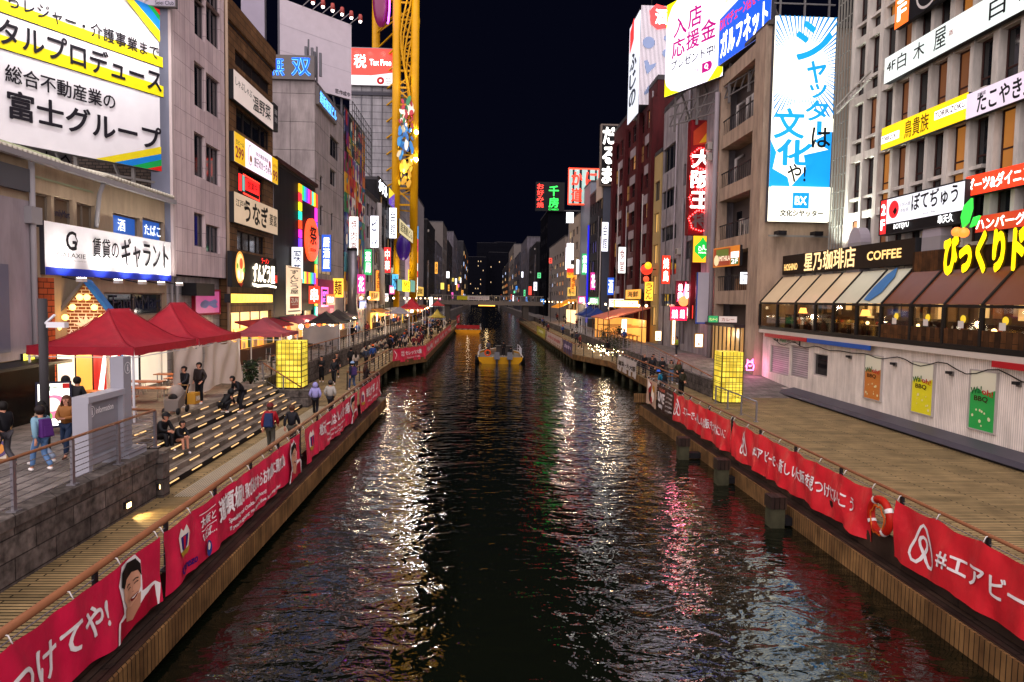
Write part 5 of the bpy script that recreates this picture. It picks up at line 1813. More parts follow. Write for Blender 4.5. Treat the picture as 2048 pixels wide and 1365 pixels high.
# ---- roof billboards
fk = Fr((16.7, 64.5, 26.2), V((3.2, -6.5, 0)), (0, 0, 1), 7.25, 8.35)
MG = "e:b8107c:.6"
sign("billboard", "white lit billboard with magenta characters, yellow corners and a search box", "billboard", fk, "e:e2e0ee:.7", [
    ("p", [(0, 0), (.28, 0), (.12, .05), (.03, .12), (0, .2)], "e:e8e010:1"), ("p", [(0, .72), (.03, .85), (.1, .95), (.2, 1), (0, 1)], "e:e8e010:1"), ("p", [(1, .04), (1, .26), (.94, .14), (.82, .04), (.76, .0), (.96, 0)], "e:e8e010:1"),
    ("t", "入", .14, .60, .38, .80, MG, {"bold": .04}), ("t", "店", .40, .62, .64, .84, MG, {"bold": .04}), ("t", "応", .12, .38, .36, .58, MG, {"bold": .04}), ("t", "援", .38, .40, .61, .60, MG, {"bold": .04}), ("t", "金", .63, .42, .88, .63, MG, {"bold": .04}),
    ("t", "プレゼント中!", .12, .25, .88, .36, "d:14141c", {"bold": .03}), ("r", .16, .10, .70, .20, "e:c01488:.6"), ("r", .165, .105, .70, .195, "e:ecebf4:.7"), ("r", .67, .10, .78, .20, MG), ("c", .78, .15, .05, MG, {"sq": 1}), ("t", "いちこなび", .20, .12, .62, .175, MG), ("c", .745, .155, .024, "e:ffffff:1"), ("c", .745, .155, .015, MG), ("l", [(.755, .14), (.775, .12)], .01, "e:ffffff:1"),
    ("c", .80, .84, .14, MG, {"sq": .95}), ("c", .79, .79, .115, "e:f4f2f4:1", {"sq": 1.15})], .4, "d:3a3a42")
fz = quadfr((1436, -30), (1436, 133), (1556, -130), (1556, 52), y=57.9)
fz = Fr((fz.o.x, 57.9, fz.o.z), V((1.1, -7.9, 0)), (0, 0, 1), 7.98, 7.6)
sign("billboard", "blue and white lit billboard with white katakana above the balcony building", "billboard", fz, "e:f0f0f4:.4", [("p", [(0, 0), (1, 0), (1, .62), (0, .50)], "e:1450d8:1.0"), ("t", "DXでチェーン店をもっと", .02, .36, .98, .50, "e:e03038:.9", {"bold": .05, "rise": .0}), ("t", "ガルフネット", .05, .05, .95, .33, "e:f8f8ff:1.2", {"bold": .05}), ("r", .12, .62, .45, 1, "e:e8d8b8:.9"), ("t", "で簡単", .2, .8, .7, .95, "d:3a2a18", {"bold": .03})], .4, "d:3a3a42")
m = MB()
for f_ in (fk, fz):
    for a in (.1, .5, .9):
        m.bar(f_.P(f_.W * a, -3.2, -.7), f_.P(f_.W * a, f_.H, -.7), .18, .18, "d:6a6664")
        m.bar(f_.P(f_.W * a, -2.8, -3), f_.P(f_.W * a, 2, -.7), .14, .14, "d:6a6664")
    for b in (-.8, -1.7, -2.6):
        m.bar(f_.P(0, b, -.7), f_.P(f_.W, b, -.7), .1, .1, "d:6a6664")
    for k in range(6):
        m.bar(f_.P(f_.W * k / 6, -2.6, -.7), f_.P(f_.W * (k + 1) / 6, -.8, -.7), .08, .08, "d:6a6664")
m.build("billboard_scaffold", None, None, "tangled steel frame under the two roof billboards on the right bank", "scaffold")

# ---- white building with ribbon windows, red sign tower
fg2 = wallR(XC, 59.2, 77, ZD, 28)
wg = []
for yt, yb in ((298, 345), (380, 415), (450, 478), (515, 545), (580, 605)):
    wg.append(pxw(fg2, 1322, yt + 8, yb + 8, 1352, "glass", 4))
for yt, yb in ((330, 372), (410, 445), (485, 520)):
    wg.append(pxw(fg2, 1368, yt, yb, 1380, "glass", 1))
wb, fc, ff = bld("white_office_building", "plain whitish building with ribbon windows behind the vertical red sign", "R", XC, 59.2, 77, ZD, 28.2, 12, "whiteplaster", wg, parapet=.4, clutter=6)
m = MB()
m.tube([(XC - .2, 66.8, 3), (XC - .2, 66.8, 28.5)], .14, "d:9a9296", 8)
m.tube([(XC - .2, 71, 3), (XC - .2, 71, 26)], .08, "d:9a9296", 8)
m.build("drainpipe", wb)
fo = wallF(62, 0, 1, 0, 1)
fv = fo.px(1383, 240, 470, 1426)
red = sign("vertical_sign", "tall red vertical sign with white characters outlined by red bulbs", "sign", fv, "d:7a0f16", [
    ("t", "大", .06, .585, .94, .745, "e:fff4ec:2.2", {"bold": .05}), ("t", "阪", .06, .41, .94, .565, "e:fff4ec:2.2", {"bold": .045}), ("t", "王", .06, .235, .94, .38, "e:fff4ec:2.2", {"bold": .05}), ("t", "将", .1, .06, .9, .20, "d:6a5a5a", {"bold": .05}),
    ("p", [(.1, .78), (.9, .80), (.95, .95), (.6, .99), (.1, .9)], "d:b84020"), ("p", [(.35, .80), (.9, .82), (.8, .93)], "d:d8a020")], 1.0, "d:6a0d14")
m = MB()
for b0, b1 in ((.57, .76), (.395, .58), (.22, .395), (.03, .215)):
    for k in range(26):
        t = 2 * PI * k / 26
        rx = .46 + .05 * math.sin(5 * t)
        m.ball(fv.P(fv.W * (.5 + rx * math.cos(t)), fv.H * ((b0 + b1) / 2 + (b1 - b0) * .47 * math.sin(t) * (1 + .06 * math.sin(4 * t))), .08), .06, "e:ff3030:16", 6, 4)
m.build("bulbs", red)["kind"] = "stuff"
fsign("sign_backing", "dark red panel continuing down below the bulb-lit vertical sign", 62.3, 1384, 480, 640, 1424, "darkred", [], .6)
fsign("shop_sign", "square yellow lit sign with a green emblem in foreign script", 61.0, 1387, 472, 525, 1424, "e:f0a81c:1.1", [("p", [(.5, .98), (.62, .82), (.92, .6), (.92, .4), (.62, .2), (.5, .1), (.38, .2), (.08, .4), (.08, .6), (.38, .82)], "e:10a838:1.1"), ("t", "حلال", .28, .44, .72, .66, "e:f4f4e8:1.2", {"bold": .02}), ("t", "HALAL", .3, .34, .7, .4, "e:f4f4e8:1.2"), ("t", "2F", .68, .04, .96, .16, "e:c83018:1", {"bold": .04})], .3)
q = quadfr((1428, 498), (1426, 536), (1480, 490), (1480, 530), y=57)
sign("shop_sign", "orange and dark red restaurant sign with a pale round emblem, tilted out from the balconies", "sign", q, "e:c8721c:.6", [("r", .02, .06, .66, .94, "e:8a2c14:.6"), ("r", .12, .55, .6, .9, "e:5c6a24:.5"), ("c", .14, .35, .28, "e:d8c89a:.7", {"sq": 1}), ("t", "MITHILA", .26, .3, .66, .55, "e:f0e0c0:.9", {"bold": .02}), ("r", .7, .4, .98, .7, "e:e4e8f0:.8"), ("r", .7, .08, .98, .38, "e:245a30:.7"), ("t", "2F", .72, .12, .96, .34, "e:f0f0e0:.9")], .25)
fsign("blank_board", "tall blank pale grey panel with a blue edge standing below the yellow square sign", 58.5, 1394, 545, 648, 1417, "d:a9a4ae:.5", [("r", 0, 0, .1, 1, "d:2c4a9a"), ("r", 0, 0, 1, .03, "d:2c4a9a")], .3)
fsign("shop_sign", "small white lit sign with a black figure on the balcony building", 52.5, 1481, 545, 568, 1494, "e:eceef4:1.1", [("v", "小料", .3, .1, .7, .9, "d:1a1a20")], .2)
# pink neon restaurant front
pn = fsign("neon_sign", "cluster of glowing pink-red neon fans and characters over the street", 63, 1352, 562, 614, 1384, "d:3a0a14", [("p", [(.1, .2), (.3, .9), (.45, .3)], "e:ff3858:5"), ("p", [(.4, .3), (.6, .98), (.75, .35)], "e:ff5878:5"), ("p", [(.7, .2), (.95, .8), (.9, .1)], "e:ff3858:5"), ("v", "焼肉", .15, .3, .4, .9, "e:ffd0d0:2.5", {"bold": .03}), ("v", "鶴橋", .6, .3, .85, .9, "e:ffd0d0:2.5", {"bold": .03}), ("c", .5, .22, .2, "e:f09050:1.2", {"sq": 1})], .3)
fsign("neon_sign", "crimson lit box sign with white characters below the pink neon fans", 62.8, 1341, 614, 641, 1374, "e:c80c34:3", [("t", "焼鳥", .1, .15, .45, .8, "e:ffe0e0:2"), ("t", "鍋", .58, .15, .85, .8, "e:ffe0e0:2")], .5)
lamp("POINT", (18.2, 61.8, 8.2), 260, (1, .18, .3), .5)
for i, (px, yt, yb, c) in enumerate(((1462, 632, 645, "e:20804a:1"), (1486, 633, 645, "e:b8a8a0:.7"))):
    fsign("shop_sign", ["small green lit sign over the lit shop entrance", "small pale sign right of the green sign over the shop entrance"][i], 50.5, px - 45 if i == 0 else px - 48, yt, yb, px - 26 if i == 0 else px - 12, c, [("t", "タンドーリ", .1, .2, .9, .7, "e:f0e890:1")] if i == 0 else [("t", "カレー", .15, .2, .85, .75, "d:a03020")], .2)
# lit entrance under the balcony building
m = MB()
m.box((19.85, 51.5, ZR), (20.02, 58, 5.2), "e:c89858:.35")
o = m.build("lit_shop", None, None, "brightly lit narrow shop under the balcony building", "shop")
m = MB()
for k in range(7):
    m.box((19.78, 51.7 + k * .95, ZR), (19.86, 51.8 + k * .95, 5.2), "d:2a2420")
m.box((19.2, 51.3, 5.2), (20.02, 58.2, 5.45), "d:3a3030")
m.build("shop_frame", o)
lamp("POINT", (19, 54, 4.6), 120, (1, .85, .65), .3)

# ---- dark red building, cream strip, roof tower sign
fr3 = wallR(XC, 77.2, 107, ZD, 33)
wr = grid(7, 7, 1, 29, 4.5, 30, .62, .6, ("glass", "glass", "glass", "d:584a48", "e:c08a50:.35"), 2, 2)
dr, fc, ff = bld("dark_red_building", "tall dark red building with white window aprons and awnings", "R", XC, 80.5, 107, ZD, 33, 12, "darkred", [w_ for w_ in wr if w_[2] < 26.3], parapet=.4, frame="d:2a2224", clutter=14)
m = MB()
for z in range(6):
    for y in (84, 92.5, 101):
        m = MB()
        m.box((XC - .12, y - 1.6, ZD + 6.9 + z * 3.65), (XC - .01, y + 1.6, ZD + 8.0 + z * 3.65), "d:8a8084")
        m.build("window_apron", dr)
m = MB()
for y in (81.2, 88.2, 96.6, 105.2):
    m = MB()
    m.box((XC - .5, y - .7, ZD), (XC - .001, y + .7, 31), "darkred")
    m.build("pillar", dr)
cb, fc, ff = bld("cream_strip_building", "very narrow cream building squeezed beside the dark red building", "R", XC - .1, 77.2, 80.4, ZD, 24, 12, "d:a08a5c", [(.5, 3 + 3.6 * k, 2.6, 5.2 + 3.6 * k, rnd.choice(("glass", "e:e0b060:.5")), 2) for k in range(5)], parapet=.3)
fsign("blank_board", "blank cream panel jutting from the dark red building", 92, 1272, 441, 510, 1289, "d:b0a290", [], .3)
ts = empty("tower_sign", (21.4, 88, 31), "white striped rooftop tower sign with red squares and blue brush shapes", "tower sign")
zb, zt2 = atY(1290, 210, 85).z, atY(1290, 12, 85).z
x0, x1 = atY(1280, 100, 85).x, atY(1343, 100, 85).x
m = MB()
m.box((x0, 85, zb), (x1, 91, zt2), "d:2a2a30")
m.build("core", ts)
m = MB()
n = 24
for k in range(n):
    xx = x0 + (x1 - x0) * (k + .5) / n
    m.box((xx - .035, 84.85, zb), (xx + .035, 84.99, zt2), "e:e8dce4:.28")
m.build("light_slats", ts)
m = MB()
m.box((x0 - .12, 85.05, zb - 1.0), (x0 - .01, 90.9, zt2 - .5), "e:dfe4ee:.36")
m.build("white_face", ts)
f_ = Fr((x0, 84.8, zb), (1, 0, 0), (0, 0, 1), x1 - x0, zt2 - zb)
m = MB()
m.poly(f_, [(1.2, 9.6), (1.0, 11.2), (1.8, 12.0), (3.0, 11.7), (3.7, 10.5), (3.2, 9.2), (2.0, 9.0)], .1, "e:e82c2c:1.5", .08)
m.poly(Fr((x0 - .14, 90.5, zb), (0, -1, 0), (0, 0, 1), 5, 12), [(.4, 7.9), (.3, 10.6), (2.4, 11.6), (2.5, 9.0)], .05, "e:e82c2c:1.5", .03)
m.build("red_square", ts)
m = MB()
for c, r in (((1.0, 7.4), .75), ((3.2, 8.0), .35), ((3.2, 6.2), .5)):
    m.poly(f_, [(c[0] + r * math.cos(t * PI / 8), c[1] + r * .95 * math.sin(t * PI / 8)) for t in range(16)], .08, "d:8ea2c8", .06)
m.poly(f_, [(.5, 5.2), (.9, 5.3), (1.2, 4.7), (2, 5.0), (1.9, 4.6), (1.3, 4.0), (.9, 3.6), (.7, 4.2)], .08, "d:8ea2c8", .06)
m.poly(f_, [(.6, 1.4), (1.1, 2.2), (2.0, 2.9), (2.1, 2.4), (1.4, 1.6), (.7, 1.1)], .08, "d:8ea2c8", .06)
m.build("blue_shapes", ts)
le = MB()
put_text(le, f_.P, "酒", 1.7, 9.6, 3.2, 11.4, .13, "e:fff8f0:2", .05)
put_column(le, Fr((x0 - .14, 90.6, zb), (0, -1, 0), (0, 0, 1), 5, 12).P, "ふじの", .6, 0.5, 4.6, 7.4, .04, "d:3c4454", .07)
le.build("lettering", ts)
m = MB()
for a in (x0 + .2, x1 - .2):
    for y in (85.3, 90.5):
        m.bar((a, y, 32.9), (a, y, zb), .2, .2, "darksteel")
m.bar((x0 + .2, 85.3, 33), (x1 - .2, 85.3, zb), .15, .15, "darksteel")
m.bar((x1 - .2, 85.3, 33), (x0 + .2, 85.3, zb), .15, .15, "darksteel")
m.cyl((x0 + 2, 88, zt2), (x0 + 2, 88, zt2 + 5), .05, "darksteel", n=6)
m.build("legs", ts)
# red festive figure lamp (plain round lantern figure)
p = atX(1293, 548, XC - 1.2)
m = MB()
m.ball(p + V((0, 0, .5)), .7, "e:e03020:1.3", 12, 8, (1, 1, .9))
m.ball(p + V((0, -.7, .9)), .42, "e:f0b020:1.2", 10, 7)
m.ball(p + V((0, .1, -.6)), .35, "e:e05030:1.2", 10, 7)
m.bar(p + V((.3, 0, .5)), p + V((1.2, 0, .5)), .1, .1, "darksteel")
m.build("lantern_cluster", None, None, "cluster of red and yellow glowing lanterns on the dark red building", "lantern")

# ---- slim dark building with vertical white-lettered sign
sd, fc, ff = bld("slim_grey_building", "slim dark grey building carrying the vertical white-lettered sign", "R", XC - .6, 112, 126, ZD, 26, 9, "slate", [(1 + 2.6 * k, 4 + 3.4 * j, 2.6 + 2.6 * k, 6 + 3.4 * j, rnd.choice(("glass", "glass", "e:6c62c8:.6", "e:b09060:.3")), 1) for j in range(6) for k in range(5)], fmat="d:4c505c", parapet=.3, clutter=8)
fsign("vertical_sign", "black vertical sign with large white brush hiragana on the slim dark building", 111.5, 1202, 248, 372, 1236, "d:0f0f12", [("v", "だるま", .12, .02, .80, .97, "e:f8f4ec:1.8", {"bold": .06}), ("r", .68, .5, .95, .7, "e:d82018:1.2"), ("v", "元祖", .72, .52, .92, .68, "e:ffe0c0:1.5")], .8, rim=.25, edge="d:6a6058")
m = MB()
m.box((19.2, 112.5, 24), (24, 118, 27.8), "d:a8988a")
m.build("roof_house", None, None, "small beige roof house under the vertical white-lettered sign", "roof house")
fsign("roof_sign", "large striped lit sign with red crab-restaurant characters in a neon red border", 135, 1137, 336, 410, 1198, "e:98b8b0:.7", [("r", .14, .04, .2, .96, "d:1c2024"), ("r", .36, .04, .44, .96, "d:1c2024"), ("r", .62, .04, .70, .96, "d:1c2024"), ("r", .86, .04, .92, .96, "d:1c2024"), ("r", 0, .96, 1, 1, "e:ff3818:2"), ("r", 0, 0, 1, .04, "e:ff3818:2"), ("r", 0, 0, .03, 1, "e:ff3818:2"), ("r", .97, 0, 1, 1, "e:ff3818:2"), ("t", "か", .10, .53, .46, .90, "e:ff2c14:1.8", {"bold": .06}), ("t", "に", .56, .53, .92, .90, "e:ff2c14:1.8", {"bold": .06}), ("t", "道", .10, .08, .46, .46, "e:ff2c14:1.8", {"bold": .05}), ("t", "楽", .56, .08, .92, .46, "e:ff2c14:1.8", {"bold": .05})], .6)
kb, fc, ff = bld("far_signed_building", "pale building with stacked lit signs below the striped roof sign", "R", XC - .5, 140, 158, ZD, 25, 9, "d:a89a8a", grid(3, 6, 1, 17, 3, 22, .6, .5, ("glass", "e:e0c090:.6", "glass")), parapet=.2, clutter=8)
SG = [("white lit roof sign with dark lettering on the pale far building", 1133, 425, 446, 1147, "e:e8e8f0:1.2", "味の店", "d:2a2a40"), ("white lit sign with red and blue lettering on the pale far building", 1134, 487, 520, 1147, "e:f0eaf4:1.3", "居酒屋", "d:a02858"), ("white, red and yellow lit sign lowest on the pale far building", 1134, 530, 556, 1147, "e:f4f0e0:1.3", "焼肉", "d:b02818"), ("blue and white upright sign right of the pale far building", 1153, 520, 548, 1158, "e:dfe8f8:1.1", "ホテル", "d:1c2c8a")]
for lab, xl, yt, yb, xr, pm, tx_, tm in SG:
    fsign("wall_sign", lab, 139, xl, yt, yb, xr, pm, [("v" if xr - xl < 8 else "t", tx_, .12, .2, .88, .8, tm, {"bold": .03})] + ([("r", 0, .0, 1, .4, "e:e8a020:1"), ("r", 0, .4, 1, .75, "e:c82828:1")] if "yellow lit" in lab else []), .4)
bb, fc, ff = bld("blue_lit_building", "narrow building washed in deep blue and silver light", "R", XC - .4, 127, 139, ZD, 29, 9, "d:70747e", (), parapet=.2)
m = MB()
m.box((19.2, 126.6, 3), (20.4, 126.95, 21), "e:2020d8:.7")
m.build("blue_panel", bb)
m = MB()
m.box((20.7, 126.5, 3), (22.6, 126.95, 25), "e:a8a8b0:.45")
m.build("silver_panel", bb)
ch, fc, ff = bld("dark_far_building", "dark far building under the red and green neon roof sign", "R", XC - 1.5, 200, 225, ZD, 33, 12, "navy", grid(4, 6, 1, 24, 4, 30, .4, .4, ("glass", "glass", "e:8890b0:.4", "glass")), parapet=.2)
fsign("roof_sign", "black roof sign with red characters and a green neon name on the far right bank", 199, 1072, 364, 422, 1129, "d:0c0d10", [("v", "お好み焼", .04, .1, .28, .95, "e:ff3020:1.8", {"bold": .04}), ("t", "千", .45, .52, .80, .88, "e:18e048:1.6", {"bold": .04}), ("t", "房", .45, .12, .80, .48, "e:18e048:1.6", {"bold": .04}), ("t", "CHIBO", .45, .03, .80, .09, "e:18e048:1.6")], .6)

JS = [(72, 9.0, 3.0, .9, "e:e83a24:.9", "e:fff0e0:1", "焼鳥", "red"), (79, 7.2, 2.2, 1.0, "e:ffc840:1", "d:5a2010", "うどん", "amber"), (95, 11, 3.6, 1.0, "e:f4f4f0:.7", "d:a01c24", "食堂", "white and red"), (103, 8, 2.6, 1.0, "e:2858c0:.9", "e:f0f4ff:1", "酒", "blue"), (109, 15, 4.6, 1.0, "e:f0f0ff:.7", "d:303048", "会館", "tall white"), (119, 9, 3, 1.1, "e:d83a90:.9", "e:fff0ff:1", "花", "pink"), (130, 12, 4, 1.1, "e:30a860:.9", "e:f0fff0:1", "薬局", "green"), (145, 9, 3.4, 1.2, "e:ff9030:1", "d:401808", "寿司", "orange"), (155, 14, 5, 1.2, "e:e8e8f4:.8", "d:22306a", "ビル", "pale")]
for y, z, hh, ww, pm, tm, tx_, cn_ in JS:
    sign("upright_sign", "%s lit upright sign jutting over the right street" % cn_, "sign", wallF(y, 19.8 - ww, 19.8, z, z + hh), pm, [("v", tx_, .15, .06, .85, .94, tm, {"bold": .03})], .25)

m = MB()
c0 = V((19.6, 49.0, ZR - .35))
for k, pts in enumerate((((-.5, 0), (-.3, .5), (0, .6), (.3, .5), (.5, .1)), ((-.3, .5), (-.35, .9), (-.1, .65)), ((.1, .65), (.35, .95), (.3, .5)), ((-.4, .1), (-.4, -.4), (.4, -.4), (.5, .1)), ((-.15, .2), (0, .05), (.2, .2)))):
    m.tube([c0 + V((a * .6, 0, b * .6 + .5)) for a, b in pts], .035, "e:ff50a8:9", 6)
m.build("neon_sign", None, None, "small pink neon outline sign standing at the foot of the brown balcony building", "neon sign")
lamp("POINT", c0 + V((0, -.5, .6)), 45, (1, .25, .5), .2)

HS = [(62, 70, 5.6, 1.2, "e:e03828:.8", "e:fff0e0:1", "焼肉食堂", "red"), (83, 92, 7.4, 1.2, "e:ffb040:.7", "d:401808", "海鮮", "amber"), (93, 104, 6.2, 1.2, "e:e8e8f0:.4", "d:a01828", "ラーメン", "white"), (113, 124, 6.4, 1.3, "e:30a060:.7", "e:f0fff0:1", "喫茶店", "green"), (128, 138, 6.5, 1.4, "e:d04088:.8", "e:ffe8f8:1", "酒場", "pink"), (142, 156, 8.0, 2.0, "e:ffd060:.6", "d:601810", "寿司", "golden")]
for a, b, z, hh, pm, tm, tx_, cn_ in HS:
    sign("shop_board", "long %s lit board above the shop fronts of the right street" % cn_, "sign", wallR(19.3, a, b, z, z + hh), pm, [("t", tx_, .15, .18, .85, .84, tm, {"bold": .04})], .25)

# ================================================================ banners, towers, tents, boats, bridge
def soft_build(mb, fn, name, parent, maxlen=.12, **kw):
    """cloth and printing on cloth: cut into small pieces in the flat, then bent by fn"""
    bm = bmesh.new()
    vs = [bm.verts.new(p) for p in mb.v]
    for f, mi, sm in zip(mb.f, mb.m, mb.s):
        try:
            q = bm.faces.new([vs[i] for i in f])
            q.material_index = mi
            q.smooth = True
        except ValueError:
            pass
    bmesh.ops.triangulate(bm, faces=bm.faces[:])
    for _ in range(5):
        es = [e for e in bm.edges if e.calc_length() > maxlen]
        if not es:
            break
        bmesh.ops.subdivide_edges(bm, edges=es, cuts=1)
        bmesh.ops.triangulate(bm, faces=[f for f in bm.faces if len(f.verts) > 3])
    out = MB()
    out.mats = list(mb.mats)
    bm.verts.index_update()
    out.v = [fn(v.co.x, v.co.y, v.co.z) for v in bm.verts]
    for f in bm.faces:
        out.f.append([v.index for v in f.verts])
        out.m.append(f.material_index)
        out.s.append(True)
    bm.free()
    return out.build(name, parent, **kw)


def banner(label, fr, mat, layers=(), tie=1.35, amp=.045, sag=.05, seed=0, group=None, cat="banner", ties=True):
    W, H = fr.W, fr.H
    r = random.Random(seed)
    ph = [r.uniform(0, 6.28) for _ in range(6)]
    fq = [r.uniform(2.2, 3.4), r.uniform(5, 6.5), r.uniform(9, 11)]
    nt = max(1, round(W / tie))

    def fn(a, b, d):
        t = a / W * nt
        x = t - math.floor(t)
        s_ = 4 * x * (1 - x)
        dz = -sag * s_ * (b / H) ** 2 + .03 * math.sin(fq[0] * a + ph[4]) * (1 - b / H)
        fall = 1 - .55 * (b / H)
        w_ = amp * fall * (.65 * math.sin(fq[0] * a + ph[0] + .8 * b) + .5 * math.sin(fq[1] * a - 1.6 * b + ph[1]) + .22 * math.sin(fq[2] * a + 2.5 * b + ph[2]))
        k = min(x, 1 - x)
        w_ += amp * .9 * (b / H) * math.cos(PI * min(k * 3, 1)) * .6
        w_ += amp * .7 * (abs(math.sin(1.9 * a + 2.3 * b + ph[3])) - .6) - amp * .5 * abs(math.sin(3.3 * a - 1.7 * b + ph[5]))
        w_ += .05 * (1 - b / H)
        return fr.P(a, b + dz, d + w_ + amp * .5)

    root = empty("banner", fr.P(W / 2, H, 0), label, cat, group)
    c = MB()
    na, nb = max(6, int(W / .11)), max(5, int(H / .11))
    vs = [fn(W * i / na, H * j / nb, 0) for j in range(nb + 1) for i in range(na + 1)]
    c.add(vs, [(j * (na + 1) + i, j * (na + 1) + i + 1, (j + 1) * (na + 1) + i + 1, (j + 1) * (na + 1) + i) for j in range(nb) for i in range(na)], mat, True)
    c.build("cloth", root)
    le, ar = MB(), MB()
    draw(layers, lambda a, b, d: V((a, b, d)), W, H, le, ar, .006, .016)
    if ar.f:
        soft_build(ar, fn, "artwork", root)
    if le.f:
        soft_build(le, fn, "lettering", root)
    if ties:
        t = MB()
        for i in range(nt + 1):
            p = fr.P(W * i / nt, H - .02, .02)
            t.tube([p, p + V((0, 0, .12)) - fr.n * .06, p + V((0, 0, .13)) - fr.n * .14], .012, "d:d8d4d0", 5)
        t.build("ties", root)
    return root


WHT = "d:ece6e4"


def portrait(a0, a1, cap=True):
    """a smiling printed face, generic: fractions of the banner"""
    w_ = a1 - a0
    X_ = lambda u: a0 + w_ * u
    return [("p", [(X_(.0), .0), (X_(.1), .25), (X_(.25), .3), (X_(.12), .75), (X_(.2), .97), (X_(.6), 1.0), (X_(.72), .85), (X_(.66), .40), (X_(1), .38), (X_(1.1), .3), (X_(1.05), .0)], WHT),
            ("p", [(X_(.06), 0), (X_(.14), .24), (X_(.3), .22), (X_(.5), .16), (X_(.7), .3), (X_(.98), .34), (X_(1.02), 0)], "d:a00f2c"),
            ("p", [(X_(.28), .34), (X_(.30), .16), (X_(.45), .10), (X_(.6), .22), (X_(.62), .42)], "d:b98468"),
            ("p", [(X_(.20), .70), (X_(.22), .50), (X_(.30), .36), (X_(.42), .31), (X_(.54), .36), (X_(.62), .50), (X_(.65), .72), (X_(.5), .84), (X_(.3), .84)], "d:d09a7c"),
            ("p", [(X_(.15), .72), (X_(.17), .90), (X_(.35), .97), (X_(.58), .95), (X_(.68), .82), (X_(.66), .64), (X_(.60), .76), (X_(.45), .80), (X_(.28), .76), (X_(.21), .66)], "d:16120f"),
            ("l", [(X_(.27), .655), (X_(.32), .672), (X_(.38), .66)], .018, "d:1a1310"), ("l", [(X_(.46), .66), (X_(.52), .672), (X_(.58), .655)], .018, "d:1a1310"),
            ("l", [(X_(.28), .615), (X_(.33), .625), (X_(.37), .615)], .014, "d:0e0a08"), ("l", [(X_(.47), .615), (X_(.52), .625), (X_(.56), .615)], .014, "d:0e0a08"),
            ("l", [(X_(.42), .60), (X_(.40), .53), (X_(.45), .52)], .012, "d:9a6a50"),
            ("p", [(X_(.32), .47), (X_(.43), .455), (X_(.54), .475), (X_(.50), .415), (X_(.43), .395), (X_(.36), .415)], "d:7a2420"), ("p", [(X_(.335), .465), (X_(.43), .452), (X_(.53), .468), (X_(.43), .43)], "d:f4f0ea")]


def crest(a, b, w_, h):
    return [("p", [(a - w_, b + h * .5), (a - w_ * .4, b + h), (a, b + h * .7), (a + w_ * .5, b + h), (a + w_, b + h * .4), (a + w_ * .8, b - h * .5), (a, b - h), (a - w_ * .8, b - h * .5)], "d:e4dcd0"), ("p", [(a - w_ * .6, b + h * .4), (a + w_ * .7, b + h * .4), (a + w_ * .55, b - h * .4), (a, b - h * .75), (a - w_ * .5, b - h * .4)], "d:28206a"), ("r", a - w_ * .2, b - h * .5, a + w_ * .2, b + h * .35, "d:c01838"), ("p", [(a - w_ * .9, b - h * .55), (a + w_ * .9, b - h * .55), (a + w_ * .6, b - h * .95), (a - w_ * .6, b - h * .95)], "d:b08a30")]


XBL = -6.42


def lb(y0, y1, z0=.95, z1=2.27):
    return wallL(XBL, y0, y1, z0, z1)


def fy(y, y0, y1):
    return (y - y0) / (y1 - y0)


y0, y1 = 5.2, 13.6
banner("nearest pink banner with big white lettering and a smiling printed face on the left railing", lb(y0, y1), "redcloth", [("t", "見つけてや!", fy(8.6, y0, y1), .30, fy(11.75, y0, y1), .74, WHT, {"bold": .035})] + portrait(fy(11.85, y0, y1), fy(13.4, y0, y1)), seed=1, amp=.05)
y0, y1 = 13.85, 24.1
banner("long pink banner with crest, white slogan and printed face, second along the left railing", lb(y0, y1), "redcloth", crest(fy(14.75, y0, y1), .62, .026, .26) + [("t", "Cerezo", fy(14.4, y0, y1), .12, fy(15.3, y0, y1), .26, "d:3a1a6a", {"bold": .05, "slant": .2}),
    ("t", "大阪と", fy(15.6, y0, y1), .62, fy(16.35, y0, y1), .80, WHT, {"bold": .04}), ("t", "いえば…", fy(15.6, y0, y1), .38, fy(16.35, y0, y1), .54, WHT, {"bold": .04}), ("r", fy(15.55, y0, y1), .86, fy(16.35, y0, y1), .875, WHT), ("r", fy(15.55, y0, y1), .57, fy(16.35, y0, y1), .585, WHT), ("c", fy(15.95, y0, y1), .18, .14, "d:2c3c7c", {"sq": .8}), ("c", fy(15.95, y0, y1), .22, .07, "d:e4dcd0", {"sq": .8}),
    ("t", "道頓堀!", fy(16.45, y0, y1), .46, fy(18.25, y0, y1), .92, WHT, {"bold": .06}), ("t", "飛び込むならおれの胸に飛び込め", fy(18.35, y0, y1), .50, fy(22.1, y0, y1), .84, WHT, {"bold": .05}),
    ("t", "Speaking of Osaka... Dotonbori!", fy(17.2, y0, y1), .26, fy(20.0, y0, y1), .38, WHT, {"bold": .03}), ("t", "If you're going to dive in, dive into my chest!", fy(17.2, y0, y1), .12, fy(21.4, y0, y1), .22, WHT, {"bold": .03})] + portrait(fy(22.3, y0, y1), fy(23.8, y0, y1), False), seed=2)
y0, y1 = 24.8, 35.2
banner("third pink banner along the left railing, ending in a printed face", lb(y0, y1), "redcloth", crest(fy(25.8, y0, y1), .55, .03, .3) + [("t", "地元チームはセレッソ大阪!", fy(26.9, y0, y1), .46, fy(32.8, y0, y1), .86, WHT, {"bold": .05}), ("t", "Hey! Osaka is your hometown team", fy(28.2, y0, y1), .28, fy(32.0, y0, y1), .4, WHT), ("t", "join your team Cerezo", fy(28.2, y0, y1), .12, fy(31.2, y0, y1), .24, WHT)] + portrait(fy(33.1, y0, y1), fy(34.8, y0, y1), False), seed=3)
y0, y1 = 35.8, 42.9
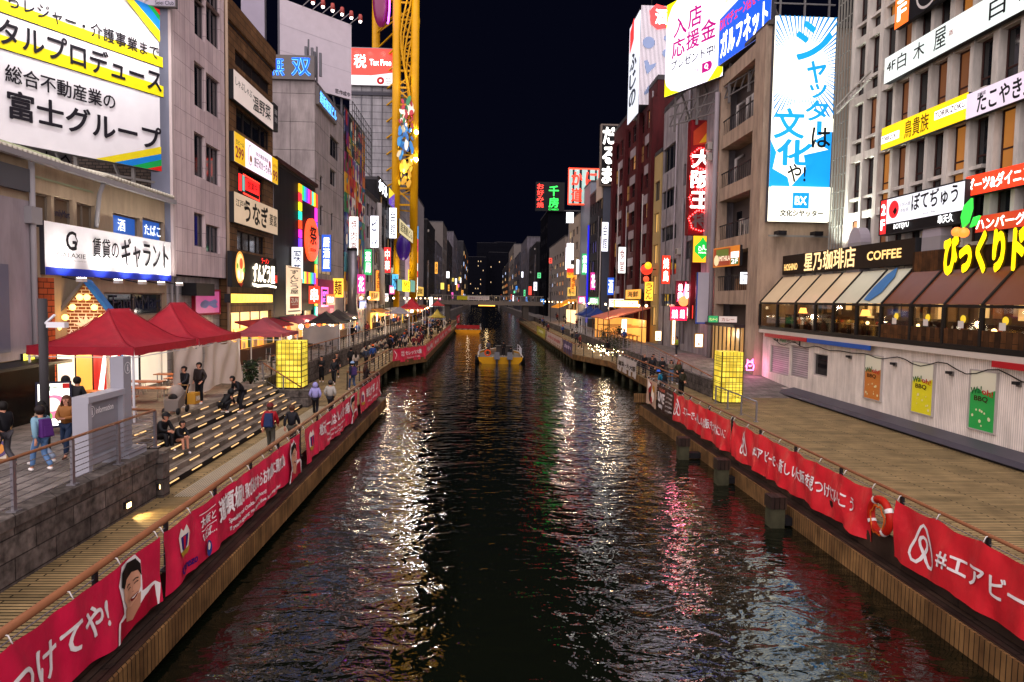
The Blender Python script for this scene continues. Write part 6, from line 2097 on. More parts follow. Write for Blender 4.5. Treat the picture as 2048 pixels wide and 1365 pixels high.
banner("fourth pink banner with white lettering at the far end of the near left railing", lb(y0, y1), "redcloth", crest(fy(36.8, y0, y1), .55, .045, .3) + [("t", "毎日がタイム", fy(37.8, y0, y1), .42, fy(41.6, y0, y1), .84, WHT, {"bold": .05}), ("t", "join us in our stadium", fy(38.4, y0, y1), .16, fy(41.4, y0, y1), .3, WHT), ("l", [(.92, .95), (.97, .7), (.93, .4), (.99, .1)], .05, WHT)], seed=4)
fB = Fr((-8.12, 62.2, 1.1), V((2.5, 5.75, 0)), (0, 0, 1), 6.25, 1.3)
banner("pink banner facing the bridge where the farther left deck steps out", fB, "redcloth", [("t", "セレッソ大阪", .36, .45, .86, .78, WHT, {"bold": .05}), ("t", "Cerezo Osaka", .4, .22, .8, .32, WHT), ("v", "桜桜", .22, .4, .32, .8, WHT), ("l", [(.05, .9), (.1, .6), (.06, .3)], .06, WHT)], seed=5)
for i in range(5):
    a0_ = 68.6 + i * 10.8
    banner("pink banner, %s of the row on the far left deck railing" % ("first and nearest", "second", "third", "fourth", "fifth and farthest")[i], wallL(-5.68, a0_, a0_ + 10.2, 1.1, 2.4), "redcloth", [("t", "セレッソ大阪", .2, .35, .8, .75, WHT, {"bold": .05})], seed=6 + i, group="pink banners on the far left deck railing", ties=False)
banner("small far pink banner on the left railing close to the bridge", wallL(-5.68, 150, 168, 1.1, 3.2), "redcloth", [("t", "大阪", .3, .3, .7, .7, WHT, {"bold": .05})], seed=14, ties=False)

XBR = 10.34


def rb_(y0, y1, z0=.85, z1=2.30):
    return wallR(XBR, y0, y1, z0, z1)


def ry(y, y0, y1):
    return (y1 - y) / (y1 - y0)


def emblem(ca, cb, w_, h, mat=WHT):
    P_ = lambda u, v: (ca + u * w_, cb + v * h)
    out = [P_(*q) for q in ((0, -.45), (-.18, -.75), (-.42, -.95), (-.75, -.95), (-.95, -.7), (-.9, -.4), (-.55, .3), (-.25, .85), (0, 1), (.25, .85), (.55, .3), (.9, -.4), (.95, -.7), (.75, -.95), (.42, -.95), (.18, -.75), (0, -.45))]
    inn = [P_(*q) for q in ((0, -.45), (-.25, -.1), (-.3, .12), (-.2, .32), (0, .4), (.2, .32), (.3, .12), (.25, -.1), (0, -.45))]
    return [("l", out, h * .17, mat), ("l", inn, h * .17, mat)]


y0, y1 = 7.5, 16.2
banner("nearest red banner with a white looped emblem and katakana on the right railing", rb_(y0, y1), "redcloth_b", emblem(ry(15.15, y0, y1), .5, .048, .34) + [("t", "#エアビーで、新しい大阪", ry(14.55, y0, y1), .30, ry(8.2, y0, y1), .66, WHT, {"bold": .035})], seed=21, amp=.06, sag=.09)
y0, y1 = 17.3, 27.3
banner("long middle red banner with a white looped emblem and slogan on the right railing", rb_(y0, y1), "redcloth_b", emblem(ry(26.1, y0, y1), .55, .035, .32) + [("t", "#エアビーで、新しい大阪を見つけにいこう", ry(25.1, y0, y1), .36, ry(18.1, y0, y1), .68, WHT, {"bold": .035})], seed=22, amp=.085, sag=.12)
y0, y1 = 27.6, 35.9
banner("farthest red banner with a white looped emblem and crumpled slogan on the right railing", rb_(y0, y1), "redcloth_b", emblem(ry(35.2, y0, y1), .55, .045, .32) + [("t", "エアビーで、新しい大阪をつけにいこ", ry(34.2, y0, y1), .36, ry(28, y0, y1), .68, WHT, {"bold": .035})], seed=23, amp=.085, sag=.12)
y0, y1 = 36.0, 39.4
banner("dark brown event banner with white block lettering next to the farthest red banner", rb_(y0, y1), "d:3a2622", [("t", "大道芸人募集", .05, .78, .45, .9, "d:d06a50"), ("t", "LIVE", .05, .34, .5, .72, WHT, {"bold": .08}), ("t", "道頓堀", .1, .1, .4, .26, WHT, {"bold": .04})] + [("t", "川べりの音楽祭", .58, .78 - .17 * k, .95, .86 - .17 * k, WHT) for k in range(5)], seed=24)
y0, y1 = 39.5, 42.0
banner("colourful poster banner with red and white swirls at the corner of the near right railing", rb_(y0, y1, .8, 2.35), "d:b89a84", [("c", .3, .6, .3, "d:a01c24", {"sq": .8}), ("c", .65, .45, .28, "d:e8dcc8", {"sq": .7}), ("c", .7, .7, .15, "d:c8901c"), ("c", .35, .3, .2, "d:30201c"), ("c", .55, .22, .15, "d:b02030"), ("p", [(.1, 1), (.4, .8), (.2, .6)], "d:e8e0d8")], seed=25)
banner("white banner with black lettering on the recessed right railing", wallR(12.28, 53.5, 61, .95, 2.3), "d:b7b0ac", [("t", "道頓堀ラーメン大食祭", .05, .35, .95, .68, "d:241a18", {"bold": .04})], seed=26)
banner("purple banner at the corner where the right deck steps out", wallR(9.78, 73.2, 82, 1.0, 2.4), "d:3c2c5c", [("t", "道頓堀川", .15, .4, .85, .7, "d:b8a8c8", {"bold": .04})], seed=27, ties=False)
banner("faded pinkish banner between the purple and the yellow-green one on the far right railing", wallR(9.78, 83, 103, 1.0, 2.4), "d:b09a94", [("t", "大阪道頓堀祭", .1, .4, .9, .7, "d:9a3040", {"bold": .04})], seed=28, ties=False)
banner("yellow-green banner on the far right railing", wallR(9.78, 106, 122, 1.0, 2.5), "d:98922c", [("t", "道頓堀", .2, .4, .8, .7, "d:d8d8b0", {"bold": .04})], seed=29, ties=False)

# life ring
p = V((10.24, 16.75, 1.72))
ring = empty("life_ring", p, "orange-red life ring with white bands hanging between two red banners", "life ring")
m = MB()
R_, r_ = .42, .10
vs, fs = [], []
nn, kk = 36, 10
for i in range(nn):
    t = 2 * PI * i / nn
    for k in range(kk):
        q = 2 * PI * k / kk
        vs.append(p + V((r_ * math.sin(q), (R_ + r_ * math.cos(q)) * math.cos(t), (R_ + r_ * math.cos(q)) * math.sin(t))))
for i in range(nn):
    for k in range(kk):
        fs.append((i * kk + k, i * kk + (k + 1) % kk, ((i + 1) % nn) * kk + (k + 1) % kk, ((i + 1) % nn) * kk + k))
m.add(vs, fs, "d:a81c10:.4", True)
m.build("ring", ring)
for t0 in (.9, 2.47, 4.04, 5.6):
    m = MB()
    pts = []
    vs = []
    for j in range(5):
        t = t0 + j * .055
        for k in range(kk):
            q = 2 * PI * k / kk
            rr_ = r_ + .006
            vs.append(p + V((rr_ * math.sin(q), (R_ + rr_ * math.cos(q)) * math.cos(t), (R_ + rr_ * math.cos(q)) * math.sin(t))))
    m.add(vs, [(j * kk + k, j * kk + (k + 1) % kk, (j + 1) * kk + (k + 1) % kk, (j + 1) * kk + k) for j in range(4) for k in range(kk)], "d:d8d4d0", True)
    m.build("white_band", ring)
m = MB()
m.tube([p + V((-.08, .3 * math.cos(t) * (1 + .1 * math.sin(5 * t)), .36 * math.sin(t) - .1 + .05 * math.sin(7 * t))) for t in [k * .32 for k in range(40)]], .02, "d:c85a1c", 5)
m.build("rope", ring)

# lantern towers
m, t, pb = nt_new("lanternglow")
N, L = t.nodes, t.links
tc, sp, ad, cb = N.new("ShaderNodeTexCoord"), N.new("ShaderNodeSeparateXYZ"), N.new("ShaderNodeMath"), N.new("ShaderNodeCombineXYZ")
bt_ = N.new("ShaderNodeTexBrick")
bt_.offset = 0
for k, v in (("Scale", 1), ("Mortar Size", .018), ("Brick Width", .205), ("Row Height", .30), ("Mortar Smooth", .3)):
    bt_.inputs[k].default_value = v
bt_.inputs["Color1"].default_value = lin("f6e24e")
bt_.inputs["Color2"].default_value = lin("cdb22a")
bt_.inputs["Mortar"].default_value = lin("5a5014")
L.new(tc.outputs["Object"], sp.inputs[0])
L.new(sp.outputs[0], ad.inputs[0])
L.new(sp.outputs[1], ad.inputs[1])
L.new(ad.outputs[0], cb.inputs[0])
L.new(sp.outputs[2], cb.inputs[1])
L.new(cb.outputs[0], bt_.inputs["Vector"])
nz = N.new("ShaderNodeTexNoise")
nz.inputs["Scale"].default_value = 1.1
L.new(tc.outputs["Object"], nz.inputs["Vector"])
mr = N.new("ShaderNodeMapRange")
for k, v in ((1, .3), (2, .7), (3, .18), (4, .8)):
    mr.inputs[k].default_value = v
L.new(nz.outputs["Fac"], mr.inputs[0])
L.new(bt_.outputs["Color"], pb.inputs["Emission Color"])
L.new(mr.outputs[0], pb.inputs["Emission Strength"])
L.new(bt_.outputs["Color"], pb.inputs["Base Color"])
MATS["lanternglow"] = m


def lantern(label, x0, x1, y0, y1, z0, z1):
    root = empty("lantern_tower", ((x0 + x1) / 2, (y0 + y1) / 2, z0), label, "lantern tower")
    m = MB()
    m.box((x0, y0, z0 + .06), (x1, y1, z1), "lanternglow")
    m.build("glowing_panels", root)
    m = MB()
    m.box((x0 - .04, y0 - .04, z0), (x1 + .04, y1 + .04, z0 + .059), "darksteel")
    for x in (x0, x1):
        for y in (y0, y1):
            m.box((x - .025, y - .025, z0 + .06), (x + .025, y + .025, z1 + .02), "d:5a4a1c")
    for k in range(1, 8):
        z = z0 + (z1 - z0) * k / 8
        m.box((x0 - .012, y0 - .012, z - .012), (x1 + .012, y1 + .012, z + .012), "d:5a4a1c")
    m.build("frame", root)
    return root


zl = atY(580, 681, 34.4).z
lantern("square glowing yellow lantern tower of glass tiles at the top of the left stairs", -10.8, -9.5, 36.2, 37.5, ZU - .4, atY(580, 683, 36.2).z)
m = MB()
m.box((-11.0, 35.65, .9), (-9.0, 38, ZU - .41), "stone")
m.build("plinth", None, None, "dark stone plinth under the left lantern tower", "plinth")
lantern("square glowing yellow lantern tower of glass tiles on the wide right boardwalk", 13.8, 15.05, 38.6, 39.9, ZD + .01, atY(1465, 705, 38.6).z)

# information board
ib = empty("information_board", (-9.75, 17.9, ZU), "grey metal information board with a tall post behind the near left railing", "information board")
m = MB()
fI = wallL(-9.62, 16.85, 19.5, ZU, ZU + 2)
m.fbox(fI, .16, .4, 1.62, 1.80, -.28, -.06, "d:85858d")
m.fbox(fI, 0, 1.80, 1.70, 1.95, -.3, .1, "d:9a9aa2")
m.fbox(fI, 0, .0, .159, 1.799, -.3, .08, "d:9a9aa2")
m.fbox(fI, 1.621, .0, 1.70, 1.799, -.3, .08, "d:9a9aa2")
m.fbox(fI, .16, .25, 1.62, .399, -.3, .08, "d:9a9aa2")
m.build("panel", ib)
m = MB()
m.fbox(fI, 1.72, .31, 2.12, 2.78, -.3, .05, "d:8f8f97")
m.fbox(fI, 1.45, -.0, 2.4, .3, -.4, .3, "d:8f8f97")
m.build("post", ib)
le, ar = MB(), MB()
put_text(le, fI.P, "information", .56, 1.46, 1.36, 1.62, -.04, "d:f4f4f6", .012)
for cx, cy, r in ((.38, 1.54, .13), (1.92, 2.48, .15)):
    d_ = -.04 if cx < 1 else .06
    ar.stroke(fI, [(cx + r * math.cos(t * PI / 12), cy + r * math.sin(t * PI / 12)) for t in range(25)], .02, d_, "d:e4e4e8")
    put_text(le, fI.P, "i", cx - .03, cy - .09, cx + .03, cy + .09, d_, "d:e4e4e8", .05)
le.build("lettering", ib)
ar.build("ring_mark", ib)
m = MB()
m.cyl((-12.4, 19.8, ZU), (-12.4, 19.8, 6.9), .12, "d:3a383a", n=12)
o = m.build("lamp_post", None, None, "dark round post with a small white camera in front of the red brick pier", "post")
m = MB()
m.bar((-12.3, 19.75, 6.2), (-11.95, 19.6, 6.45), .05, .05, "d:d8d8dc")
m.box((-12.1, 19.45, 6.1), (-11.6, 19.65, 6.25), "d:d8d8dc")
m.build("camera_arm", o)

# restaurant front with gabled sign behind the red tents
fa = wallL(-15.75, 24, 36, ZU, 8)
g = Fr(atY(116, 706, 27.4), (1, .35, 0), (0, 0, 1), 1.95, 2.75)
gs = empty("gabled_sign", g.P(g.W / 2, 0, 0), "gabled brick-patterned restaurant sign ringed by warm bulbs and a lotus emblem", "sign")
m = MB()
W_, H_ = g.W, g.H
m.poly(g, [(0, 0), (W_, 0), (W_, H_ * .5), (W_ * .5, H_), (0, H_ * .5)], .0, "redbrick_lit", .3)
mk("redbrick_lit", "8a5030", "6a3a22", "e0d4c0", scale=.8, rough=.8, kind="brick", bw=.34, bh=.13, mortar=.018, off=.5, dirt=.3)
m.build("brick_panel", gs)
m = MB()
for s_ in (0, 1):
    p0, p1 = g.P(W_ * (-.06 if s_ == 0 else 1.06), H_ * .45, -.3), g.P(W_ * .5, H_ * 1.04, -.3)
    m.bar(p0, p1, 1.3, .12, "d:2868a8" if s_ else "d:5c5a5c")
m.build("gable_roof", gs)
for k in range(8):
    t = k / 7
    a = W_ * (.06 + .88 * t)
    b = H_ * (.47 + .5 * (1 - abs(2 * t - 1))) - .28
    q = MB()
    q.ball(g.P(a, b, .45), .12, "e:ffc860:4", 10, 7)
    q.build("bulb", gs)
le, ar = MB(), MB()
for k in range(5):
    t = PI * (k + .5) / 5
    c_, s2 = math.cos(t), math.sin(t)
    ar.poly(g, [(W_ * .5, H_ * .38), (W_ * .5 + .22 * c_ - .07 * s2, H_ * .38 + .25 * s2 + .07 * c_), (W_ * .5 + .5 * c_, H_ * .38 + .5 * s2), (W_ * .5 + .22 * c_ + .07 * s2, H_ * .38 + .25 * s2 - .07 * c_)], .03 + .006 * k, "d:e8d8c8")
put_text(le, g.P, "A CHAU", W_ * .18, H_ * .25, W_ * .85, H_ * .33, .03, "d:f0e8dc", .02)
put_text(le, g.P, "Restaurant", W_ * .25, H_ * .17, W_ * .8, H_ * .22, .03, "d:f0e8dc", .01)
le.build("lettering", gs)
ar.build("emblem", gs)
lamp("POINT", g.P(W_ * .5, H_ * .5, .9), 22, (1, .65, .28), .2)
PANELS = [("yellow lit menu board lettered in green behind the nearest red tent", 24.6, 26.4, "e:e8e020:.9", [("t", "RESTAURANT", .1, .35, .95, .6, "d:206030")]), ("white lit wall panel behind the nearest red tent", 26.5, 27.6, "e:f0e8d8:.3", []), ("red poster with white shapes behind the nearest red tent", 28.9, 31.0, "e:d02018:.5", [("p", [(.1, 0), (.4, 1), (.55, 1), (.3, 0)], "e:f0e8e0:.8"), ("p", [(.6, .9), (.9, .9), (.8, .2)], "e:f0e8e0:.8")]), ("warm lit doorway panel behind the nearest red tent", 27.7, 28.8, "e:ffb450:.7", []), ("blue-edged white panel behind the second red tent", 31.1, 32.6, "e:d8e0e8:.25", [("r", 0, 0, .08, 1, "e:2080c0:1")]), ("pale lit counter panel behind the second red tent", 32.8, 35.5, "e:e4d8c4:.28", [])]
for lab, a0_, a1_, pm, ly in PANELS:
    sign("wall_panel", lab, "panel", wallL(-16.1, a0_, a1_, ZU + .05, 4.9), pm, ly, .1)


# ---- tents
def tent(label, x0, x1, y0, y1, zg, ze, zp, mat, val=.28, ridge=.28, n=14, group=None):
    root = empty("canopy_tent", ((x0 + x1) / 2, (y0 + y1) / 2, zg), label, "tent", group)
    cx, cy, hx, hy = (x0 + x1) / 2, (y0 + y1) / 2, (x1 - x0) / 2, (y1 - y0) / 2
    m = MB()

    def hgt(u, v):
        if hx >= hy:
            r = max(abs(v), max(0, (abs(u) - ridge) / (1 - ridge)))
        else:
            r = max(abs(u), max(0, (abs(v) - ridge) / (1 - ridge)))
        s_ = (1 - r) ** 1.75
        edge = -.06 * (1 - max(abs(u), abs(v)) ** 0) * 1
        sag = -.09 * math.sin(PI * (u + 1) * 1.5) ** 2 * r * (1 - r) + .03 * r * (1 - r) * 4 * (math.sin(7 * u + 3 * v + x0) * .5 + math.sin(11 * v - 5 * u + y0) * .4)
        return ze + (zp - ze) * s_ + sag + edge

    us = [-1 + 2 * i / (2 * n) for i in range(2 * n + 1)]
    k = len(us)
    m.add([(cx + hx * u, cy + hy * v, hgt(u, v)) for v in us for u in us], [(j * k + i, j * k + i + 1, (j + 1) * k + i + 1, (j + 1) * k + i) for j in range(k - 1) for i in range(k - 1)], mat, True)
    m.build("canopy", root)
    if hx > 1.6:
        m = MB()
        e = ((ridge, 0), (-ridge, 0)) if hx >= hy else ((0, ridge), (0, -ridge))
        for su in (-1, 1):
            for sv in (-1, 1):
                r0 = e[0] if (su if hx >= hy else sv) > 0 else e[1]
                m.tube([(cx + hx * (r0[0] + (su - r0[0]) * t), cy + hy * (r0[1] + (sv - r0[1]) * t), hgt(r0[0] + (su - r0[0]) * t, r0[1] + (sv - r0[1]) * t) + .012) for t in [k / 14 for k in range(15)]], .016, mat, 5)
        m.build("seam", root)
    m = MB()
    for p, q in (((x0, y0), (x1, y0)), ((x1, y0), (x1, y1)), ((x1, y1), (x0, y1)), ((x0, y1), (x0, y0))):
        c = 10
        top = [V((p[0] + (q[0] - p[0]) * i / c, p[1] + (q[1] - p[1]) * i / c, ze)) for i in range(c + 1)]
        nrm = V((q[1] - p[1], p[0] - q[0], 0)).normalized()
        bot = [t + V((0, 0, -val - .02 * math.sin(i * 1.9))) + nrm * (.03 + .02 * math.sin(i * 2.3)) for i, t in enumerate(top)]
        m.add(top + bot, [(i, i + 1, c + 2 + i, c + 1 + i) for i in range(c)], mat, True)
    m.build("valance", root)
    for x in (x0 + .06, x1 - .06):
        for y in (y0 + .06, y1 - .06):
            q = MB()
            q.bar((x, y, zg), (x, y, ze - .01), .06, .06, "d:c8c8cc")
            q.build("leg", root)
    q = MB()
    for z in (ze - .35,):
        for p_, q_ in (((x0, y0), (x1, y0)), ((x1, y0), (x1, y1)), ((x1, y1), (x0, y1)), ((x0, y1), (x0, y0))):
            q.bar((p_[0], p_[1], z), (q_[0], q_[1], z), .03, .03, "d:c8c8cc")
    q.build("frame", root)
    return root


tent("nearest and largest dark red canopy tent in front of the gabled restaurant sign", -15.6, -12.0, 24.0, 29.1, ZU, 5.22, 6.5, "tentred")
tent("second dark red canopy tent, behind the nearest one on the left street", -15.9, -12.0, 29.4, 34.4, ZU, 5.22, 6.7, "tentred")
tent("small dusty pink canopy tent behind the left lantern tower", -14.2, -11.3, 38.8, 42.4, ZU, 4.95, 5.8, "tentpink", .2)
tent("black canopy tent with a plastic side sheet beyond the left lantern tower", -14.9, -11.8, 57, 60.6, ZU, 4.95, 5.8, "tentblack", .15)
tent("second black canopy tent, just behind the first black one", -14.9, -11.8, 61.5, 65.5, ZU, 5.0, 5.9, "tentblack", .15)
tent("pale grey canopy tent among the crowd on the far left", -11.4, -8.5, 80, 84, ZU, 5.3, 6.0, "d:8a8488", .15)
tent("small far red canopy tent at the foot of the yellow tower", -13.4, -9.4, 108, 113, ZU, 5.5, 7.1, "tentred", .2)
tent("tiny far red and white tent close to the left end of the bridge", -11.5, -8.6, 150, 154, ZU, 5.6, 6.6, "d:b03c40", .2)
tent("olive yellow parasol-like tent on the far left deck", -8.3, -5.9, 105, 109, ZD, 4.2, 5.4, "d:8a7a30", .1)
tent("nearer blue canopy tent on the right street", 14.8, 18.6, 97, 102, ZR, 4.9, 6.1, "d:1c3470", .2)
tent("farther blue canopy tent on the right street", 14.6, 18.4, 103, 108, ZR, 5.0, 6.3, "d:1c3470", .2)


def sheet(label, p, q, z0, z1, mat="tarp", amp=.08, seed=0):
    p, q = V(p), V(q)
    fr = Fr(p, q - p, (0, 0, 1), (q - p).length, z1 - z0)
    r = random.Random(seed)
    a_, b_ = r.random() * 6, r.random() * 6
    na, nb = 36, 16
    m = MB()
    vs = []
    for j in range(nb + 1):
        for i in range(na + 1):
            u, v = fr.W * i / na, fr.H * j / nb
            top = j / nb
            sg = -.16 * top ** 3 * math.sin(PI * 3 * i / na) ** 2
            vs.append(fr.P(u, v + sg + (.12 * math.sin(u * 1.3 + a_) * (1 - top)), amp * (math.sin(u * 2.1 + 1.2 * v + a_) + .6 * math.sin(u * 4.7 - 2 * v + b_))))
    m.add(vs, [(j * (na + 1) + i, j * (na + 1) + i + 1, (j + 1) * (na + 1) + i + 1, (j + 1) * (na + 1) + i) for j in range(nb) for i in range(na)], mat, True)
    return m.build("tarpaulin", None, None, label, "tarpaulin")


sheet("pale cloth sheet hung along the canal side of the nearest red tent", (-11.9, 26.6, 3.1), (-11.9, 29.2, 3.1), 3.1, 4.98, seed=1)
sheet("large pale cloth sheet hung along the canal side of the second red tent", (-11.85, 29.4, 2.95), (-11.85, 34.0, 2.95), 2.95, 4.98, seed=2)
sheet("crinkled translucent plastic sheet on the near side of the black tent", (-14.8, 56.9, ZU + .5), (-11.9, 56.9, ZU + .5), 3.1, 4.75, "d:8a8482:.25", .06, 3)
lamp("POINT", (-14.3, 26.5, 4.7), 221, (1, .72, .4), .3)
lamp("POINT", (-14.0, 31.8, 4.7), 221, (1, .78, .5), .3)
lamp("POINT", (-12, 40, 4.5), 119, (1, .8, .55), .3)
lamp("POINT", (-14.6, 46, 5.0), 272, (1, .66, .32), .3)
lamp("POINT", (-14.6, 58, 5.0), 272, (1, .62, .4), .3)
lamp("POINT", (-13.5, 72, 5.2), 442, (1, .7, .4), .4)
lamp("POINT", (-12.5, 88, 5.2), 544, (1, .72, .42), .4)
lamp("POINT", (-11, 104, 5.2), 714, (1, .74, .45), .4)
lamp("POINT", (-11, 132, 5.5), 1020, (1, .74, .45), .5)
lamp("POINT", (16.5, 99, 4.7), 200, (1, .9, .78), .4)
lamp("POINT", (17, 84, 4.8), 220, (1, .62, .3), .4)
lamp("POINT", (17, 140, 6), 400, (1, .7, .4), .5)

# tables and stools under the tents
tb = empty("folding_table", (-13.5, 25.2, ZU), "wooden topped folding table under the nearest red tent, at its near edge", "table", "wooden tables under the red tents")
m = MB()
m.box((-14.4, 24.9, ZU + .70), (-12.6, 25.5, ZU + .74), "d:9a5a30:.35")
m.build("tabletop", tb)
for x in (-14.25, -12.75):
    for y in (25.0, 25.4):
        m = MB()
        m.bar((x, y, ZU), (x, y, ZU + .699), .03, .03, "d:8a8a8e")
        m.build("leg", tb)
TL = [(-14.3, 26.6, "middle of the nearest red tent"), (-13.4, 27.8, "far side of the nearest red tent"), (-14.6, 29.8, "near edge of the second red tent"), (-13.2, 31.0, "middle of the second red tent"), (-14.4, 32.6, "far side of the second red tent")]
for x, y, s_ in TL:
    dup(tb, (x, y, ZU), 0, "wooden topped folding table at the " + s_)
sb = empty("stool", (-12.4, 24.6, ZU), "small metal stool beside the table at the near edge of the nearest red tent", "stool", "metal stools under the red tents")
m = MB()
m.cyl((-12.4, 24.6, ZU + .43), (-12.4, 24.6, ZU + .46), .17, "d:a8a4a0", n=14)
m.build("seat", sb)
for k in range(4):
    t = PI / 4 + k * PI / 2
    m = MB()
    m.bar((-12.4 + .2 * math.cos(t), 24.6 + .2 * math.sin(t), ZU), (-12.4 + .12 * math.cos(t), 24.6 + .12 * math.sin(t), ZU + .43), .02, .02, "d:a8a4a0")
    m.build("leg", sb)
for i in range(10):
    x, y = -12.3 - rnd.random() * 3.2, 25.8 + i * .8
    dup(sb, (x, y, ZU), 0, "small metal stool under the red tents", None, "metal stools under the red tents")
# open tables beyond the lantern
tc_ = empty("cafe_table", (-12.2, 36.8, ZU), "round dark cafe table nearest the left lantern tower", "table", "dark cafe tables beyond the red tents")
m = MB()
m.cyl((-12.2, 36.8, ZU + .71), (-12.2, 36.8, ZU + .74), .35, "d:3a3634", n=18)
m.build("tabletop", tc_)
m = MB()
m.cyl((-12.2, 36.8, ZU), (-12.2, 36.8, ZU + .709), .03, "d:8a8a8e")
m.cyl((-12.2, 36.8, ZU), (-12.2, 36.8, ZU + .03), .22, "d:8a8a8e", n=12)
m.build("pedestal", tc_)
for i, (x, y) in enumerate(((-13.4, 36.0), (-12.6, 39.6), (-12.9, 46), (-12.6, 53), (-12.7, 58), (-12.8, 62.5), (-12.6, 68))):
    dup(tc_, (x, y, ZU), 0, "round dark cafe table on the left street, " + ("behind the tarpaulin", "under the small pink tent", "between the pink and black tents", "just before the black tent", "under the first black tent", "under the second black tent", "farthest from the bridge among the dark tables")[i])
ck = empty("cafe_chair", (-12.7, 37.3, ZU), "dark metal cafe chair on the left street", "chair", "dark cafe chairs beyond the red tents")
for nm, bx_ in (("seat", ((-.2, -.2, .43), (.2, .2, .46))), ("backrest", ((-.2, .18, .55), (.2, .21, .85)))):
    m = MB()
    m.box(V((-12.7, 37.3, ZU)) + V(bx_[0]), V((-12.7, 37.3, ZU)) + V(bx_[1]), "d:2e2c2c")
    m.build(nm, ck)
for sx in (-1, 1):
    for sy in (-1, 1):
        m = MB()
        m.bar((-12.7 + sx * .18, 37.3 + sy * .18, ZU), (-12.7 + sx * .18, 37.3 + sy * .18, ZU + (.85 if sy > 0 else .43)), .025, .025, "d:b0b0b4")
        m.build("leg", ck)
for i in range(14):
    dup(ck, (-12.2 - rnd.random() * 2.4, 36.2 + rnd.random() * 30, ZU), rnd.random() * 6, "dark metal cafe chair on the left street")
# warm stall fronts along the left street
ST = [(-15.2, 44.2, 52.4, "e:ffb850:.9", "warm lit food stall front below the noodle sign", "tentred"), (-15.2, 54, 64, "e:f0c080:.6", "lit stall front with a pink awning below the rainbow light border", "d:a04058"), (-14.9, 67, 77, "e:f4a850:.7", "lit stall front below the grey tower", "d:5a4a48"), (-14.8, 95, 104, "e:ffb850:1.2", "bright warm stall front beside the pale apartment building", "d:b87830"), (-14.6, 107, 121, "e:f0d8a8:.6", "bright pale stall front under the dark office building", "d:c0b8b0"), (-13.6, 122, 134, "e:ffd830:1.0", "yellow lit shop entrance under the yellow tower", "d:a06040"), (-14.2, 153, 172, "e:ffb050:1.0", "warm lit far shop front before the bridge", "d:8a5030")]
for x, a0_, a1_, em, lab, aw in ST:
    root = empty("food_stall", (x, (a0_ + a1_) / 2, ZU), lab, "stall")
    m = MB()
    m.box((x - .7, a0_, ZU), (x - .6, a1_, ZU + 2.3), em)
    m.build("lit_interior", root)
    m = MB()
    m.hexa([V(p) for p in ((x - .6, a0_, ZU + 2.7), (x + .9, a0_, ZU + 2.25), (x - .6, a1_, ZU + 2.7), (x + .9, a1_, ZU + 2.25), (x - .6, a0_, ZU + 2.8), (x + .9, a0_, ZU + 2.35), (x - .6, a1_, ZU + 2.8), (x + .9, a1_, ZU + 2.35))], aw)
    m.build("awning", root)
    m = MB()
    m.box((x - .5, a0_ + .3, ZU), (x + .1, a1_ - .3, ZU + .95), "d:4a3428")
    m.build("counter", root)
    m = MB()
    k = a0_ + .5
    while k < a1_ - .4:
        m.box((x - .59, k, ZU + .96), (x - .52, k + rnd.uniform(.3, .8), ZU + 1.4 + rnd.random() * .7), rnd.choice(["d:a03020", "d:d8c8a0", "d:3a2a20", "e:ff8030:1.5", "d:305040", "e:fff0d0:2"]))
        k += rnd.uniform(.5, 1.2)
    m.build("menu_boards", root)
    for k in range(5):
        m = MB()
        y = a0_ + (a1_ - a0_) * (k + .5) / 5
        m.ball((x + .75, y, ZU + 2.05), .17, rnd.choice(["e:ff5020:3", "e:ffb040:4", "e:fff0d0:6"]), 10, 7, (1, 1, 1.25))
        m.build("paper_lantern", root)
# right pavilion and stalls
pv = empty("pavilion_shop", (17, 84, ZR), "small glass pavilion shop with a salmon awning and warm light on the right street", "shop")
m = MB()
m.box((18.9, 79, ZR), (19.1, 90, 4.9), "e:ffb050:.8")
m.box((14.9, 89.8, ZR), (18.9, 90, 4.9), "e:ffb050:.6")
m.build("lit_interior", pv)
m = MB()
m.hexa([V(p) for p in ((14.4, 78, 4.9), (19.3, 78, 6.3), (14.4, 90.5, 4.9), (19.3, 90.5, 6.3), (14.4, 78, 5.0), (19.3, 78, 6.45), (14.4, 90.5, 5.0), (19.3, 90.5, 6.45))], "d:c0684c")
m.build("awning", pv)
m = MB()
for y in (78.2, 82, 86, 90):
    m.bar((14.6, y, ZR), (14.6, y, 4.9), .1, .1, "d:4a2c1c")
    m.bar((14.6, y, 4.1), (19.1, y, 4.1), .08, .08, "d:4a2c1c")
m.bar((14.6, 78.2, 3.4), (14.6, 90, 3.4), .06, .06, "d:4a2c1c")
m.build("frame", pv)
m = MB()
for k in range(5):
    m.box((15.6, 79 + k * 2.2, ZR + .7), (18.4, 79.8 + k * 2.2, ZR + .76), "d:b07a40")
    m.box((15.8, 79.3 + k * 2.2, ZR), (15.9, 79.5 + k * 2.2, ZR + .69), "d:4a2c1c")
    m.box((18.1, 79.3 + k * 2.2, ZR), (18.2, 79.5 + k * 2.2, ZR + .69), "d:4a2c1c")
m.build("benches", pv)
fsign("shop_sign", "row of three white lit menu signs in a yellow frame on the salmon pavilion", 78.5, 1228, 600, 615, 1277, "e:f0f0f0:1.2", [("r", .32, 0, .345, 1, "e:f0b020:1"), ("r", .65, 0, .675, 1, "e:f0b020:1"), ("t", "お好焼", .05, .25, .28, .75, "d:28408a", {"bold": .05}), ("t", "たこ焼", .38, .25, .62, .75, "d:28408a", {"bold": .05}), ("t", "焼そば", .71, .25, .95, .75, "d:a02840", {"bold": .05})], .3, edge="e:f0b020:.9", rim=.12)
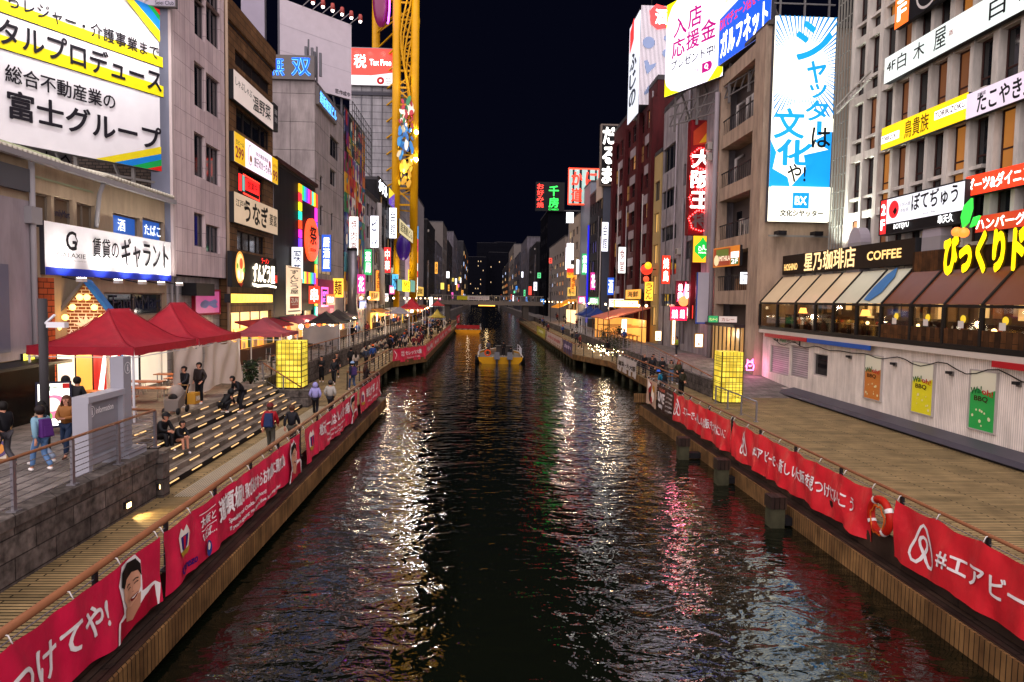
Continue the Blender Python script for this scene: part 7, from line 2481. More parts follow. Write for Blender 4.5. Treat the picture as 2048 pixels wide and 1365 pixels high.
for i, (px, yt, yb, xr, y, c, lab) in enumerate(((1243, 638, 668, 1254, 78, "e:fff4d8:1.6", "white upright lit menu sign at the pavilion's near corner"), (1310, 662, 682, 1323, 62, "e:fff0c8:1.4", "yellow lit menu box on the right street"), (1390, 668, 695, 1406, 55, "e:f4e8d0:1.2", "framed lit food poster beside the shop entrance"), (1344, 640, 690, 1351, 60, "e:f8e8d0:1.0", "tall thin lit lantern banner by the neon front"))):
    fsign("menu_sign", lab, y, px, yt, yb, xr, c, [("v", "お品書", .3, .1, .7, .9, "d:5a2018", {"bold": .03})], .2, edge="d:c89028", rim=.05)
aw = empty("orange_awning_shop", (17, 150, ZR), "far shop with a slanted orange awning on the right bank", "shop")
m = MB()
m.box((19, 140, ZR), (19.2, 155, 5), "e:ffd8a0:1.3")
m.build("lit_interior", aw)
m = MB()
m.hexa([V(p) for p in ((15.5, 140, 5.4), (19.3, 140, 7.2), (15.5, 155, 5.4), (19.3, 155, 7.2), (15.5, 140, 5.55), (19.3, 140, 7.35), (15.5, 155, 5.55), (19.3, 155, 7.35))], "e:e08a20:.5")
m.build("awning", aw)

# ---- bridge, far buildings
br_ = empty("footbridge", (2, 182, 5.4), "flat far footbridge with a steel railing crossing the canal", "bridge")
m = MB()
m.box((-14, 181, 5.45), (16, 186, 6.55), "d:6a625a")
m.build("deck_girder", br_)
m = MB()
for k in range(22):
    m.bar((-13.5 + k * 1.38, 181.05, 6.55), (-13.5 + k * 1.38, 181.05, 7.85), .12, .12, "d:8a8378")
m.bar((-14, 181.05, 7.9), (16, 181.05, 7.9), .14, .14, "d:8a8378")
for k in range(4):
    m.bar((-14, 181.05, 6.8 + k * .28), (16, 181.05, 6.8 + k * .28), .04, .04, "d:8a8378")
m.build("railing", br_)
for x in (-9.6, 11.4):
    m = MB()
    m.box((x - .8, 181.5, -2), (x + .8, 185.5, 5.44), "d:4a4540")
    m.build("pier", br_)
m = MB()
m.box((-1.2, 181.5, 5.2), (3.2, 181.7, 5.4), "e:ffb040:3")
m.build("underside_light", br_)
sign("bridge_banner", "yellow and white banner tied to the railing of the far footbridge", "banner", wallF(180.9, -6.9, 1.6, 6.75, 7.75), "d:b8b0ac", [("r", 0, 0, .33, 1, "d:b0a81c"), ("t", "道頓堀川にようこそ", .38, .2, .96, .8, "d:6a4050")], .04)
lamp("POINT", (1, 179, 4.2), 60, (1, .7, .35), .3)
FAR_L = [(-14.5, 176, 205, 27, "slate", "dark grey"), (-14.2, 206, 235, 24, "greyplaster", "grey"), (-14, 236, 262, 33, "d:5a5450", "brownish"), (-13.6, 263, 300, 29, "slate", "dark slate"), (-13.2, 301, 345, 36, "greyplaster", "pale grey"), (-12.8, 346, 420, 31, "d:3c3c44", "bluish dark"), (-12.4, 421, 560, 42, "slate", "almost black")]
FAR_R = [(19.0, 160, 198, 22, "d:8a8078", "pale beige"), (17.4, 226, 262, 26, "slate", "dark slate"), (16.6, 263, 305, 31, "greyplaster", "grey"), (16.2, 306, 360, 28, "d:3c3c44", "bluish dark"), (15.8, 361, 430, 36, "d:5a5450", "brownish"), (15.4, 431, 560, 30, "slate", "almost black")]
nth = ("first", "second", "third", "fourth", "fifth", "sixth", "seventh", "eighth")
for side, rows in (("L", FAR_L), ("R", FAR_R)):
    for i, (x, a, b, h, mt, nm) in enumerate(rows):
        L_ = b - a
        ws = grid(6 if i < 3 else 4, 6 if i < 3 else 5, 1, L_ - 1, 4, h - 4, .45, .45, ("glass", "glass", "e:ffd090:.9", "glass", "e:c8d8ff:.7", "e:ff9a50:.7"), 1)
        fw_ = grid(2, 6, .5, 5, 4, h - 4, .4, .4, ("glass", "glass", "e:ffe0b0:.8"), 1)
        bld("far_building", "%s far building, %s in the row on the %s bank around the bridge" % (nm, nth[i], "left" if side == "L" else "right"), side, x, a, b, ZD, h, 12, mt, ws, fw_ if i < 4 else (), parapet=.2, clutter=4 if i < 2 else 0, frame="d:1a1a1e", group="far buildings on the %s bank" % ("left" if side == "L" else "right"))
CEN = [(-6, 640, 8, 46), (3, 700, 10, 64), (14, 660, 9, 52), (-14, 720, 7, 40), (24, 760, 12, 70)]
for i, (x, y, hw, h) in enumerate(CEN):
    bld("distant_tower", "dark distant tower block at the end of the canal, %s from the left" % ("second", "third", "fourth", "first", "fifth")[i], "R", x - hw, y, y + 20, 0, h, hw * 2, "navy", (), grid(6, 9, 1, hw * 2 - 1, 6, h - 2, .3, .3, ("navy", "navy", "navy", "navy", "navy", "e:d8b888:.8"), 1), parapet=0, frame="navy", group="distant towers at the end of the canal")
# small far signs, lamps
colset = ["ffffff", "ff5040", "ffb040", "50a0ff", "ff60c0", "60e090", "ffe060", "f0f0ff"]
cn = {"ffffff": "white", "ff5040": "red", "ffb040": "amber", "50a0ff": "blue", "ff60c0": "pink", "60e090": "green", "ffe060": "yellow", "f0f0ff": "cool white"}
for i in range(28):
    side = -1 if i % 2 == 0 else 1
    y = 165 + (i // 2) * 17 + rnd.random() * 8
    x = (-14.0 + y * .004 if side < 0 else 18.2 - y * .006) + side * -1.0 * rnd.uniform(.2, .8)
    z = rnd.uniform(4.5, 17)
    c = colset[i % 8]
    hh, ww = rnd.uniform(1.0, 3.2), rnd.uniform(.5, 1.1)
    f_ = wallF(y, x - ww / 2, x + ww / 2, z, z + hh)
    sign("upright_sign", "small %s lit upright sign far down the %s bank" % (cn[c], "left" if side < 0 else "right"), "sign", f_, "e:%s:.8" % c, [("v", rnd.choice(["酒場", "焼肉", "寿司", "喫茶", "中華"]), .2, .1, .8, .9, "d:201818", {"bold": .03})] if i % 3 else [], .3, group="small lit signs far down the canal")
sl = None
for i in range(14):
    side = -1 if i % 2 == 0 else 1
    y = 62 + (i // 2) * 17
    x = -10.6 if side < 0 else 14.6
    zz = ZU if side < 0 else ZR
    lab = "slim street lamp with two glowing heads along the %s street" % ("left" if side < 0 else "right")
    if sl is None:
        sl = empty("street_lamp", (x, y, zz), lab, "street lamp", "slim street lamps along the canal streets")
        m = MB()
        m.cyl((x, y, zz), (x, y, zz + 4.6), .05, "darksteel", .035)
        m.bar((x - .35, y, zz + 4.5), (x + .35, y, zz + 4.5), .04, .04, "darksteel")
        m.build("pole", sl)
        for s_ in (-1, 1):
            m = MB()
            m.ball((x + s_ * .35, y, zz + 4.4), .13, "e:ffd9a0:5", 8, 6)
            m.build("lamp_globe", sl)
    else:
        dup(sl, (x, y, zz), 0, lab)
    if i in (0, 4, 8, 3, 7):
        lamp("POINT", (x, y, zz + 4.1), 260 + i * 22, (1, .78, .5), .2)
# shrubs on the right deck
def shrub(label, c, r, h, n, seed):
    rr2 = random.Random(seed)
    root = empty("shrub", c, label, "shrub")
    m = MB()
    for k in range(6):
        t = rr2.uniform(0, 6.28)
        m.tube([V(c), V(c) + V((r * .4 * math.cos(t), r * .4 * math.sin(t), h * .5)), V(c) + V((r * .7 * math.cos(t), r * .7 * math.sin(t), h * .9))], [.05, .03, .012], "d:3a2c20", 5)
    m.build("stem", root)
    m = MB()
    for k in range(n):
        t, q, s_ = rr2.uniform(0, 6.28), rr2.random() ** .5, rr2.uniform(.12, 1)
        p = V(c) + V((r * q * math.cos(t), r * q * math.sin(t), h * s_))
        u = V((rr2.gauss(0, 1), rr2.gauss(0, 1), rr2.gauss(0, .6))).normalized() * .11
        v = u.cross(V((rr2.gauss(0, 1), rr2.gauss(0, 1), 1))).normalized() * .05
        m.add([p - u, p + v, p + u, p - v], [(0, 1, 2, 3)], rr2.choice(["d:20301c", "d:2c3c22", "d:18241a"]))
    m.build("foliage", root)


shrub("larger dark green shrub on the stepped corner of the right deck", (14.6, 76, ZD), 1.5, 2.8, 900, 1)
shrub("smaller dark shrub beside the fairy lights on the right deck", (14.2, 70, ZD), 1.1, 1.9, 500, 2)
shrub("small conifer in a pot beside the large tarpaulin", (-11.7, 34.9, ZU), .35, 1.2, 320, 3)
fl2 = MB()
for k in range(70):
    p = V((11.8 + rnd.random() * 2.4, 66 + rnd.random() * 12, ZD + .25 + rnd.random() * .6))
    fl2.ball(p, .035, "e:ffe8b0:22", 5, 4)
tag(fl2.build("fairy_lights", None, None, "scatter of tiny warm fairy lights on the stepped corner of the right deck", "string lights"), kind="stuff")


# ---- boats
def boat(label, cx, y0, wd, ln, hullm, sc=1.0):
    root = empty("tour_boat", (cx, y0 + ln / 2, 0), label, "boat")
    m = MB()
    st = 9
    rings = []
    for i in range(st + 1):
        t = i / st
        hw = wd / 2 * (1 if t < .55 else max(.06, 1 - ((t - .55) / .45) ** 2))
        y = y0 + ln * t
        sh = .25 * t * t
        rings += [V((cx - hw, y, .75 + sh)), V((cx - hw * .96, y, .35)), V((cx - hw * .7, y, -.3)), V((cx + hw * .7, y, -.3)), V((cx + hw * .96, y, .35)), V((cx + hw, y, .75 + sh))]
    fs = []
    for i in range(st):
        for k in range(5):
            fs.append((i * 6 + k, i * 6 + k + 1, (i + 1) * 6 + k + 1, (i + 1) * 6 + k))
    fs.append((5, 4, 3, 2, 1, 0))
    m.add(rings, fs, hullm, False)
    m.build("hull", root)
    m = MB()
    vs = []
    for i in range(st + 1):
        vs += [rings[i * 6] + V((.08, 0, -.18)), rings[i * 6 + 5] + V((-.08, 0, -.18))]
    m.add(vs, [(2 * i, 2 * i + 1, 2 * i + 3, 2 * i + 2) for i in range(st)], "d:7a7468")
    m.build("deck", root)
    m = MB()
    for s_ in (0, 5):
        pts = [rings[i * 6 + s_] + V((0, 0, .04)) for i in range(st + 1)]
        m.tube(pts, .06, "d:c8c0b0", 6)
    m.build("gunwale", root)
    m = MB()
    for s_ in (0, 5):
        sx = .1 if s_ == 0 else -.1
        for hh in (.45, .85):
            m.tube([rings[i * 6 + s_] + V((sx, 0, hh)) for i in range(1, 7)], .03, "d:c8c8cc", 5)
        for i in range(1, 7):
            b = rings[i * 6 + s_] + V((sx, 0, 0))
            m.bar(b, b + V((0, 0, .86)), .04, .04, "d:c8c8cc")
    m.build("guard_rail", root)
    return root, rings


b1, rg = boat("yellow open tour boat with two grey outboard engines, nearer of the two boats", 2.0, 74.5, 4.9, 10, "yellowpaint")
for x in (1.6, 3.0):
    m = MB()
    m.hexa([V(p) for p in ((x - .32, 73.8, .55), (x + .32, 73.8, .55), (x - .28, 74.45, .55), (x + .28, 74.45, .55), (x - .26, 73.95, 1.35), (x + .26, 73.95, 1.35), (x - .24, 74.4, 1.3), (x + .24, 74.4, 1.3))], "d:5a5c62:.3")
    m.box((x - .12, 74.0, -.4), (x + .12, 74.3, .549), "d:3a3a40")
    m.box((x - .18, 73.93, 1.0), (x + .18, 73.949, 1.12), "d:c8c8cc")
    m.build("outboard_engine", b1)
m = MB()
m.box((1.6, 78.2, .6), (3.4, 78.9, 1.7), "d:3a3634")
m.box((1.5, 78.0, 1.7), (3.5, 78.5, 1.78), "d:5a5450")
m.build("helm_console", b1)
m = MB()
m.tube([V((.6 + .3 * math.cos(t), 75.2, 1.15 + .3 * math.sin(t))) for t in [k * PI / 8 for k in range(17)]], .08, "d:d8501c", 8)
m.build("ring_buoy", b1)
for s_, x in ((0, -.55), (1, 4.55)):
    m = MB()
    m.cyl((x, 75.3, .0), (x, 75.3, .85), .24, "d:17171a", n=10)
    m.build("fender", b1)
for k in range(3):
    m = MB()
    m.box((.3, 79.6 + k * 1.2, .6), (3.7, 80.1 + k * 1.2, 1.05), "d:6a5a48")
    m.build("bench", b1)
b2, rg2 = boat("orange-yellow tour boat full of passengers, farther of the two boats", -3.0, 139, 5.4, 13, "d:d08a14")
m = MB()
m.box((-5.4, 138.95, .95), (-.6, 139.05, 1.7), "d:8a1c20")
m.build("stern_banner", b2)
lamp("POINT", (-3, 141, 2.6), 20, (1, .7, .4), .2)

# ================================================================ people
PENDING = []


def skin(name, root, pts, edges, rad, mat, sub=1):
    me = bpy.data.meshes.new(name)
    me.from_pydata([V(p) for p in pts], edges, [])
    o = bpy.data.objects.new(name, me)
    COL.objects.link(o)
    o.parent = root
    KIDS.setdefault(root.name, []).append(o)
    md = o.modifiers.new("skin", "SKIN")
    md.use_smooth_shade = True
    lay = me.skin_vertices[0].data
    for i, r in enumerate(rad):
        lay[i].radius = (r, r) if not isinstance(r, tuple) else r
        lay[i].use_root = i == 0
    sb_ = o.modifiers.new("smooth", "SUBSURF")
    sb_.levels = sb_.render_levels = sub
    PENDING.append((o, mat))
    return o


def settle():
    """turn the grown figures into plain meshes"""
    dg = bpy.context.evaluated_depsgraph_get()
    new = [(o, bpy.data.meshes.new_from_object(o.evaluated_get(dg)), mt) for o, mt in PENDING]
    for o, me, mt in new:
        o.modifiers.clear()
        o.data = me
        me.materials.clear()
        me.materials.append(M(mt))
        me.polygons.foreach_set("use_smooth", [True] * len(me.polygons))
    PENDING.clear()


def attach(mb, name, root):
    o = mb.build(name, None, (0, 0, 0))
    o.parent = root
    KIDS.setdefault(root.name, []).append(o)
    return o


def pose_of(kind, arms):
    J = {"pel": (0, 0, .93), "wai": (0, 0, 1.08), "che": (0, .01, 1.28), "nek": (0, 0, 1.46), "hed": (0, .03, 1.60)}
    for s, n in ((-1, "L"), (1, "R")):
        J["sh" + n] = (s * .17, 0, 1.40)
        J["el" + n] = (s * .23, -.03, 1.13)
        J["ha" + n] = (s * .22, .05, .89)
        J["hi" + n] = (s * .09, 0, .89)
        J["kn" + n] = (s * .10, .03, .49)
        J["an" + n] = (s * .10, -.01, .09)
    if kind == "walk":
        J["knL"], J["anL"] = (-.09, .19, .52), (-.09, .24, .10)
        J["knR"], J["anR"] = (.09, .04, .48), (.09, -.27, .16)
        J["elL"], J["haL"] = (-.23, -.12, 1.15), (-.22, -.14, .90)
        J["elR"], J["haR"] = (.23, .06, 1.14), (.21, .22, .96)
    elif kind == "sit":
        J.update(pel=(0, 0, .47), wai=(0, .05, .60), che=(0, .17, .80), nek=(0, .25, .97), hed=(0, .31, 1.10))
        for s, n in ((-1, "L"), (1, "R")):
            J["sh" + n], J["el" + n], J["ha" + n] = (s * .16, .21, .92), (s * .20, .34, .70), (s * .05, .50, .66)
            J["hi" + n], J["kn" + n], J["an" + n] = (s * .09, .02, .46), (s * .10, .42, .58), (s * .09, .46, .10)
    elif kind == "crouch":
        J.update(pel=(0, 0, .34), wai=(0, .10, .46), che=(0, .27, .62), nek=(0, .40, .74), hed=(0, .50, .83))
        for s, n in ((-1, "L"), (1, "R")):
            J["sh" + n], J["el" + n], J["ha" + n] = (s * .16, .34, .68), (s * .22, .42, .46), (s * .10, .58, .36)
            J["hi" + n], J["kn" + n], J["an" + n] = (s * .10, .02, .34), (s * .15, .34, .52), (s * .13, .08, .09)
    elif kind == "bend":
        J.update(pel=(0, -.06, .88), wai=(0, .03, 1.02), che=(0, .20, 1.18), nek=(0, .32, 1.33), hed=(0, .42, 1.43))
        for s, n in ((-1, "L"), (1, "R")):
            J["sh" + n], J["el" + n], J["ha" + n] = (s * .17, .27, 1.27), (s * .23, .26, 1.01), (s * .08, .44, .92)
            J["hi" + n], J["kn" + n] = (s * .09, -.05, .86), (s * .12, .10, .50)
        J["anL"], J["anR"] = (-.13, .12, .09), (.12, -.16, .09)
    if arms == "pockets":
        for s, n in ((-1, "L"), (1, "R")):
            J["el" + n], J["ha" + n] = (s * .27, -.07, 1.13), (s * .19, .10, .95)
    elif arms == "front":
        for s, n in ((-1, "L"), (1, "R")):
            J["el" + n], J["ha" + n] = (s * .23, .06, 1.14), (s * .06, .27, 1.13)
    elif arms == "back":
        for s, n in ((-1, "L"), (1, "R")):
            J["el" + n], J["ha" + n] = (s * .26, -.08, 1.14), (s * .04, -.21, .98)
    elif arms == "push":
        for s, n in ((-1, "L"), (1, "R")):
            J["el" + n], J["ha" + n] = (s * .22, .14, 1.15), (s * .18, .38, 1.06)
    elif arms == "phone":
        J["elR"], J["haR"] = (.22, .10, 1.16), (.10, .26, 1.33)
    return {k: V(v) for k, v in J.items()}


def person(label, loc, rz, kind="stand", arms="down", jacket="d:17171a", legs="d:1c1c22", shoes="d:e0dcd6", hair="d:14100e", style="short", hat=None, hood=None, h=1.68, coat=0.0, bag=None, face=True, group=None, bare=False, puff=1.0):
    root = empty("person", loc, label, "person", group, rz)
    k = h / 1.70
    root.scale = (k, k, k)
    J = pose_of(kind, arms)
    hd, nk = J["hed"], J["nek"]
    fw = V((0, 1, 0))
    # body: one continuous figure
    P_, E_, R_ = [], [], []

    def v(p, r, frm=None):
        P_.append(V(p))
        R_.append(r)
        if frm is not None:
            E_.append((frm, len(P_) - 1))
        return len(P_) - 1

    a = v(J["pel"], .105)
    b = v(J["wai"], .095, a)
    c = v(J["che"], .11, b)
    n0 = v(nk, .055, c)
    h0 = v(hd + V((0, -.01, -.045)), .072, n0)
    h1 = v(hd + V((0, -.015, .03)), .093, h0)
    v(hd + V((0, -.01, .085)), .062, h1)
    v(hd + V((0, .058, -.065)), .038, h0)
    v(hd + V((0, .105, -.01)), .013, h1)
    for s in (-1, 1):
        v(hd + V((s * .095, 0, -.005)), .018, h1)
    for s, n in ((-1, "L"), (1, "R")):
        q = v(J["sh" + n], .055, c)
        q = v(J["el" + n], .04, q)
        hv = J["ha" + n]
        d = (hv - J["el" + n]).normalized()
        q = v(hv, .026, q)
        pm = v(hv + d * .055, .034, q)
        side = d.cross(fw)
        side = side.normalized() if side.length > .1 else V((1, 0, 0))
        inn = side.cross(d)
        for t, L_ in ((-.028, .062), (-.009, .074), (.010, .070), (.028, .055)):
            f1 = v(hv + d * .095 + side * t + inn * .006, .0095, pm)
            v(hv + d * (.095 + L_) + side * t * 1.1 + inn * .028, .0075, f1)
        t1 = v(hv + d * .05 - side * .045 * s + inn * .02, .011, pm)
        v(hv + d * .09 - side * .058 * s + inn * .035, .0085, t1)
        q = v(J["hi" + n], .085, a)
        q = v(J["kn" + n], .056, q)
        q = v(J["an" + n], .038, q)
        v(J["an" + n] + V((0, .12, -.05)), .034, q)
    skin("body", root, P_, E_, R_, "skin")
    # jacket
    up = puff
    pts = [J["pel"] + V((0, 0, .0 if not coat else -.02)), J["wai"], J["che"], nk - V((0, 0, .035))]
    rad = [.150 * up, .150 * up, (.175 * up, .150 * up), .085]
    ed = [(0, 1), (1, 2), (2, 3)]
    for n in "LR":
        i = len(pts)
        hv = J["ha" + n]
        pts += [J["sh" + n], J["el" + n], J["el" + n].lerp(hv, .93)]
        rad += [.080 * up, .062 * up, .046 * up]
        ed += [(2, i), (i, i + 1), (i + 1, i + 2)]
    if coat:
        i = len(pts)
        pts += [J["pel"] - V((0, .0, coat * .5)), J["pel"] - V((0, -.01, coat))]
        rad += [.165 * up, .175 * up]
        ed += [(0, i), (i, i + 1)]
    skin("jacket", root, pts, ed, rad, jacket)
    # trousers and shoes
    if not bare:
        pts, rad, ed = [J["pel"] + V((0, 0, .02))], [.128], []
        for n in "LR":
            i = len(pts)
            pts += [J["hi" + n], J["kn" + n], J["an" + n] + V((0, 0, .02))]
            rad += [.100, .076, .066]
            ed += [(0, i), (i, i + 1), (i + 1, i + 2)]
        skin("trousers", root, pts, ed, rad, legs)
    else:
        pts, rad, ed = [J["pel"] + V((0, 0, .02))], [.128], []
        for n in "LR":
            i = len(pts)
            pts += [J["hi" + n], J["hi" + n].lerp(J["kn" + n], .45)]
            rad += [.100, .09]
            ed += [(0, i), (i, i + 1)]
        skin("shorts", root, pts, ed, rad, legs)
    for n in "LR":
        an = J["an" + n]
        skin("shoe", root, [an + V((0, -.03, -.04)), an + V((0, .06, -.045)), an + V((0, .15, -.05))], [(0, 1), (1, 2)], [.052, .05, .04], shoes)
    # hair, hat or hood
    if hood:
        m = MB()
        m.ball(hd + V((0, -.035, .0)), .15, hood, 14, 10, (.92, .95, 1.08))
        o = attach(m, "hood", root)
        me = o.data
        bm = bmesh.new()
        bm.from_mesh(me)
        bmesh.ops.delete(bm, geom=[f for f in bm.faces if f.calc_center_median().y > hd.y + .055 and abs(f.calc_center_median().z - hd.z) < .11], context="FACES")
        bm.to_mesh(me)
        bm.free()
    if not hood or style == "long":
        m = MB()
        m.ball(hd + V((0, -.018, .022)), .122, hair, 16, 12, (.92, 1.0, 1.05))
        if style == "long":
            m.tube([hd + V((0, -.06, .03)), hd + V((0, -.10, -.10)), J["nek"] + V((0, -.11, -.10)), J["nek"] + V((0, -.11, -.24))], [.09, .115, .105, .05], hair, 10)
            for s in (-1, 1):
                m.tube([hd + V((s * .085, 0, .02)), hd + V((s * .105, .0, -.10)), J["nek"] + V((s * .10, .05, -.10))], [.035, .05, .03], hair, 8)
        if style == "bun":
            m.ball(hd + V((0, -.13, .05)), .05, hair, 8, 6)
        o = attach(m, "hair", root)
        bm = bmesh.new()
        bm.from_mesh(o.data)
        kill = [f for f in bm.faces if (lambda c: c.y > hd.y + .035 and c.z < hd.z + .055 and abs(c.x) < .105 and c.z > hd.z - .16)(f.calc_center_median())]
        bmesh.ops.delete(bm, geom=kill, context="FACES")
        bm.to_mesh(o.data)
        bm.free()
    if hat:
        m = MB()
        m.ball(hd + V((0, -.012, .04)), .132, hat, 14, 10, (.95, 1, 1.0))
        o = attach(m, "hat", root)
        bm = bmesh.new()
        bm.from_mesh(o.data)
        bmesh.ops.delete(bm, geom=[f for f in bm.faces if f.calc_center_median().z < hd.z + .035], context="FACES")
        bm.to_mesh(o.data)
        bm.free()
        if "cap" in label:
            m = MB()
            m.hexa([hd + V(p) for p in ((-.08, .1, .045), (.08, .1, .045), (-.06, .2, .03), (.06, .2, .03), (-.08, .1, .06), (.08, .1, .06), (-.06, .2, .042), (.06, .2, .042))], hat)
            attach(m, "cap_brim", root)
    if face:
        m = MB()
        for s in (-1, 1):
            m.ball(hd + V((s * .034, .082, .012)), .011, "d:140e0c", 6, 5, (1.2, .6, .8))
            m.box(hd + V((s * .034 - .018, .083, .032)), hd + V((s * .034 + .018, .091, .038)), "d:1c1410")
        m.ball(hd + V((0, .088, -.055)), .018, "d:8a4038", 8, 5, (1.3, .5, .45))
        attach(m, "face_features", root)
    if bag:
        m = MB()
        z = J["che"].z
        y = J["che"].y
        m.hexa([V(p) for p in ((-.15, y - .33, z - .32), (.15, y - .33, z - .32), (-.15, y - .15, z - .32), (.15, y - .15, z - .32), (-.12, y - .27, z + .14), (.12, y - .27, z + .14), (-.12, y - .13, z + .14), (.12, y - .13, z + .14))], bag)
        m.hexa([V(p) for p in ((-.11, y - .37, z - .28), (.11, y - .37, z - .28), (-.11, y - .331, z - .28), (.11, y - .331, z - .28), (-.09, y - .34, z - .04), (.09, y - .34, z - .04), (-.09, y - .30, z - .04), (.09, y - .30, z - .04))], bag)
        for s in (-1, 1):
            m.tube([V((s * .1, y - .13, z + .1)), V((s * .11, y, z + .16)), V((s * .12, y + .15, z + .02)), V((s * .13, y - .02, z - .2))], .018, bag, 5)
        attach(m, "backpack", root)
    return root


HP = PI / 2
person("young man in black jacket and baggy grey trousers walking past the pavement menu board", (-12.05, 17.6, ZU), HP * .75, "walk", "down", "d:16161a", "d:3c3a3e", "d:2a2a2e", face=False)
person("woman in a teal and white jacket with a purple backpack by the street railing", (-10.95, 17.3, ZU), HP * .7, "walk", "phone", "d:6f93a4", "d:52729a", "d:e8e4e0", "d:1c100c", "short", hat="d:1c1618", bag="d:4a2464", h=1.62, face=False, puff=1.15)
person("woman with long black hair and a beige coat behind the teal jacket", (-11.35, 18.0, ZU), HP * .9, "walk", "down", "d:7a6a58", "d:8a98ac", hair="d:0e0c0c", style="long", h=1.64, face=False)
person("woman with long curly hair, tan jacket, grey scarf and blue jeans facing the bridge", (-11.2, 18.8, ZU), PI, "walk", "front", "d:8a5a2c", "d:24344e", "d:4a2c1c", "d:4a2c1a", "long", h=1.68, puff=1.1)
person("person in a black hooded coat standing with back turned beside the lit menu board", (-13.6, 22.8, ZU), .3, "stand", "pockets", "d:131315", hood="d:131315", face=False, h=1.72)
person("man in dark leather jacket, back turned, at the nearest red tent's edge", (-12.95, 22.3, ZU), -.2, "stand", "front", "d:201f22", face=False, h=1.76)
person("smiling woman in a glossy black puffer jacket pushing the grey stroller", (-11.72, 27.3, ZU), PI - .4, "stand", "push", "d:17181c:.35", "d:141418", hair="d:16100e", style="bun", puff=1.2, h=1.62)
person("woman in a dark brown puffer jacket standing behind the stroller", (-11.55, 28.3, ZU), PI - .3, "stand", "pockets", "d:2a2322:.4", "d:121216", "d:e4e0da", "d:16100e", "bun", puff=1.2, h=1.68)
person("person in black crouching on the lit stairs beside the bending man", (-10.65, 28.3, ZD + rh * 5), -.5, "crouch", "down", "d:121214", "d:141418", hood="d:121214", face=False)
person("man in black bending over on the lit stairs", (-10.35, 29.7, ZD + rh * 4), PI - .7, "bend", "down", "d:18181c", "d:16161c", face=True, h=1.74)
person("seated young woman with bare legs and white shoes smiling on the stairs", (-10.36, 23.5, ZD + rh * 2), -HP - .5, "sit", "down", "d:1b1b1f", "d:18181c", "d:f0ece6", "d:1a120e", "short", bare=True, h=1.58)
person("person in a black cap and jacket seated one step behind the bare-legged young woman", (-10.75, 23.1, ZD + rh * 3), -HP - .5, "sit", "down", "d:121215", "d:16161a", hat="d:101012", face=False, h=1.78)
person("person in a red jacket and patterned cap with a blue backpack on the left boardwalk", (-7.75, 25.2, ZD), .05, "walk", "down", "d:8c1420", "d:4a4a42", "d:2c2420", hair="d:3a2a20", hat="d:5a1c1c", bag="d:1c2c50", face=False, h=1.80, puff=1.1)
person("woman in a black jacket with tied brown hair walking beside the red jacket", (-7.1, 25.7, ZD), -.1, "walk", "down", "d:17181d", "d:45443c", "d:2c2420", "d:4a3024", "bun", face=False, h=1.68, puff=1.1)
person("person in a lilac hooded puffer jacket and black leggings on the left boardwalk", (-8.0, 33.0, ZD), .1, "walk", "pockets", "d:8f8cc0", "d:16161c", "d:1a1a1e", hood="d:8f8cc0", face=False, h=1.62, puff=1.2)
person("person in a pale grey puffer jacket and dark beanie beside the lilac jacket", (-7.35, 33.3, ZD), -.1, "walk", "pockets", "d:9c9890", "d:2a2a2e", "d:1a1a1e", hat="d:3a3432", face=False, h=1.68, puff=1.2)
person("person in an ankle-length black coat with folded arms near the dark stone wall", (-10.8, 46.3, ZD), PI, "stand", "front", "d:131316", "d:131316", coat=.65, h=1.74)
person("person in a dark jacket walking towards the bridge next to the long black coat", (-9.75, 45.3, ZD), PI, "walk", "down", "d:1c1d22", "d:1a1a20", h=1.72)
person("person in a brown-black jacket looking at a phone behind the long black coat", (-10.4, 49.2, ZD), PI + .4, "stand", "phone", "d:221c1a", "d:1a1a1e", h=1.74)
person("man in a pale blue cap, navy jacket and jeans with a purple shoulder bag", (-8.0, 42.4, ZD), HP * .4, "walk", "down", "d:1c2030", "d:34486a", "d:d8d4d0", hat="d:7f9ac0", bag="d:3c2c58", face=False, h=1.76)
person("person with long brown hair and dark coat at the left railing's end", (-7.15, 42.2, ZD), -.6, "stand", "front", "d:20191a", "d:1c1a1c", hair="d:3a2018", style="long", face=False, h=1.64, coat=.25)
pa = person("person in black with a backpack walking away along the recessed left deck", (-10.4, 54.5, ZD), .1, "walk", "down", "d:141416", "d:17171b", bag="d:0e0e12", face=False, h=1.74)
pb_ = person("long haired person in a cream jacket on the recessed left deck", (-9.6, 52.2, ZD), .2, "walk", "down", "d:b0a294", "d:2a2a2e", hair="d:1c120e", style="long", face=False, h=1.62)
pc = person("person in a slate blue jacket among the group on the recessed left deck", (-9.4, 55.6, ZD), .0, "walk", "pockets", "d:2c3444", "d:1f1f26", face=False, h=1.70)
pd = person("person in an orange beanie and bright blue jacket on the recessed left deck", (-9.3, 58.4, ZD), .1, "walk", "down", "d:22407a", "d:20222c", hat="d:e05a1c", face=False, h=1.72)
pe = person("person in a teal jacket, blue beanie and backpack leaning on the right corner railing", (11.2, 41.3, ZD), .8, "bend", "down", "d:14627c", "d:4a4a52", hat="d:2c5cc8", bag="d:1a1c20", face=False, h=1.72)
person("man in dark olive coat, hands clasped behind back, on the right boardwalk", (12.2, 40.9, ZD), .5, "stand", "back", "d:27251c", "d:141416", "d:1a1816", hair="d:1a1614", face=False, h=1.72, puff=1.2)
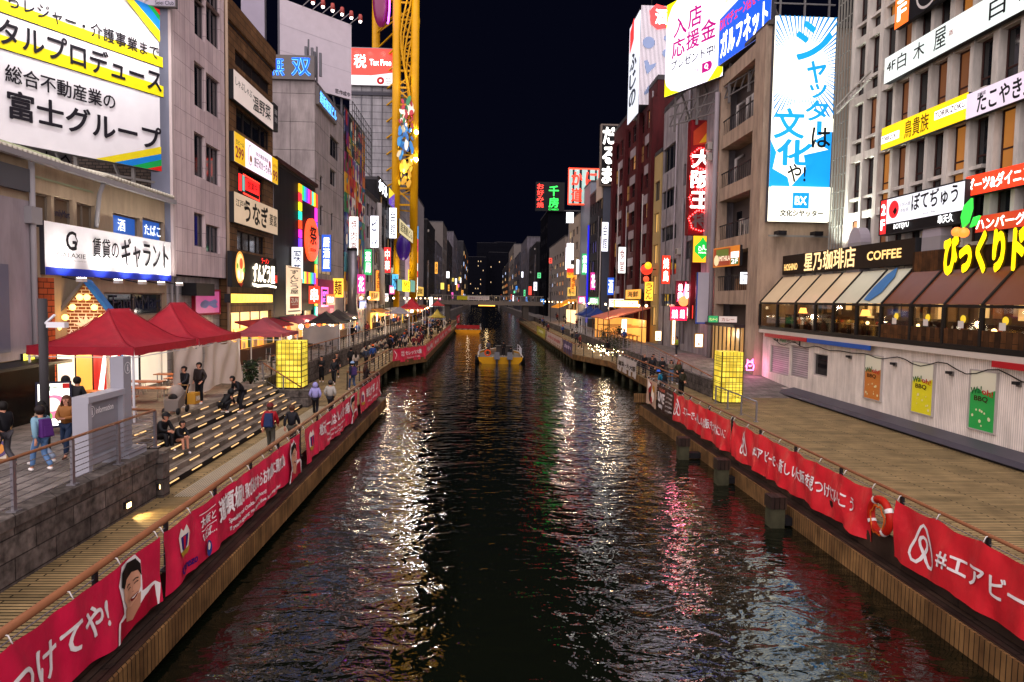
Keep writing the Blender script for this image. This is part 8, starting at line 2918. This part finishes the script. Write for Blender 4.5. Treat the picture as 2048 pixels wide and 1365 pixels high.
GR = [(12.75, 53, "d:141418", "d:1a1a20", "short", "bald-looking man in black at the back left of the group by the right railing", "d:8a7468"), (12.7, 50.3, "d:17171a", "d:24242a", "short", "person in black with a white shirt collar in the group by the right railing", "d:14100e"), (13.25, 52.2, "d:2a2a2e", "d:1e1e24", "short", "person in a charcoal jacket in the middle of the group by the right railing", "d:2c2018"), (13.15, 49.2, "d:18181b", "d:1c1c20", "short", "person in plain black at the front of the group by the right railing", "d:14100e"), (13.5, 48.0, "d:6a5f50", "d:5a7290", "long", "woman in a patterned pale jacket and light jeans facing the bridge", "d:1c120e"), (13.85, 47.4, "d:3a3a28", "d:17171b", "long", "person in an olive jacket with an orange scarf at the right end of the group", "d:7a3018")]
for x, y, jk, lg, st_, lab, hr in GR:
    person(lab, (x, y, ZD), PI + rnd.uniform(-.4, .4), "stand", rnd.choice(("down", "pockets", "front")), jk, lg, hair=hr, style=st_, h=rnd.uniform(1.62, 1.76))
person("stall attendant in a yellow-green jacket standing by the pink neon front", (17.3, 60, ZR), HP, "stand", "front", "d:8a9a28", "d:26262c", h=1.7)
person("boat crew member in black at the helm of the nearer yellow boat", (2.4, 77.4, .6), 0, "stand", "front", "d:101012", "d:121216", face=False, h=1.74)
p1 = person("seated boat passenger in black beside the helm of the nearer yellow boat", (3.3, 77.6, .5), .2, "sit", "down", "d:121214", "d:141418", face=False)
p2 = person("boat passenger in a grey jacket near the guard rail of the nearer yellow boat", (.7, 78.6, .6), -.3, "stand", "down", "d:4a4a50", "d:1c1c22", face=False, h=1.66)
p3 = person("person standing in dark clothes facing the bridge on the far left promenade", (-8.4, 70, ZD), PI, "stand", "pockets", "d:151518", "d:18181d")
p4 = person("person in a dark red jacket walking on the far left promenade", (-7.4, 74, ZD), PI, "walk", "down", "d:5a1a20", "d:1c1c22")
p5 = person("seated person in a pale jacket on the far left promenade", (-10.2, 72, ZD), -HP, "sit", "down", "d:a89a88", "d:2a2a30")
settle()
PR = [(pa, "black", 0), (pb_, "cream", 0), (pc, "slate blue", 0), (p3, "dark", PI), (p4, "dark red", PI), (pd, "bright blue", 0)]
for i in range(58):
    o, cn_, rz = PR[(i * 5 + i // 7) % 6]
    x = -6.6 - rnd.random() * 4.2
    y = 70 + (i / 58) ** 1.2 * 78 + rnd.random() * 3
    dup(o, (x, y, ZD), rz + rnd.uniform(-.7, .7), "small far person in %s clothes in the crowd on the far left deck" % cn_, None, "crowd on the far left deck")
for i in range(26):
    o, cn_, rz = PR[(i * 5 + i // 6) % 6]
    dup(o, (-12.2 - rnd.random() * 2.0, 66 + i * 4 + rnd.random() * 3, ZU), rz + rnd.uniform(-.7, .7), "small far person in %s clothes by the left street stalls" % cn_, None, "people by the left street stalls")
for i in range(20):
    o, cn_, rz = PR[(i * 5 + i // 5) % 6]
    up_ = i % 2
    dup(o, (rnd.uniform(15.2, 18.5) if up_ else rnd.uniform(10.8, 13.6), 68 + i * 5 + rnd.random() * 4, ZR if up_ else ZD), rz + rnd.uniform(-.7, .7), "small far person in %s clothes %s" % (cn_, "on the far right street" if up_ else "on the far right deck"), None, "people far along the right bank")
for i in range(18):
    o, cn_ = ((p1, "black"), (p5, "pale"))[i % 3 == 1]
    dup(o, (-5.1 + (i % 5) * 1.05, 140 + (i // 5) * 2.3, .55), rnd.uniform(-.4, .4), "small seated boat passenger in %s clothes on the farther boat" % cn_, None, "passengers on the farther boat")
for i in range(12):
    o, cn_, rz = PR[(i * 5) % 6]
    dup(o, (-11 + i * 2.2 + rnd.random(), 183.5, 6.56), rz + HP * (1 if i % 2 else -1), "tiny person in %s clothes crossing the far footbridge" % cn_, None, "people on the far footbridge")
for i in range(5):
    dup(p5, (-10.9, 62 + i * 3.3, ZD + .25), -HP + rnd.uniform(-.3, .3), "small seated person in a pale jacket against the dark stone wall", None, "people seated along the left stone wall")

# stroller, menu boards
st_ = empty("stroller", (-11.5, 26.0, ZU), "grey baby stroller with a drooping hood beside two women in puffer jackets", "stroller")
c = V((-11.5, 26.0, ZU))
m = MB()
m.ball(c + V((-.02, .1, .78)), .36, "d:8a8078", 14, 10, (.75, .9, .85))
o = m.build("hood", st_)
m = MB()
m.hexa([c + V(p) for p in ((-.24, -.42, .15), (.24, -.42, .15), (-.22, .3, .32), (.22, .3, .32), (-.26, -.35, .55), (.26, -.35, .55), (-.26, .3, .85), (.26, .3, .85))], "d:6f665f")
m.build("seat", st_)
m = MB()
m.ball(c + V((0, -.22, .62)), .16, "d:1a1716", 10, 8, (1.1, .5, 1))
m.build("opening", st_)
m = MB()
m.tube([c + V((-.24, .2, .5)), c + V((-.24, .55, 1.0)), c + V((.24, .55, 1.0)), c + V((.24, .2, .5))], .025, "d:8a6a44", 6)
m.build("handle", st_)
for x in (-.26, .26):
    for y in (-.38, .38):
        m = MB()
        m.cyl(c + V((x - .03, y, .13)), c + V((x + .03, y, .13)), .13, "d:18181a", n=14)
        m.build("wheel", st_)
m = MB()
m.box((-11.2, 26.3, ZU + .3), (-10.9, 26.75, ZU + .72), "d:a87a28")
o = m.build("carrier_bag", None, None, "mustard yellow carrier bag with white letters hanging beside the stroller", "bag")
fcb = wallL(-10.895, 26.3, 26.75, ZU + .3, ZU + .72)
le = MB()
put_text(le, fcb.P, "UMKA", .05, .12, .40, .3, .004, "d:e8e0d0", .04)
le.build("lettering", o)
mbd = Fr((-13.75, 21.5, ZU + .25), (.75, .45, 0), (-.12, .2, .95), .95, 1.45)
sign("menu_board", "tilted lit menu board with a pink food picture beside the nearest red tent", "menu board", mbd, "e:e8e4d8:1.0", [("c", .5, .45, .26, "e:d86a8a:.9"), ("c", .45, .5, .15, "e:f0d8c0:1"), ("c", .3, .25, .1, "e:60a848:.9"), ("t", "フォー", .15, .8, .6, .92, "d:206040", {"bold": .05}), ("v", "麺", .74, .4, .94, .65, "d:c02020", {"bold": .06}), ("r", .74, .84, .94, .95, "d:c02020")], .08, edge="d:1c1c30", rim=.06)
mbd = Fr((-13.0, 18.3, ZU + .02), (.55, .15, 0), (-.05, .25, .95), .5, 1.0)
sign("menu_board", "small wooden framed pavement menu board at the far left edge", "menu board", mbd, "d:cfc6b4", [("c", .5, .7, .2, "d:c8a060"), ("c", .5, .3, .22, "d:5a4a70"), ("c", .5, .3, .14, "d:d08a40")], .04, edge="d:8a6a40", rim=.04)
